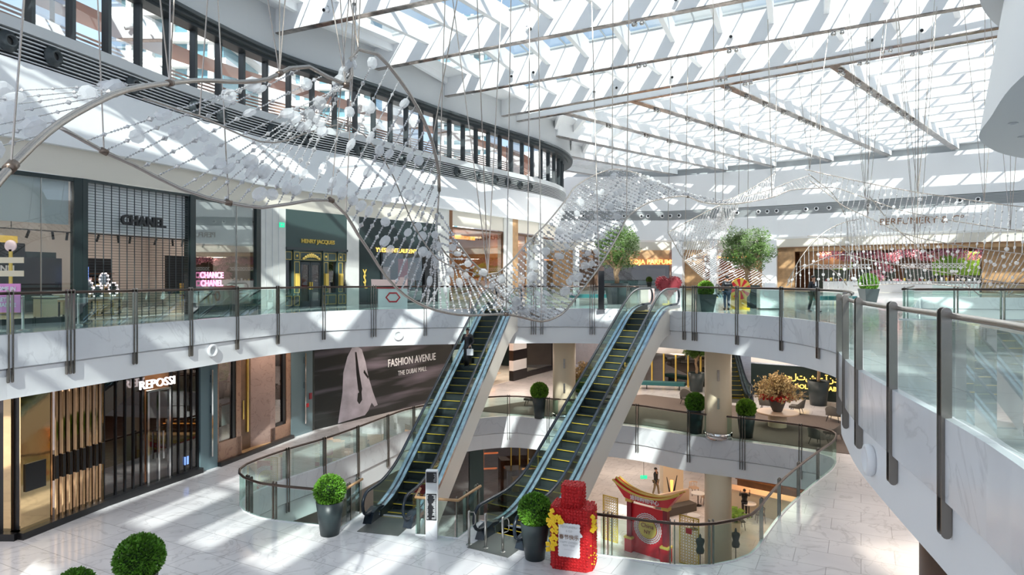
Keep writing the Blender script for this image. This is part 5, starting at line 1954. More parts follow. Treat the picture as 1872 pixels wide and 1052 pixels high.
def potted_bush(loc, label, h=0.95, rt=0.36, rb=0.25, br=0.43, light=False, square=False, rz=0.0):
    r_ = thing('potted_bush', label, 'potted plant', loc, rz)
    (square_pot if square else round_pot)(r_, h, rt, rb)
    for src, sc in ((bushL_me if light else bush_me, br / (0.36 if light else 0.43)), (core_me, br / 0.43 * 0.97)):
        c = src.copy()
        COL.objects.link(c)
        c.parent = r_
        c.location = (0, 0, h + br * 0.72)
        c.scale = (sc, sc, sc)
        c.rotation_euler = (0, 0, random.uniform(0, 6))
    return r_


def on(px, py, z):
    x_, y_ = G(px, py, z)
    return (x_, y_, z)


potted_bush(on(603, 977, -6), 'clipped ball bush in a tall dark round pot left of the first escalator', 0.98, 0.40, 0.27, 0.42)
potted_bush(on(978, 1021, -6), 'dark clipped ball bush in a tall dark round pot beside the red flower bottle', 0.98, 0.40, 0.26, 0.42)
potted_bush((-8.23, 14.5, -6), 'bright clipped ball bush cut by the bottom edge, the bigger of two', 0.98, 0.38, 0.26, 0.47)
potted_bush((-8.85, 13.3, -6), 'small clipped ball bush just peeping over the bottom edge of the picture', 0.95, 0.36, 0.26, 0.36)
potted_bush(on(1271, 792, -6), 'dark ball bush in a dark pot left of the cream column in the lounge', 1.15, 0.42, 0.30, 0.45)
potted_bush(on(1364, 801, -6), 'bright green ball bush in a dark pot right of the cream column in the lounge', 1.1, 0.42, 0.28, 0.40, True)
potted_bush(on(986, 765, -6), 'ball bush in a dark pot left of the farther cream column', 1.15, 0.36, 0.26, 0.42, True)
potted_bush(on(1065, 752, -6), 'bright ball bush half hidden behind the second escalator', 1.1, 0.36, 0.26, 0.42, True)
potted_bush(on(1290, 570, 0), 'low bright bush in a square dark planter behind the upper balustrade', 0.78, 0.40, 0.27, 0.33, True, True)
potted_bush((22.0, 40.5, 0), 'dark round bush in a square pot seen over the near railing', 0.85, 0.45, 0.32, 0.52, False, True)
for o in (bush_me, bushL_me, core_me):
    bpy.data.objects.remove(o)


def skin_tree(name, mat, chains, parent, sub=1):
    vs, es, rs = [], [], []
    for pts in chains:
        prev = None
        for i, (p, r_) in enumerate(pts):
            if isinstance(p, int):
                prev = p
                continue
            vs.append(p)
            rs.append(r_)
            if prev is not None:
                es.append((prev, len(vs) - 1))
            prev = len(vs) - 1
    me = bpy.data.meshes.new(name)
    me.from_pydata(vs, es, [])
    o = bpy.data.objects.new(name, me)
    COL.objects.link(o)
    o.parent = parent
    me.materials.append(M[mat])
    md = o.modifiers.new('skin', 'SKIN')
    for i, r_ in enumerate(rs):
        rr = r_ if isinstance(r_, tuple) else (r_, r_)
        me.skin_vertices[0].data[i].radius = rr
    me.skin_vertices[0].data[0].use_root = True
    md.use_smooth_shade = True
    if sub:
        s_ = o.modifiers.new('sub', 'SUBSURF')
        s_.levels = sub
        s_.render_levels = sub
    return o


def tree(loc, label, pot_h, pot_w, trunk_h, cr, seed, square=True, hgt=None, twisted=False):
    r_ = thing('potted_tree', label, 'potted tree', loc, 0.2)
    (square_pot if square else round_pot)(r_, pot_h, pot_w, pot_w * 0.72)
    rnd = random.Random(seed)
    t0 = pot_h - 0.1
    th = trunk_h
    tops = []
    k = 1.6 if twisted else 1.0
    chains = [[((0, 0, t0), 0.11 * k), ((0.05, 0, t0 + th * 0.35), 0.095 * k), ((-0.04, 0.03, t0 + th * 0.7), 0.09 * k), ((0.02, 0, t0 + th), 0.085 * k)]]
    for j in range(5):
        a_ = 2 * PI * j / 5 + rnd.uniform(-0.3, 0.3)
        e = (cr * 0.62 * math.cos(a_), cr * 0.62 * math.sin(a_), t0 + th + cr * rnd.uniform(0.6, 1.0))
        m_ = (e[0] * 0.45, e[1] * 0.45, t0 + th + cr * 0.3)
        chains.append([(3, 0), (m_, 0.045 * k), (e, 0.022)])
        tops.append(Vector(e))
    skin_tree('trunk', 'bark', chains, r_)
    cz = t0 + th + cr * 0.85
    a = MB()
    for j in range(64):
        while True:
            u = Vector((rnd.uniform(-1, 1), rnd.uniform(-1, 1), rnd.uniform(-0.75, 1)))
            if 0.25 < u.length < 1:
                break
        c = Vector((u.x * cr * 0.88, u.y * cr * 0.88, cz + u.z * cr * 0.85))
        s_ = cr * rnd.uniform(0.16, 0.28)
        for _ in range(150):
            v = Vector((rnd.gauss(0, 1), rnd.gauss(0, 1), rnd.gauss(0, 1))).normalized() * s_ * rnd.random() ** 0.4
            p = c + v
            d = (v.normalized() * 0.6 + Vector((rnd.uniform(-1, 1), rnd.uniform(-1, 1), rnd.uniform(-0.5, 1)))).normalized()
            t = d.orthogonal().normalized()
            q = rnd.uniform(0.08, 0.16)
            a.add([p, p + t * q * 0.22 + d * q * 0.5, p + d * q, p - t * q * 0.22 + d * q * 0.5], [(0, 1, 2, 3)])
    a.build('crown', 'leaf_olive', r_)
    return r_


tree(on(1127, 556, 0), 'olive tree with a thick twisted trunk in a big dark square pot near the heart', 1.2, 0.55, 0.85, 1.5, 1, twisted=True)
tree(on(1366, 563.5, 0), 'olive tree with a slim dark trunk in a dark pot behind the prize wheel', 1.15, 0.45, 0.75, 1.32, 2)
tree(on(1273, 716, -6), 'palm-like small tree in a big dark pot against the gold mullioned shop', 1.25, 0.55, 1.0, 1.0, 3, False)
tree(on(1496, 741, -6), 'tree with a bare brown trunk in a very large dark pot before the golden letters', 1.45, 0.62, 1.6, 1.0, 4, False)


def flower_urn(loc, label, R_, seed, table=True):
    r_ = thing('flower_arrangement', label, 'flower arrangement', loc)
    a = MB()
    a.lathe([(0.2, 0), (0.24, 0.05), (0.42, 0.55), (0.40, 0.6), (0.36, 0.5)], k=20)
    a.build('vase', 'hoarding_print' if False else 'chair_fab', r_, smooth=True)
    rnd = random.Random(seed)
    a = MB()
    for _ in range(420):
        an = rnd.uniform(0, 2 * PI)
        rr = rnd.uniform(0.3, 0.85)
        p = Vector((rr * math.cos(an), rr * math.sin(an), 0.62 + rnd.uniform(-0.08, 0.14) + 0.1 * rr))
        u = Vector((rnd.gauss(0, 1), rnd.gauss(0, 1), rnd.gauss(0, 1))).normalized()
        t = u.orthogonal().normalized()
        b_ = u.cross(t)
        a.add([p - t * 0.07, p - b_ * 0.05, p + t * 0.07, p + b_ * 0.05], [(0, 1, 2, 3)])
    a.build('red_flowers', 'red', r_)
    st, bl = MB(), MB()
    for _ in range(120):
        an = rnd.uniform(0, 2 * PI)
        el = rnd.uniform(0.15, 1.5)
        ln = R_ * rnd.uniform(0.75, 1.1)
        d = Vector((math.cos(an) * math.cos(el), math.sin(an) * math.cos(el), math.sin(el)))
        e = Vector((0, 0, 0.55)) + d * ln
        st.tube([(0, 0, 0.5), Vector((0, 0, 0.55)) + d * ln * 0.5, e], 0.012, 3)
        for q in range(9):
            p = e - d * rnd.uniform(0, ln * 0.55) + Vector((rnd.uniform(-1, 1), rnd.uniform(-1, 1), rnd.uniform(-1, 1))) * 0.13
            for _ in range(3):
                u = Vector((rnd.gauss(0, 1), rnd.gauss(0, 1), rnd.gauss(0, 1))).normalized()
                t = u.orthogonal().normalized()
                b_ = u.cross(t)
                s_ = rnd.uniform(0.05, 0.09)
                bl.add([p - t * s_, p - b_ * s_ * 0.6, p + t * s_, p + b_ * s_ * 0.6], [(0, 1, 2, 3)])
    st.build('stems', 'bark', r_)
    bl.build('dry_blooms', 'dry_bloom', r_)
    return r_


tb = thing('round_table', 'large round blush topped table standing on the lounge carpet', 'table', on(1421, 781, -6))
a = MB()
a.lathe([(1.0, 0.70), (1.02, 0.72), (1.02, 0.76), (1.0, 0.78)], k=40)
a.build('table_top', 'table_top', tb)
a = MB()
a.lathe([(0.44, 0), (0.44, 0.7)], k=32)
a.build('pedestal', 'cream', tb)
bx, by = G(1421, 781, -6)
flower_urn((bx, by, -6 + 0.78), 'huge dried flower arrangement ringed with red blooms standing on the round lounge table', 1.35, 1)
tb = thing('round_table', 'dark round table half hidden behind the second escalator', 'table', (4.3, 38.6, -6))
a = MB()
a.lathe([(0.7, 0.70), (0.7, 0.76)], k=32)
a.build('table_top', 'table_top', tb)
a = MB()
a.lathe([(0.25, 0), (0.25, 0.7)], k=20)
a.build('pedestal', 'cream', tb)
flower_urn((4.3, 38.6, -6 + 0.76), 'dried flower arrangement in a red urn behind the second escalator', 1.2, 2)


# ---------------------------------------------------------------- lounge chairs and benches
def lounge_chair():
    r_ = thing('lounge_chair', 'x', 'chair', (0, 0, 0))
    a = MB()
    a.prism([(-0.34, -0.32), (0.34, -0.32), (0.36, 0.25), (-0.36, 0.25)], 0.34, 0.46)
    a.build('seat', 'chair_fab', r_)
    a = MB()
    ts = [PI * (0.02 + 0.96 * k / 14) for k in range(15)]
    lo_ = [(0.40 * math.cos(t), 0.05 + 0.34 * math.sin(t), 0.36) for t in ts]
    hi_ = [(0.44 * math.cos(t), 0.05 + 0.44 * math.sin(t), 0.56 + 0.32 * math.sin(t) ** 1.5) for t in ts]
    lo2 = [(x_ * 0.88, 0.05 + (y_ - 0.05) * 0.86, z_) for x_, y_, z_ in lo_]
    hi2 = [(x_ * 0.88, 0.05 + (y_ - 0.05) * 0.86, z_) for x_, y_, z_ in hi_]
    n_ = 15
    a.add(lo_ + hi_ + lo2 + hi2, [(i, i + 1, n_ + i + 1, n_ + i) for i in range(14)] + [(2 * n_ + i, 3 * n_ + i, 3 * n_ + i + 1, 2 * n_ + i + 1) for i in range(14)] + [(n_ + i, n_ + i + 1, 3 * n_ + i + 1, 3 * n_ + i) for i in range(14)] + [(0, n_, 3 * n_, 2 * n_), (14, 2 * n_ + 14, 3 * n_ + 14, n_ + 14)])
    a.build('backrest', 'chair_fab', r_, smooth=True)
    for sx_ in (-1, 1):
        for sy_ in (-1, 1):
            a = MB()
            a.tube([(sx_ * 0.24, sy_ * 0.2, 0.35), (sx_ * 0.33, sy_ * 0.29, 0)], [0.022, 0.012], 6)
            a.build('leg', 'black', r_)
    return r_


ch0 = lounge_chair()
chairs = [(1526, 772, 2.3, 'grey lounge chair nearest the near balcony, at the lounge edge', -6), (1497, 815, 2.0, 'dark lounge chair closest to the curved handrail corner', -6), (1523, 806, -2.4, 'dark lounge chair partly hidden behind the handrail corner', -6),
          (1456, 757, -2.2, 'grey lounge chair just behind the round flower table', -6), (1402, 752, 2.6, 'grey lounge chair behind the round table, hidden by the urn', -6), (1257, 741, 0.2, 'grey lounge chair facing us left of the cream column', -6),
          (970, 742, -1.9, 'dark lounge chair on the carpet left of the farther column', -6), (984, 733, 0.6, 'dark lounge chair closest to the farther cream column', -6)]
for i, (px, py, rz, lab, z_) in enumerate(chairs):
    c = ch0 if i == 0 else dup(ch0)
    c.location = on(px, py, z_)
    c.rotation_euler = (0, 0, rz)
    c['label'] = lab
    c['group'] = 'lounge chairs on the middle floor'


def bench(loc, rz, ln, label):
    r_ = thing('bench', label, 'bench', loc, rz)
    a = MB()
    a.prism([(-ln / 2, -0.35), (ln / 2, -0.35), (ln / 2 + 0.1, 0), (ln / 2, 0.35), (-ln / 2, 0.35), (-ln / 2 - 0.1, 0)], 0.28, 0.5)
    a.build('seat', 'teal', r_)
    for sx_ in (-1, 1):
        seg('leg', 'black', I4, [(sx_ * ln * 0.38 - 0.03, sx_ * ln * 0.38 + 0.03, -0.28, 0.28, 0, 0.28)], r_)


bench(on(1076, 553, 0), 0, 2.2, 'low teal bench left of the first olive tree')
bench(on(1522, 558, 0), 0, 2.4, 'low teal bench behind the walking man')
bench(on(1212, 712, -6), -0.25, 2.8, 'long teal bench before the gold mullioned shop')

# ---------------------------------------------------------------- red flower bottle
bxp, byp = G(1040, 1040, -6)
r = thing('flower_bottle', 'big perfume-bottle sculpture covered in red blooms with a white label', 'sculpture', (1.6, 17.15, -6), -0.30)
random.seed(21)


def rosette_box(x0, x1, y0, y1, z0, z1, bev, s=0.075):
    a = MB()
    b_ = bev
    a.prism([(x0 + b_, y0), (x1 - b_, y0), (x1, y0 + b_), (x1, y1 - b_), (x1 - b_, y1), (x0 + b_, y1), (x0, y1 - b_), (x0, y0 + b_)], z0, z1)
    faces = [((x0 + b_ * 0.5, y0, z0), (x1 - x0 - b_, 0, 0), (0, 0, z1 - z0), (0, -1, 0)), ((x1, y0 + b_, z0), (0, y1 - y0 - b_, 0), (0, 0, z1 - z0), (1, 0, 0)), ((x0, y0 + b_, z0), (0, y1 - y0 - b_, 0), (0, 0, z1 - z0), (-1, 0, 0)), ((x0, y0, z1), (x1 - x0, 0, 0), (0, y1 - y0, 0), (0, 0, 1))]
    for o_, u, v, n_ in faces:
        o_, u, v, n_ = Vector(o_), Vector(u), Vector(v), Vector(n_)
        nu, nv = max(1, int(u.length / s)), max(1, int(v.length / s))
        for i in range(nu):
            for j in range(nv):
                c = o_ + u * ((i + 0.5 + random.uniform(-0.2, 0.2)) / nu) + v * ((j + 0.5 + random.uniform(-0.2, 0.2)) / nv)
                up = n_ * s * random.uniform(0.35, 0.6)
                t1 = u.normalized() * s * 0.5
                t2 = v.normalized() * s * 0.5
                ring = [c + t1 * math.cos(q) + t2 * math.sin(q) + up * 0.55 for q in [PI / 3 * k + i for k in range(6)]]
                base_ = [c + t1 * 0.6 * math.cos(q) + t2 * 0.6 * math.sin(q) for q in [PI / 3 * k + i for k in range(6)]]
                a.add(ring + [c + up] + base_, [(k, (k + 1) % 6, 6) for k in range(6)] + [(k, (k + 1) % 6, 7 + (k + 1) % 6, 7 + k) for k in range(6)])
    return a


rosette_box(-0.54, 0.54, -0.36, 0.36, 0.0, 1.58, 0.14).build('body', 'red', r)
rosette_box(-0.27, 0.27, -0.25, 0.25, 1.56, 2.12, 0.07).build('cap', 'red', r)
a = MB()
pts = []
for k in range(13):
    pts.append((-0.29 + 0.54 * k / 12, 0.38 - 0.012 * (k % 2)))
for k in range(1, 20):
    pts.append((0.25 + (0.018 if k % 2 else 0) + (0.06 if k in (13, 14) else 0), 0.38 + 0.84 * k / 20))
for k in range(12, -1, -1):
    pts.append((-0.29 + 0.54 * k / 12, 1.22 + 0.012 * (k % 2)))
for k in range(19, 0, -1):
    pts.append((-0.29 - (0.018 if k % 2 else 0), 0.38 + 0.84 * k / 20))
a.prism(pts, -0.43, -0.40)
a.v = [(x_, z_, y_) for x_, y_, z_ in a.v]
a.build('white_label', 'white_felt', r)
for s_, z_, sz in (('PERFUMERY', 1.14, 0.085), ('& CO', 1.04, 0.07), ('春节快乐', 0.88, 0.13), ('HAPPY CHINESE', 0.75, 0.065), ('NEW YEAR', 0.67, 0.065), ('—————', 0.57, 0.05)):
    text(s_, 'lettering', 'louvre' if z_ > 1 else ('bronze' if sz > 0.1 else 'soft_grey'), Matrix.Translation((-0.02, -0.445, z_)), sz, 0.003, r)


def petal_mesh():
    a = MB()
    for k in range(4):
        t = PI / 2 * k
        a.ball((0.035 * math.cos(t), -0.01, 0.035 * math.sin(t)), 0.038, 0.02, 0.038, 7, 5)
    a.ball((0, -0.03, 0), 0.02, k=6, m_=4)
    return a


random.seed(4)
spots = [(-0.46, 1.52), (-0.50, 1.42), (-0.44, 1.36), (-0.33, 1.38), (-0.27, 1.36), (-0.56, 1.27), (-0.49, 1.24), (-0.40, 1.28), (-0.42, 1.18), (-0.53, 1.15), (-0.26, 1.26), (-0.20, 1.27), (-0.36, 1.1), (-0.45, 1.02), (-0.35, 1.0), (-0.42, 0.88), (-0.48, 0.8), (-0.36, 0.82), (-0.44, 0.7), (-0.38, 0.68), (-0.57, 0.66), (-0.46, 0.6), (-0.57, 0.52), (-0.44, 0.55), (0.57, 1.42), (0.60, 1.32), (0.59, 1.2), (0.62, 1.15), (0.56, 1.08)]
for x_, z_ in spots:
    a = petal_mesh()
    o = a.build('yellow_blossom', 'petal', r)
    o.location = (x_, -0.44 if x_ < 0.5 else -0.3, z_)
    o.rotation_euler = (random.uniform(-0.3, 0.3), random.uniform(0, 3), random.uniform(-0.4, 0.4))
for k in range(30):
    a = MB()
    a.ball((0, 0, 0), 0.022, k=6, m_=4)
    o = a.build('yellow_bud', 'petal', r)
    o.location = (random.uniform(0.46, 0.58), random.uniform(-0.34, 0.2), random.uniform(0.15, 1.5))

# ---------------------------------------------------------------- heart
hx, hy, hz = on(1222, 557, 0)
r = thing('heart_sculpture', 'big red heart covered in blooms behind the top of the second escalator', 'sculpture', (hx, hy, 0))
a = MB()
N1, N2 = 40, 12
for i in range(N2 + 1):
    v = -1 + 2 * i / N2
    s_ = math.sqrt(max(0, 1 - v * v))
    for j in range(N1):
        t = 2 * PI * j / N1
        x_ = 16 * math.sin(t) ** 3
        z_ = 13 * math.cos(t) - 5 * math.cos(2 * t) - 2 * math.cos(3 * t) - math.cos(4 * t)
        a.v.append((x_ / 16 * 0.72 * (s_ ** 0.6), v * 0.28, (z_ / 16 * 0.72) * (s_ ** 0.6) + 1.05))
for i in range(N2):
    for j in range(N1):
        a.f.append((i * N1 + j, i * N1 + (j + 1) % N1, (i + 1) * N1 + (j + 1) % N1, (i + 1) * N1 + j))
hv = list(a.v)
for _ in range(900):
    p = Vector(random.choice(hv)) + Vector((random.uniform(-0.04, 0.04), random.uniform(-0.03, 0.03), random.uniform(-0.04, 0.04)))
    a.ball(p, 0.04, k=5, m_=3)
a.build('heart', 'heart_red', r)
seg('stand', 'gold_paint', I4, [(-0.35, 0.35, -0.1, 0.1, 0, 0.06), (-0.04, 0.04, -0.04, 0.04, 0.06, 0.6)], r)
tag(seg('pop_up_stand', 'pink_sheet', Matrix.Translation((hx - 1.1, hy + 0.6, 0)), [(-0.4, 0.4, -0.2, 0.2, 0, 0.9)]), 'low pinkish pop-up stand beside the red heart', 'stand')

# ---------------------------------------------------------------- prize wheel
wx, wy, _z = on(1353, 566, 0)
r = thing('prize_wheel', 'red and yellow prize wheel on a golden stand beside the security guard', 'wheel', (wx, wy, 0), 0.1)
for k in range(16):
    a = MB()
    t0, t1 = 2 * PI * k / 16, 2 * PI * (k + 1) / 16
    R_ = 0.5
    ps = [(0, 0), (R_ * math.cos(t0), R_ * math.sin(t0)), (R_ * math.cos((t0 + t1) / 2), R_ * math.sin((t0 + t1) / 2)), (R_ * math.cos(t1), R_ * math.sin(t1))]
    a.prism(ps, -0.03, 0.03)
    a.v = [(x_, z_, y_ + 0.98) for x_, y_, z_ in a.v]
    a.build('sector', 'red_plain' if k % 2 == 0 else 'gold_paint', r)
a = MB()
a.tube([(0.5 * math.cos(t), 0, 0.98 + 0.5 * math.sin(t)) for t in [2 * PI * j / 32 for j in range(32)]], 0.025, 6, True)
a.build('rim', 'petal', r)
seg('stand', 'gold_paint', I4, [(-0.38, 0.38, 0.08, 0.2, 0.0, 0.9)], r)
seg('base', 'petal', I4, [(-0.42, 0.42, -0.15, 0.3, 0.0, 0.08)], r)
a = MB()
a.lathe([(0.08, 0), (0.06, 0.06)], k=12)
a.v = [(x_, -0.03 - z_, y_ + 0.98) for x_, y_, z_ in a.v]
a.build('hub', 'white', r)

# white kiosk counter with plinth
kx, ky, _z = on(1414, 566.5, 0)
r = thing('kiosk_counter', 'plain white counter with a small white box on top between the wheel and the man', 'counter', (kx, ky + 0.4, 0), -0.1)
seg('body', 'blind', I4, [(-0.55, 0.55, -0.3, 0.3, 0.06, 0.96)], r)
seg('top', 'white', I4, [(-0.58, 0.58, -0.33, 0.33, 0.96, 1.0)], r)
seg('plinth', 'black', I4, [(-0.5, 0.5, -0.25, 0.25, 0.0, 0.06)], r)
tag(seg('display_box', 'white', Matrix.Translation((kx, ky + 0.4, 1.0)), [(-0.3, 0.2, -0.1, 0.1, 0, 0.27)]), 'small white box standing on the plain white kiosk counter', 'box')
# dark information post
ix, iy, _z = on(1099, 566, 0)
r = thing('information_post', 'tall black information post behind the balustrade left of the olive tree', 'post', (ix, iy, 0))
seg('body', 'black', I4, [(-0.14, 0.14, -0.06, 0.06, 0.03, 1.85)], r)
seg('base', 'black', I4, [(-0.2, 0.2, -0.14, 0.14, 0, 0.03)], r)

# ---------------------------------------------------------------- red gateway on the lowest level
gx, gy = G(1183, 1012, -12)
r = thing('festive_gateway', 'red and gold festive gateway with a sweeping roof and round emblem', 'gateway', (6.6, 31.9, -12), -0.72)
r.scale = (0.88, 0.88, 0.86)
seg('back_board', 'red_plain', I4, [(-1.0, 1.0, 0, 0.08, 0.0, 2.75)], r)
for sx_ in (-1, 1):
    seg('pillar', 'red_dark', I4, [(sx_ * 1.12 - 0.13, sx_ * 1.12 + 0.13, -0.15, 0.15, 0.3, 2.95)], r)
    seg('pillar_foot', 'red_plain', I4, [(sx_ * 1.12 - 0.22, sx_ * 1.12 + 0.22, -0.25, 0.25, 0, 0.75)], r)
    seg('foot_cap', 'gold_paint', I4, [(sx_ * 1.12 - 0.25, sx_ * 1.12 + 0.25, -0.28, 0.28, 0.75, 0.86)], r)
    seg('capital', 'gold_paint', I4, [(sx_ * 1.12 - 0.2, sx_ * 1.12 + 0.2, -0.2, 0.2, 2.85, 3.08)], r)
a = MB()
NP = 24
top, bot = [], []
for k in range(NP + 1):
    u = -1 + 2 * k / NP
    top.append((u * 2.05, 3.35 + 0.62 * abs(u) ** 2.2))
    bot.append((u * 1.35, 2.98 + 0.10 * abs(u) ** 2))
for y_ in (-0.35, 0.35):
    b0 = len(a.v)
    a.v += [(x_, y_, z_) for x_, z_ in top] + [(x_, y_ * 0.75, z_) for x_, z_ in bot]
    a.f += [(b0 + i, b0 + i + 1, b0 + NP + 2 + i, b0 + NP + 1 + i) for i in range(NP)]
a.f += [(i, i + 1, 2 * (NP + 1) + i + 1, 2 * (NP + 1) + i) for i in range(NP)]
n_ = NP + 1
a.f += [(n_ + i, n_ + i + 1, 3 * n_ + i + 1, 3 * n_ + i) for i in range(NP)]
a.f += [(0, n_, 3 * n_, 2 * n_), (NP, n_ + NP, 3 * n_ + NP, 2 * n_ + NP)]
a.build('roof', 'red_plain', r)
for y_ in (-0.36, 0.36):
    a = MB()
    a.tube([(x_, y_, z_ + 0.02) for x_, z_ in top], 0.06, 6)
    a.build('roof_edge', 'gold_paint', r)
a = MB()
a.tube([(x_, 0, z_ + 0.06) for x_, z_ in top], 0.07, 6)
a.build('ridge', 'gold_paint', r)
text('迪拜购物中心', 'lettering', 'white_felt', Matrix.Translation((0, -0.39, 3.22)), 0.30, 0.01, r, bold=0.004)
a = MB()
a.lathe([(0.55, 0), (0.55, 0.03)], k=36)
a.v = [(x_, -0.03 - z_, y_ + 1.55) for x_, y_, z_ in a.v]
a.build('gold_disc', 'gold_paint', r)
for R_ in (0.62, 0.72, 0.82):
    a = MB()
    a.tube([(R_ * math.cos(t), -0.03, 1.55 + R_ * math.sin(t)) for t in [2 * PI * j / 40 for j in range(40)]], 0.02, 4, True)
    for j in range(30):
        t, t2 = 2 * PI * j / 30, 2 * PI * (j + 0.6) / 30
        a.tube([((R_ - 0.05) * math.cos(t), -0.03, 1.55 + (R_ - 0.05) * math.sin(t)), ((R_ + 0.05) * math.cos(t2), -0.03, 1.55 + (R_ + 0.05) * math.sin(t2))], 0.012, 4)
    a.build('lattice_ring', 'white_felt', r)
text('China', 'lettering', 'red_dark', Matrix.Translation((0, -0.075, 1.7)), 0.34, 0.005, r)
text('NY', 'lettering', 'red_dark', Matrix.Translation((0, -0.075, 1.35)), 0.3, 0.005, r)
for (cx_, w_, lab) in ((-2.35, 0.9, 'golden pierced lattice screen on the bottle side of the red gateway'), (2.0, 1.0, 'golden pierced lattice screen with a red seal right of the red gateway')):
    mm = Matrix.Translation((6.6, 31.9, -12)) @ Matrix.Rotation(-0.72, 4, 'Z') @ Matrix.Translation((cx_, 0.3, 0))
    q = root_at('lattice_screen', lab, 'screen', mm)
    a = MB()
    hh = 2.3
    a.box(-w_ / 2, w_ / 2, 0, 0.05, 0, 0.06)
    a.box(-w_ / 2, w_ / 2, 0, 0.05, hh - 0.06, hh)
    a.box(-w_ / 2, -w_ / 2 + 0.06, 0, 0.05, 0, hh)
    a.box(w_ / 2 - 0.06, w_ / 2, 0, 0.05, 0, hh)
    nx, nz_ = 7, 17
    for i in range(nx):
        for j in range(nz_):
            c = (-w_ / 2 + w_ * (i + 0.5) / nx, 0.025, hh * (j + 0.5) / nz_)
            rr = w_ / nx * 0.52
            a.tube([(c[0] + rr * math.cos(t), c[1], c[2] + rr * math.sin(t)) for t in [PI / 3 * k_ for k_ in range(6)]], 0.016, 3, True)
    a.build('lattice', 'gold_paint', q)
    if cx_ > 0:
        seg('seal', 'red_plain', I4, [(-0.15, 0.15, -0.02, 0, 1.5, 1.75)], q)

# cafe furniture on the lowest level
def cafe_table(px, py, lab, R_=0.4):
    r_ = thing('cafe_table', lab, 'table', on(px, py, -12))
    a = MB()
    a.lathe([(R_, 0.72), (R_, 0.76)], k=24)
    a.build('table_top', 'white', r_)
    a = MB()
    a.lathe([(0.22, 0), (0.22, 0.02), (0.03, 0.04), (0.03, 0.72)], k=12)
    a.build('pedestal', 'black', r_)
    return r_


def cafe_chair(px, py, rz, lab, mat='table_top'):
    r_ = thing('cafe_chair', lab, 'chair', on(px, py, -12), rz, 'cafe chairs on the lowest level')
    a = MB()
    a.box(-0.24, 0.24, -0.24, 0.2, 0.42, 0.48)
    a.build('seat', mat, r_)
    a = MB()
    ts = [PI * k / 10 for k in range(11)]
    a.tube([(0.26 * math.cos(t), 0.24 * math.sin(t), 0.76) for t in ts], 0.03, 6)
    for t in ts[1:-1:2]:
        a.tube([(0.25 * math.cos(t), 0.22 * math.sin(t), 0.46), (0.26 * math.cos(t), 0.24 * math.sin(t), 0.76)], 0.015, 4)
    a.build('backrest', mat, r_)
    for sx_ in (-1, 1):
        for sy_ in (-1, 1):
            a = MB()
            a.tube([(sx_ * 0.2, sy_ * 0.18, 0.42), (sx_ * 0.24, sy_ * 0.22, 0)], 0.018, 5)
            a.build('leg', 'black', r_)
    return r_


cafe_table(1276, 925, 'round white cafe table left of the lit cream column, farther one')
cafe_table(1369, 945, 'round white cafe table right of the cream column by the bakery counter')
cafe_table(1268, 968, 'small cafe table closest to the gateway roof tip', 0.35)
cafe_chair(1268, 905, 0.3, 'bent wood cafe chair behind the farther cafe table')
cafe_chair(1290, 922, -1.5, 'bent wood cafe chair between cafe table and cream column')
cafe_chair(1390, 955, -1.7, 'dark cafe chair nearest the bakery counter', 'chair_fab')
cafe_chair(1352, 968, 1.6, 'dark cafe chair at the foot of the green palm', 'chair_fab')
r = thing('dining_booth', 'long light timber dining booth along the gateway side of the cafe', 'booth', on(1250, 940, -12), 0.5)
seg('seat', 'chair_fab', I4, [(-1.6, 1.0, 0, 0.6, 0, 0.45)], r)
seg('backrest', 'table_top', I4, [(-1.6, 1.0, 0.6, 0.75, 0, 1.1)], r)
r = thing('potted_palm', 'bright green palm beside the lit column on the lowest level', 'potted plant', on(1345, 972, -12))
a = MB()
a.lathe([(0.2, 0), (0.28, 0.5), (0.25, 0.5)], k=16)
a.build('pot', 'cream', r)
a = MB()
rnd = random.Random(8)
for k in range(26):
    an, ln = rnd.uniform(0, 2 * PI), rnd.uniform(0.7, 1.2)
    pts = [Vector((math.cos(an) * ln * t * 0.8, math.sin(an) * ln * t * 0.8, 0.5 + ln * (1.5 * t - 1.1 * t * t))) for t in (0, 0.25, 0.5, 0.75, 1)]
    for i in range(4):
        s_ = Vector((-math.sin(an), math.cos(an), 0)) * 0.09
        a.add([pts[i] - s_, pts[i] + s_, pts[i + 1] + s_ * 0.8, pts[i + 1] - s_ * 0.8], [(0, 1, 2, 3)])
a.build('fronds', 'leaf_light', r)
# tailor's dummies
for (px, py, lab) in ((1280, 1042, 'dark tailor dummy torso behind the near glass, left of the column foot'), (1345, 1030, 'dark tailor dummy torso half hidden right of the column foot')):
    r = thing('tailor_dummy', lab, 'mannequin', on(px, py, -12))
    a = MB()
    a.lathe([(0.16, 0.75), (0.20, 0.9), (0.14, 1.08), (0.21, 1.32), (0.19, 1.42), (0.06, 1.48), (0.05, 1.58), (0.02, 1.66)], k=18, sq=0.65)
    a.build('torso', 'hj_green', r, smooth=True)
    a = MB()
    a.lathe([(0.2, 0), (0.2, 0.03), (0.02, 0.05), (0.02, 0.75)], k=12)
    a.build('stand', 'black', r)
r = thing('exit_sign', 'small green exit sign hanging in the lowest level beyond the gateway', 'exit sign', (*G(1176, 906, -12)[:2], -10.2))
r.location = A(1177, 873, 39)
seg('panel', 'exit_green', I4, [(-0.2, 0.2, 0, 0.04, -0.1, 0.1)], r)
text('←', 'arrow', 'white', Matrix.Translation((-0.08, -0.01, 0)), 0.2, 0.003, r)
seg('hanger', 'black', I4, [(-0.01, 0.01, 0.01, 0.03, 0.1, -7.68 - r.location.z)], r)
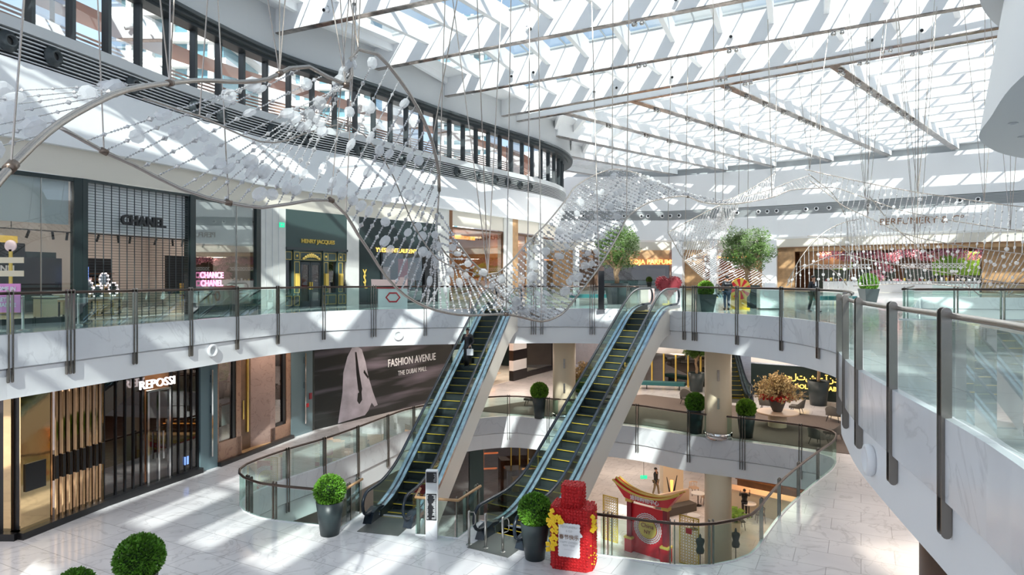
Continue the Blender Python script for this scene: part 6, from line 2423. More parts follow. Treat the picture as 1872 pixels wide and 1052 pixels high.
# flame-like floor lamp
r = thing('sculptural_lamp', 'dark forked floor lamp glowing orange against the square cream pillar', 'lamp', on(1228, 925, -12))
a = MB()
a.tube([(0, 0, 0), (-0.12, 0, 0.8), (-0.3, 0, 1.7)], [0.08, 0.06, 0.02], 6)
a.build('prong', 'black', r)
a = MB()
a.tube([(0, 0, 0), (0.12, 0, 0.8), (0.32, 0, 1.8)], [0.08, 0.06, 0.02], 6)
a.build('prong', 'black', r)
a = MB()
a.tube([(0, 0, 0.5), (0, 0, 1.5)], [0.04, 0.1], 8)
a.build('glow', 'glow_orange', r)
# ---------------------------------------------------------------- hanging bead net sculptures
def curve(pts, step=0.25):
    return cat_rom([A(*p) for p in pts], step)


def closest(P, px, py):
    best, bi = 1e9, 0
    for i, p in enumerate(P):
        x_ = CX + p[0] * F / p[1]
        y_ = HY - (p[2] - CZ) * F / p[1]
        d = (x_ - px) ** 2 + (y_ - py) ** 2
        if d < best:
            best, bi = d, i
    return bi


def part_of(P, a_, b_):
    i, j = closest(P, *a_), closest(P, *b_)
    return P[i:j + 1] if i <= j else P[j:i + 1][::-1]


def gem(a, c, r_, t, rnd, k=8, m_=4, flat=0.95):
    z_ = t.normalized()
    x_ = z_.orthogonal().normalized()
    x_ = Matrix.Rotation(rnd.uniform(0, PI), 3, z_) @ x_
    y_ = z_.cross(x_)
    m3_ = Matrix((x_, y_, z_)).transposed().to_4x4()
    if k >= 8:
        # faceted octagonal disc
        vs = []
        for th, rr in ((-flat * 0.5, 0.55), (-flat * 0.28, 1.0), (flat * 0.28, 1.0), (flat * 0.5, 0.55)):
            for j in range(8):
                q = 2 * PI * (j + 0.5) / 8
                vs.append(m3_ @ Vector((th * r_, rr * r_ * math.cos(q), rr * r_ * math.sin(q))) + c)
        fs = []
        for i in range(3):
            for j in range(8):
                fs.append((i * 8 + j, i * 8 + (j + 1) % 8, i * 8 + 8 + (j + 1) % 8, i * 8 + 8 + j))
        fs += [tuple(range(8))[::-1], tuple(range(24, 32))]
        a.add(vs, fs)
    else:
        vs = [(0, 0, -r_), (0, 0, r_)] + [(r_ * 0.75 * math.cos(q), r_ * 0.75 * math.sin(q), 0) for q in [2 * PI * j / k for j in range(k)]]
        vs = [m3_ @ Vector(v) + c for v in vs]
        a.add(vs, [(0, 2 + (j + 1) % k, 2 + j) for j in range(k)] + [(1, 2 + j, 2 + (j + 1) % k) for j in range(k)])


class Net:
    def __init__(s, name, label, cat, base, seed):
        s.r = thing(name, label, cat, base)
        s.base = Vector(base)
        s.rnd = random.Random(seed)
        s.big = []
        s.n = 0
        s.extra = MB()
        s.nextra = 0

    def tube(s, P, r_, name='tube', mat='tube', k=10):
        a = MB()
        a.tube([p - s.base for p in P], r_, k)
        return a.build(name, mat, s.r, smooth=True)

    def string(s, p, q, big=0.13, mid=0.07, small=0.03, gap=0.085, bg=1.1, sag=0.0, wire=0.006):
        rnd = s.rnd
        L = (q - p).length
        n_ = max(2, int(L / gap))
        own = s.n < 97
        a = MB() if own else s.extra
        t = (q - p).normalized()

        def at(u):
            v = p.lerp(q, u) - s.base
            v.z -= sag * 4 * u * (1 - u)
            return v
        a.tube([at(u / 6) for u in range(7)], wire, 3)
        nextb = rnd.uniform(0.2, bg)
        nextm = rnd.uniform(0.05, 0.4)
        x_ = 0.08
        while x_ < L - 0.06:
            c = at(x_ / L)
            if x_ >= nextb:
                rr = big * rnd.uniform(0.8, 1.15)
                s.big.append((c, rr, t.copy()))
                nextb = x_ + bg * rnd.uniform(0.7, 1.5)
                x_ += rr * 1.2
            elif x_ >= nextm:
                gem(a, c, mid * rnd.uniform(0.8, 1.15), t, rnd, 6)
                nextm = x_ + bg * 0.33 * rnd.uniform(0.7, 1.3)
                x_ += mid
            else:
                gem(a, c, small, t, rnd, 4)
            x_ += gap
        s.n += 1
        if own:
            a.build('bead_string', 'crystal', s.r)

    def span(s, P, Q, n_, **kw):
        P = resample(P, n_)
        Q = resample(Q, n_)
        for p, q in zip(P, Q):
            s.string(p, q, **kw)

    def cable(s, p, up, dx=0, dy=0, r_=0.009):
        a = MB()
        a.tube([p - s.base, Vector((p[0] + dx, p[1] + dy, up)) - s.base], r_, 5)
        a.build('cable', 'tube', s.r)

    def clamp(s, p, r_=0.06):
        a = MB()
        a.ball(p - s.base, r_, r_, r_, 10, 6)
        a.build('clamp', 'clamp_metal', s.r, smooth=True)

    def done(s):
        s.big.sort(key=lambda b_: -b_[1] / max(1, (b_[0] + s.base).y))
        for c, rr, t in s.big[:97]:
            a = MB()
            gem(a, Vector((0, 0, 0)), rr, t, s.rnd)
            o = a.build('frosted_disc', 'frosted', s.r)
            o.location = c
        a = MB()
        for c, rr, t in s.big[97:]:
            gem(a, c, rr, t, s.rnd)
        if a.v:
            a.build('frosted_discs', 'frosted', s.r, kind='stuff')
        if s.extra.v:
            s.extra.build('bead_strings', 'crystal', s.r, kind='stuff')


T1 = curve([(-40, 372, 5.1), (-8, 338, 5.3), (20, 305, 5.5), (60, 265, 5.8), (110, 225, 6.4), (165, 193, 7), (230, 165, 7.8), (310, 152, 8.8), (370, 147, 9.5), (440, 150, 10.2), (490, 145, 10.6), (530, 125, 11), (565, 122, 11.3), (600, 141, 11.6), (632, 155, 11.8), (643, 138, 11.9), (641, 108, 12), (655, 90, 12.1), (690, 99, 12.3), (730, 145, 12.8), (765, 200, 13.3), (790, 260, 13.8), (802, 315, 14.2), (803, 350, 14.4)])
TB = curve([(803, 350, 14.4), (800, 385, 14.5), (797, 420, 14.6), (806, 452, 14.8), (830, 480, 15.1), (870, 515, 15.5), (920, 548, 16), (960, 568, 16.3), (985, 580, 16.5)])
T3 = curve([(106, 231, 8.9), (128, 243, 9), (155, 258, 9.2), (190, 277, 9.4), (245, 302, 9.7), (285, 323, 10), (330, 345, 10.2), (380, 362, 10.5), (418, 371, 10.7), (480, 380, 11), (530, 373, 11.3), (570, 366, 11.5), (605, 366, 11.8), (632, 392, 12.2), (655, 430, 12.6), (677, 462, 12.9), (705, 505, 13.4), (740, 540, 13.9), (780, 562, 14.4), (820, 573, 14.8), (860, 577, 15.2), (925, 575, 15.8), (960, 582, 16.2), (990, 588, 16.6), (1015, 581, 17), (1035, 567, 17.5), (1060, 535, 18), (1095, 488, 19), (1130, 430, 20.2), (1145, 400, 20.8), (1164, 383, 21.3), (1192, 368, 22.5), (1235, 360, 24), (1257, 360, 25), (1281, 369, 26), (1308, 373, 27), (1350, 372, 28.5), (1411, 361, 30.5), (1446, 348, 32), (1499, 344, 34), (1523, 343, 35)])
T2 = curve([(262, 181, 8.8), (286, 187, 9), (328, 202, 9.3), (365, 212, 9.6), (392, 224, 9.9), (420, 238, 10.2), (446, 249, 10.4), (476, 259, 10.7), (503, 261, 10.9), (528, 256, 11.2), (558, 244, 11.5), (589, 235, 11.8), (613, 229, 12), (637, 229, 12.2), (665, 246, 12.5), (692, 278, 12.8), (719, 323, 13.2), (752, 403, 13.7), (779, 449, 14.1), (800, 474, 14.4), (837, 492, 14.8), (862, 498, 15.1), (900, 512, 15.5), (961, 535, 16.6), (1000, 499, 17.6), (1049, 444, 19), (1064, 426, 19.6), (1110, 356, 21.5)])
T4 = curve([(835, 440, 14.9), (862, 478, 15.1), (892, 502, 15.4), (910, 499, 15.8), (935, 478, 16.4), (965, 443, 17.2), (1000, 408, 18.2), (1037, 362, 19.4), (1049, 344, 20), (1070, 329, 20.8), (1095, 317, 21.6), (1119, 310, 22.4), (1143, 312, 23.2), (1174, 320, 24.2), (1198, 334, 25.2), (1233, 345, 26.4), (1260, 356, 27.2)])
T0 = curve([(-140, 175, 6.6), (-150, 230, 6.0), (-150, 285, 5.5), (-140, 330, 5.1)])
nt_ = Net('bead_net_sculpture', 'huge twisting steel tube sculpture strung with frosted crystal beads hanging across the atrium', 'sculpture', (-1.0, 11.5, 3.5), 5)
nt_.tube(T1, 0.036)
nt_.tube(T3, [0.03] * len(T3))
nt_.tube(T2, 0.013)
nt_.tube(T4, 0.022)
nt_.tube(TB, 0.02)
nt_.tube(T0, 0.03)
nt_.span(part_of(T0, (-140, 175), (-150, 300)), part_of(T1, (330, 150), (95, 238)), 7, big=0.115, mid=0.035, small=0.014, gap=0.06, bg=1.0)
kw = dict(big=0.118, mid=0.055, small=0.026, gap=0.045, bg=1.1)
nt_.span(part_of(T3, (155, 258), (285, 323)), part_of(T1, (500, 143), (620, 151)), 5, **kw)
nt_.span(part_of(T3, (330, 345), (530, 373)), part_of(T1, (632, 155), (655, 90)), 9, **kw)
nt_.span(part_of(T3, (550, 371), (620, 378)), part_of(T1, (668, 90), (745, 168)), 5, **kw)
nt_.span(part_of(T3, (632, 392), (705, 505)), part_of(T1, (752, 178), (801, 315)), 8, big=0.11, mid=0.06, small=0.034, gap=0.05, bg=1.25)
nt_.span(part_of(T3, (715, 515), (780, 562)), part_of(T1, (802, 325), (803, 350)) + TB[1:6], 6, big=0.10, mid=0.06, small=0.038, gap=0.05, bg=1.4)
nt_.span(part_of(T3, (785, 563), (990, 588)), part_of(TB, (800, 385), (960, 568)), 18, big=0.10, mid=0.06, small=0.042, gap=0.055, bg=1.4)
nt_.span(part_of(T3, (990, 588), (1170, 380)), part_of(T4, (880, 495), (1060, 335)), 36, big=0.125, mid=0.07, small=0.045, gap=0.085, bg=1.8, sag=0.12)
nt_.span(part_of(T3, (1170, 380), (1345, 372)), part_of(T4, (1065, 332), (1255, 353)), 26, big=0.1, mid=0.07, small=0.035, gap=0.13, bg=1.5)
nt_.span(part_of(TB, (800, 385), (960, 568)), part_of(T4, (835, 440), (905, 500)), 16, big=0.09, mid=0.06, small=0.045, gap=0.06, bg=1.3)
zr = zs(12.6)
for (P, px, py, dx, dy) in ((T1, 8, 320, 0.5, 0.5), (T1, 314, 150, 0.3, 0.4), (T1, 314, 150, -1.2, 0.2), (T1, 314, 150, 0.5, -0.8), (T1, 503, 141, -0.1, 0.3), (T1, 503, 141, -1.6, 0.6), (T1, 503, 141, 0.8, -0.3), (T1, 632, 155, -1.5, 0), (T1, 632, 155, -0.8, 1), (T1, 655, 90, 0.2, 0.5), (T1, 655, 90, -1.4, 0.5), (T1, 790, 260, 1.6, 0.5), (T1, 803, 345, 0.2, 1), (T3, 188, 276, -0.8, 0.6), (T3, 418, 371, -0.6, 0), (T3, 605, 366, 0.7, 1), (T3, 632, 392, 0.3, 1), (T2, 637, 229, 0.3, 0.5), (T4, 892, 502, -1.6, 0.5), (T4, 892, 502, 0.6, 0.5), (T4, 892, 502, -0.5, 0.5), (T4, 965, 443, 0.1, 0.3), (T3, 985, 587, -0.1, 1), (T3, 1095, 488, -0.2, 1), (T3, 1145, 400, 0.3, 1), (T4, 1119, 310, 0.2, 1), (T3, 1308, 373, 0.2, 1), (T3, 1411, 361, 0.2, 1), (T2, 365, 212, 0.2, 1), (T3, 925, 575, 0.2, 1)):
    p = P[closest(P, px, py)]
    nt_.cable(p, zr, dx, dy, 0.007 + p[1] * 0.0004)
for (P, px, py) in ((T1, 16, 312), (T1, 318, 150), (T1, 503, 141), (T1, 632, 155), (T3, 188, 276), (T3, 418, 371), (T3, 605, 366), (T3, 925, 575), (T3, 1257, 360)):
    p = P[closest(P, px, py)]
    i = closest(P, px, py)
    t = (P[min(i + 1, len(P) - 1)] - P[i - 1]).normalized() * 0.05
    a = MB()
    a.tube([p - t - nt_.base, p + t - nt_.base], 0.048, 12)
    a.build('clamp', 'clamp_metal', nt_.r, smooth=True)
nt_.done()

# second net, over the prize wheel
n2_ = Net('bead_net_sculpture', 'hourglass shaped wire net of small beads hanging between the two olive trees', 'sculpture', (14.5, 38, 3), 6)
Ua = curve([(1221, 425, 36), (1260, 404, 36.5), (1290, 388, 37), (1321, 373, 37.5)])
Ub = curve([(1221, 425, 36), (1235, 450, 36), (1252, 477, 36), (1294, 517, 36)])
Uc = curve([(1350, 372, 38.5), (1340, 402, 38.5), (1324, 432, 38), (1308, 450, 37.5), (1285, 465, 37), (1252, 477, 36)])
Ud = curve([(1308, 450, 37.5), (1340, 462, 39), (1366, 480, 39.5), (1409, 514, 40)])
Ue = curve([(1281, 369, 34), (1329, 366, 35.5), (1361, 352, 37), (1393, 333, 38.5), (1417, 317, 40)])
Uf = curve([(1281, 370, 33), (1308, 373, 34), (1350, 373, 35.5), (1411, 361, 38), (1446, 348, 39.5), (1499, 344, 42)])
Ug = curve([(1361, 360, 36), (1411, 346, 38), (1446, 332, 40), (1478, 322, 42)])
for P in (Ua, Ub, Uc, Ud, Ue, Uf, Ug):
    n2_.tube(P, 0.026, k=6)
kw = dict(big=0.09, mid=0.06, small=0.042, gap=0.14, bg=2.0, wire=0.018)
n2_.span(Ua + part_of(Uf, (1321, 372), (1350, 373)), part_of(Ub, (1221, 425), (1252, 477))[:-1] + part_of(Uc, (1252, 477), (1345, 390)), 34, **kw)
n2_.span(part_of(Ub, (1252, 477), (1294, 517)), part_of(Ud, (1308, 450), (1366, 480)), 18, **kw)
n2_.span(part_of(Ub, (1290, 512), (1294, 517)) + [A(1340, 520, 37), A(1400, 522, 38.5)], part_of(Ud, (1366, 480), (1409, 514)), 14, **kw)
n2_.span(part_of(Uf, (1281, 370), (1411, 361)), part_of(Ue, (1281, 369), (1417, 317)), 26, **kw)
n2_.span(part_of(Uf, (1400, 363), (1499, 344)), part_of(Ug, (1400, 350), (1478, 322)), 16, **kw)
for P, px, py in ((Ua, 1221, 425), (Ua, 1321, 373), (Uc, 1350, 372), (Ud, 1366, 480), (Ue, 1417, 317), (Uf, 1499, 344), (Ub, 1252, 477)):
    n2_.cable(P[closest(P, px, py)], zr, 0.3, 0.5, 0.016)
n2_.done()

# third net, over the perfume hall side
n3_ = Net('bead_net_sculpture', 'wide curtain of beaded strings on arched wires hanging in front of the perfume hall', 'sculpture', (20, 29, 3), 7)
L1_ = curve([(1474, 310, 33), (1480, 312, 32.5), (1576, 333, 31), (1677, 352, 29.5), (1735, 360, 28.5), (1799, 370, 27.5), (1900, 382, 26)])
Lm = curve([(1525, 344, 33), (1536, 346, 32.5), (1581, 362, 31.5), (1645, 384, 30), (1719, 400, 29), (1847, 420, 27), (1900, 424, 26.5)])
L3_ = curve([(1480, 330, 32), (1510, 352, 31.5), (1544, 378, 31), (1586, 397, 30.3), (1629, 418, 29.6), (1672, 433, 28.8), (1709, 441, 28), (1790, 455, 27), (1900, 468, 25.5)])
L4_ = curve([(1478, 318, 33), (1500, 336, 33), (1520, 352, 33), (1536, 376, 33), (1547, 400, 33), (1550, 429, 33), (1550, 461, 33), (1547, 520, 33)])
L5_ = curve([(1440, 522, 33), (1470, 490, 32.5), (1533, 466, 32), (1600, 478, 31), (1677, 490, 30), (1780, 508, 28), (1900, 527, 26)])
L6_ = curve([(1560, 523, 32), (1700, 520, 30), (1900, 545, 26)])
arcs = [curve([(1440, 515, 32), (1465, 470, 32), (1500, 430, 32), (1540, 408, 32), (1575, 400, 32)]), curve([(1476, 432, 33), (1510, 435, 33), (1550, 462, 33), (1580, 500, 33), (1585, 520, 33)]), curve([(1460, 488, 31), (1500, 484, 31), (1530, 500, 31), (1548, 522, 31)]), curve([(1590, 360, 30), (1640, 420, 30), (1720, 480, 30), (1790, 540, 30)])]
for P in (L1_, Lm, L3_, L4_, L5_, L6_, *arcs):
    n3_.tube(P, 0.022, k=6)
kw = dict(big=0.075, mid=0.05, small=0.028, gap=0.12, bg=1.3, wire=0.018)
n3_.span(part_of(L1_, (1505, 320), (1890, 381)), part_of(L3_, (1498, 345), (1880, 466)), 36, **kw)
n3_.span(part_of(L3_, (1540, 376), (1900, 468)), part_of(L6_, (1560, 523), (1850, 538)), 44, **kw)
n3_.span(part_of(arcs[0], (1445, 510), (1575, 400)), [A(1438, 524, 33), A(1500, 528, 33), A(1560, 528, 32)], 15, **kw)
for P, px, py in ((L1_, 1480, 312), (L1_, 1677, 352), (L1_, 1799, 370), (L3_, 1672, 433), (Lm, 1581, 362), (Lm, 1847, 420), (L3_, 1586, 397), (L5_, 1677, 490)):
    for dx in (-0.6, 0.4, 1.2):
        n3_.cable(P[closest(P, px, py)], zr, dx, 0.5, 0.012)
n3_.done()

# ---------------------------------------------------------------- spotlights on the roof beams
random.seed(9)
spot0 = thing('beam_spotlight', 'x', 'spotlight', (0, 0, 0))
a = MB()
a.tube([(0, 0, 0), (0, 0, -0.18)], 0.02, 5)
a.build('bracket', 'white', spot0)
a = MB()
a.tube([(-0.0, 0.12, -0.18), (0.0, -0.22, -0.30)], 0.10, 10)
a.build('lamp_head', 'white', spot0, smooth=True)
a = MB()
a.tube([(0, -0.215, -0.298), (0, -0.225, -0.302)], 0.085, 10)
a.build('lens', 'black', spot0)
first = True
cnt = 0
for bi, ts in ((5, (0.18, 0.24)), (6, (0.12, 0.16, 0.30, 0.33)), (7, (0.3, 0.5)), (8, (0.2, 0.24, 0.55)), (9, (0.28, 0.32, 0.42, 0.7, 0.76))):
    a_, b_ = S1[bi]
    for t in ts:
        p = L2(a_, b_, t)
        nx, ny = (b_[1] - a_[1]), -(b_[0] - a_[0])
        ln = math.hypot(nx, ny)
        o = spot0 if first else dup(spot0)
        first = False
        o.location = (p[0] + nx / ln * 0.28, p[1] + ny / ln * 0.28, ZB + 0.75)
        o.rotation_euler = (0, 0, random.uniform(-0.6, 0.6))
        o['label'] = 'small white spotlight fixed to the sunlit face of a long roof beam'
        o['group'] = 'white spotlights on the long roof beams'
        cnt += 1
        seg('arm', 'white', I4, [(-0.02, 0.02, -0.0, 0.28, -0.03, 0.0)], o)
sp1 = thing('twin_spotlight', 'x', 'spotlight', (0, 0, 0))
seg('plate', 'chrome', I4, [(-0.32, 0.32, -0.08, 0.08, -0.04, 0)], sp1)
for sx_ in (-1, 1):
    a = MB()
    a.tube([(sx_ * 0.16, 0.1, -0.12), (sx_ * 0.2, -0.14, -0.2)], 0.10, 10)
    a.build('lamp_head', 'steel', sp1, smooth=True)
    seg('bracket', 'chrome', I4, [(sx_ * 0.18 - 0.02, sx_ * 0.18 + 0.02, -0.02, 0.02, -0.12, -0.04)], sp1)
first = True
for line, ts in ([(S1[i], tt) for i, tt in ((7, (0.45, 0.72)), (8, (0.42, 0.55, 0.68)), (9, (0.5, 0.72)), (10, (0.45, 0.6, 0.66)))] + [(R[i], tt) for i, tt in ((2, (0.04, 0.13, 0.2, 0.26, 0.33, 0.4, 0.46, 0.52)), (3, (0.02, 0.1, 0.18, 0.27, 0.36, 0.4, 0.44, 0.48)), (4, (0.08, 0.2, 0.3, 0.34, 0.45)), (5, (0.15, 0.3, 0.4)))]):
    for t in ts:
        p = L2(*line, t)
        o = sp1 if first else dup(sp1)
        first = False
        o.location = (p[0], p[1], ZB - 0.01)
        o.rotation_euler = (0, 0, math.atan2(line[1][1] - line[0][1], line[1][0] - line[0][0]))
        o['label'] = 'small chrome twin spotlight under the metal edge of a roof beam'
        o['group'] = 'chrome twin spotlights under the roof beams'
        sl = bpy.data.lights.new('spot', 'SPOT')
        sl.energy = 900
        sl.spot_size = math.radians(150)
        sl.spot_blend = 1.0
        sl.shadow_soft_size = 0.1
        sl.color = (1, 0.95, 0.88)
        so = bpy.data.objects.new('spot', sl)
        so.location = (p[0], p[1], ZB - 0.35)
        COL.objects.link(so)

# ---------------------------------------------------------------- seen through the upper windows
for (x_, y_, w_, h_, lab, sty) in ((-30, 62, 9, 34, 'pale curved balcony tower seen through the upper windows, nearer the left', 0), (-24, 92, 10, 42, 'pale banded tower seen through the upper windows beside the far bend', 0), (-8, 110, 8, 46, 'slim banded tower outside behind the rounded window end', 0)):
    r = thing('exterior_tower', lab, 'building', (x_, y_, -2))
    seg('core', 'tower_glass', I4, [(-w_ / 2, w_ / 2, -4, 4, 0, h_)], r)
    a = MB()
    for k in range(int(h_ / 2.2)):
        off = 0.7 * math.sin(k * 1.3)
        a.box(-w_ / 2 - 0.6 + off, w_ / 2 + 0.3 + off, -4.9, 4.4, k * 2.2, k * 2.2 + 0.7)
    a.build('balcony_bands', 'tower_white', r)
    a = MB()
    for k in range(5):
        xx = -w_ / 2 + w_ * (k + 0.5) / 5
        a.box(xx - 0.25, xx + 0.25, -4.5, -4.0, 0, h_)
    a.build('fins', 'tower_white', r)
tc_ = thing('terrace_screen', 'pinkish slatted terrace wall and canopy outside the upper windows', 'terrace screen', (-20, 30, zs(8.9)))
path_t = [Vector((p[0] + 20 - 3.0, p[1] - 30 + 1.2)) for p in resample(W2, 40)]
a = MB()
for k in range(10):
    a.loft(path_t, 0.1 + k * 0.17, path_t, 0.2 + k * 0.17)
a.build('slats', 'terrace', tc_)
a = MB()
pc1 = [Vector((p[0] - 2.5, p[1] + 1.0)) for p in path_t]
a.loft(path_t, 3.0, pc1, 3.3)
a.build('canopy', 'terrace', tc_)
for k in range(0, 40, 3):
    a = MB()
    p = path_t[k]
    a.box(p[0] - 0.06, p[0] + 0.06, p[1] - 0.06, p[1] + 0.06, 0, 3.1)
    a.build('post', 'terrace_dark', tc_)
# ---------------------------------------------------------------- people
def skin_mesh(name, mat, nodes, edges, parent, sub=1, smooth=True):
    idx = {k: i for i, k in enumerate(nodes)}
    me = bpy.data.meshes.new(name)
    me.from_pydata([nodes[k][0] for k in nodes], [(idx[a_], idx[b_]) for a_, b_ in edges], [])
    o = bpy.data.objects.new(name, me)
    COL.objects.link(o)
    if parent:
        o.parent = parent
    me.materials.append(M[mat])
    md = o.modifiers.new('skin', 'SKIN')
    for k in nodes:
        rr = nodes[k][1]
        me.skin_vertices[0].data[idx[k]].radius = rr if isinstance(rr, tuple) else (rr, rr)
    me.skin_vertices[0].data[0].use_root = True
    md.use_smooth_shade = smooth
    s_ = o.modifiers.new('sub', 'SUBSURF')
    s_.levels = s_.render_levels = sub
    return o


def person(label, loc, rz, h, top, bottom, shoes='black', stride=0.0, arm_l=None, arm_r=None, robe=False, cap=False, twist=0.0, group=None, hands=True):
    """faces local -y; arm = (elbow, wrist) given in metres for a 1.75 m figure"""
    r_ = thing('person', label, 'person', loc, rz)
    k = h / 1.75
    V_ = lambda x_, y_, z_: (x_ * k, y_ * k, z_ * k)
    st = stride
    elbL, wrL = arm_l or ((0.27, 0.03, 1.10), (0.28, -0.06, 0.86))
    elbR, wrR = arm_r or ((-0.27, 0.03, 1.10), (-0.28, -0.06, 0.86))
    N = {
        'pel': (V_(0, 0, 0.95), (0.15 * k, 0.11 * k)), 'sp': (V_(0, 0.0, 1.12), (0.13 * k, 0.10 * k)), 'ch': (V_(0, 0, 1.30), (0.17 * k, 0.11 * k)),
        'nk': (V_(0, 0.0, 1.46), (0.07 * k, 0.065 * k)), 'hb': (V_(0, -0.01, 1.55), (0.06 * k, 0.065 * k)), 'hm': (V_(0, -0.015, 1.63), (0.078 * k, 0.092 * k)), 'ht': (V_(0, 0.0, 1.71), (0.062 * k, 0.075 * k)),
        'sl': (V_(0.17, 0, 1.42), 0.06 * k), 'el': (V_(*elbL), 0.042 * k), 'wl': (V_(*wrL), 0.028 * k),
        'sr': (V_(-0.17, 0, 1.42), 0.06 * k), 'er': (V_(*elbR), 0.042 * k), 'wr': (V_(*wrR), 0.028 * k),
        'hl': (V_(0.09, 0, 0.90), 0.085 * k), 'kl': (V_(0.10, -0.05 - st * 0.35, 0.50), 0.055 * k), 'al': (V_(0.10, -st, 0.09), 0.038 * k), 'tl': (V_(0.11, -st - 0.17, 0.03), 0.03 * k),
        'hr': (V_(-0.09, 0, 0.90), 0.085 * k), 'kr': (V_(-0.10, -0.05 + st * 0.55, 0.50), 0.055 * k), 'ar': (V_(-0.10, st, 0.09), 0.038 * k), 'tr': (V_(-0.11, st - 0.17, 0.03), 0.03 * k),
    }
    E = [('pel', 'sp'), ('sp', 'ch'), ('ch', 'nk'), ('nk', 'hb'), ('hb', 'hm'), ('hm', 'ht'), ('ch', 'sl'), ('sl', 'el'), ('el', 'wl'), ('ch', 'sr'), ('sr', 'er'), ('er', 'wr'), ('pel', 'hl'), ('hl', 'kl'), ('kl', 'al'), ('al', 'tl'), ('pel', 'hr'), ('hr', 'kr'), ('kr', 'ar'), ('ar', 'tr')]
    for s_, wk, ek in ((1, 'wl', 'el'), (-1, 'wr', 'er')):
        w0 = Vector(N[wk][0])
        d = (w0 - Vector(N[ek][0])).normalized()
        side_ = d.cross(Vector((0, -1, 0)))
        side_ = side_.normalized() if side_.length > 0.1 else Vector((0, 0, 1))
        pk = 'palm%d' % s_
        N[pk] = (tuple(w0 + d * 0.065 * k), (0.036 * k, 0.018 * k))
        E.append((wk, pk))
        for f_ in range(4):
            n1_ = 'f%d%d' % (s_, f_)
            base_ = w0 + d * 0.095 * k + side_ * (f_ - 1.5) * 0.019 * k
            ln = (0.055, 0.066, 0.062, 0.046)[f_] * k
            N[n1_] = (tuple(base_), 0.0095 * k)
            N[n1_ + 'e'] = (tuple(base_ + d * ln + Vector((0, -0.018 * k, 0))), 0.0075 * k)
            E += [(pk, n1_), (n1_, n1_ + 'e')]
        th = w0 + d * 0.04 * k + side_ * -0.035 * k
        N['t%d' % s_] = (tuple(th), 0.011 * k)
        N['t%de' % s_] = (tuple(th + d * 0.045 * k - side_ * 0.015 * k), 0.009 * k)
        E += [(pk, 't%d' % s_), ('t%d' % s_, 't%de' % s_)]
    skin_mesh('body', 'skin', N, E, r_)
    # jacket or shirt
    g = lambda key, e: (N[key][0], (N[key][1][0] + e * k, N[key][1][1] + e * k) if isinstance(N[key][1], tuple) else N[key][1] + e * k)
    J = {x_: g(x_, 0.022) for x_ in ('pel', 'sp', 'ch', 'sl', 'el', 'wl', 'sr', 'er', 'wr')}
    J['nk'] = (V_(0, 0.01, 1.44), 0.075 * k)
    J['hem'] = (V_(0, 0, 0.86), (0.175 * k, 0.135 * k))
    skin_mesh('jacket' if not robe else 'robe_top', top, J, [('pel', 'sp'), ('sp', 'ch'), ('ch', 'nk'), ('ch', 'sl'), ('sl', 'el'), ('el', 'wl'), ('ch', 'sr'), ('sr', 'er'), ('er', 'wr'), ('pel', 'hem')], r_)
    if robe:
        a = MB()
        a.lathe([(0.20 * k, 0.05 * k), (0.19 * k, 0.4 * k), (0.175 * k, 0.85 * k), (0.15 * k, 1.05 * k)], k=18, sq=0.75)
        a.build('robe_skirt', top, r_, smooth=True)
    else:
        T_ = {x_: g(x_, 0.02) for x_ in ('pel', 'hl', 'kl', 'al', 'hr', 'kr', 'ar')}
        skin_mesh('trousers', bottom, T_, [('pel', 'hl'), ('hl', 'kl'), ('kl', 'al'), ('pel', 'hr'), ('hr', 'kr'), ('kr', 'ar')], r_)
    for a_, t_ in (('al', 'tl'), ('ar', 'tr')):
        p, q = Vector(N[a_][0]), Vector(N[t_][0])
        a = MB()
        a.ball((p + q) / 2 - Vector((0, 0, 0.01 * k)), 0.05 * k, 0.14 * k, 0.045 * k, 10, 6)
        a.build('shoe', shoes, r_, smooth=True)
    a = MB()
    a.ball(V_(0, 0.02, 1.675), 0.092 * k, 0.105 * k, 0.085 * k, 14, 8)
    a.v = [v for v in a.v]
    a.build('hair' if not cap else 'cap', 'hair', r_, smooth=True)
    # face: nose, eyes, ears
    a = MB()
    a.ball(V_(0, -0.115, 1.615), 0.013 * k, 0.02 * k, 0.02 * k, 6, 5)
    for sx_ in (-1, 1):
        a.ball(V_(sx_ * 0.082, 0.0, 1.62), 0.012 * k, 0.02 * k, 0.03 * k, 6, 5)
    a.build('nose_and_ears', 'skin', r_, smooth=True)
    for sx_ in (-1, 1):
        a = MB()
        a.ball(V_(sx_ * 0.032, -0.098, 1.635), 0.011 * k, 0.008 * k, 0.008 * k, 6, 5)
        a.build('eye', 'black', r_)
    a = MB()
    a.ball(V_(0, -0.100, 1.575), 0.022 * k, 0.008 * k, 0.006 * k, 6, 5)
    a.build('mouth', 'red_dark', r_)
    return r_, N


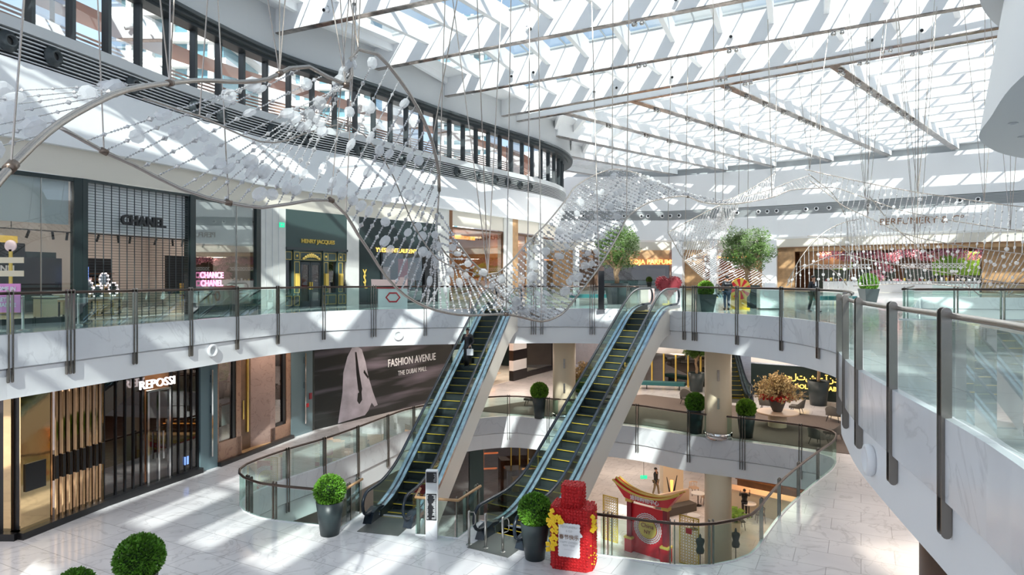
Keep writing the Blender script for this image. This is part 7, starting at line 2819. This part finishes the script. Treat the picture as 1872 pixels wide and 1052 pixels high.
r, _n = person('man in a dark suit with pale shirt strolling along the upper walkway, hands together', on(1487, 571, 0), 0.35, 1.62, 'suit', 'suit', stride=0.20, arm_l=((0.26, 0.02, 1.13), (0.05, -0.20, 1.02)), arm_r=((-0.26, 0.02, 1.13), (-0.04, -0.21, 1.0)))
seg('shirt_front', 'shirt', I4, [(-0.035, 0.035, -0.142, -0.12, 1.16, 1.33)], r)
r, _n = person('security guard seen from behind in a black jacket and blue jeans beside the prize wheel', on(1329, 567, 0), PI + 0.1, 1.62, 'black', 'jeans', arm_l=((0.28, 0.0, 1.14), (0.22, -0.18, 1.0)), arm_r=((-0.28, 0.0, 1.14), (-0.22, -0.18, 1.0)), cap=True)
text('SECURITY', 'lettering', 'shirt', Matrix.Rotation(PI, 4, 'Z') @ Matrix.Translation((0, -0.150, 1.24)), 0.075, 0.003, r)
person('man in a dark jacket and khaki trousers walking on the lowest level beyond the gateway', on(1199, 906, -12), 0.9, 1.72, 'suit', 'khaki', stride=0.16, arm_l=((0.27, 0.1, 1.12), (0.30, 0.12, 0.88)), arm_r=((-0.27, -0.1, 1.12), (-0.3, -0.22, 0.92)))
person('waiter in black reaching up to the warm lit shelves on the lowest level', on(1361, 946, -12), PI - 0.4, 1.6, 'black', 'black', arm_l=((0.28, -0.12, 1.25), (0.26, -0.35, 1.40)), arm_r=((-0.28, -0.12, 1.3), (-0.28, -0.3, 1.5)))
# woman on the first escalator
x_ = 9.35
p = Vector((-3.62, 20.45)) + Vector((math.cos(ang1), math.sin(ang1))) * 7.45
zz = -6 + z1f(7.45)
r, _n = person('woman in a long black robe riding down the first escalator with a white shopping bag', (p[0] - 0.18, p[1] + 0.05, zz + 0.02), ang1 - PI / 2 + 0.05, 1.62, 'black', 'black', robe=True, arm_l=((0.27, 0.02, 1.12), (0.20, -0.20, 0.98)), arm_r=((-0.27, 0.02, 1.12), (-0.27, -0.2, 1.12)))
w_ = r.matrix_basis @ Vector((0.20 * 0.93, -0.27, 0.60))
b_ = thing('shopping_bag', 'white paper shopping bag in the hand of the woman on the escalator', 'bag', w_, ang1 - PI / 2)
seg('bag', 'white', I4, [(-0.13, 0.13, -0.05, 0.05, -0.10, 0.16)], b_)
a = MB()
a.tube([(-0.08, 0, 0.16), (-0.05, 0, 0.28), (0.0, 0, 0.33), (0.05, 0, 0.28), (0.08, 0, 0.16)], 0.006, 5)
a.build('handle', 'white', b_)

# ---------------------------------------------------------------- area lights added under the slabs to brighten the two lower levels
for (x_, y_, z_, s_, e_) in ((-10.5, 29, -1.75, 3, 60), (-6, 36, -1.75, 3, 90), (0, 42, -1.75, 4, 200), (7, 40, -1.75, 4, 200), (13, 34, -1.75, 4, 200), (16, 40, -1.75, 4, 160), (17, 27, -1.75, 4, 160), (14, 18, -1.75, 4, 130), (-14, 16, -1.75, 3, 60), (0, 50, -1.75, 4, 160), (10, 47, -1.75, 3, 160),
                               (0, 33, -7.75, 4, 50), (8, 38, -7.75, 4, 80), (15, 34, -7.75, 4, 60), (8, 46, -7.75, 5, 140), (20, 44, -7.75, 5, 80)):
    lamp((x_, y_, z_), s_, e_, (1, 0.86, 0.72))
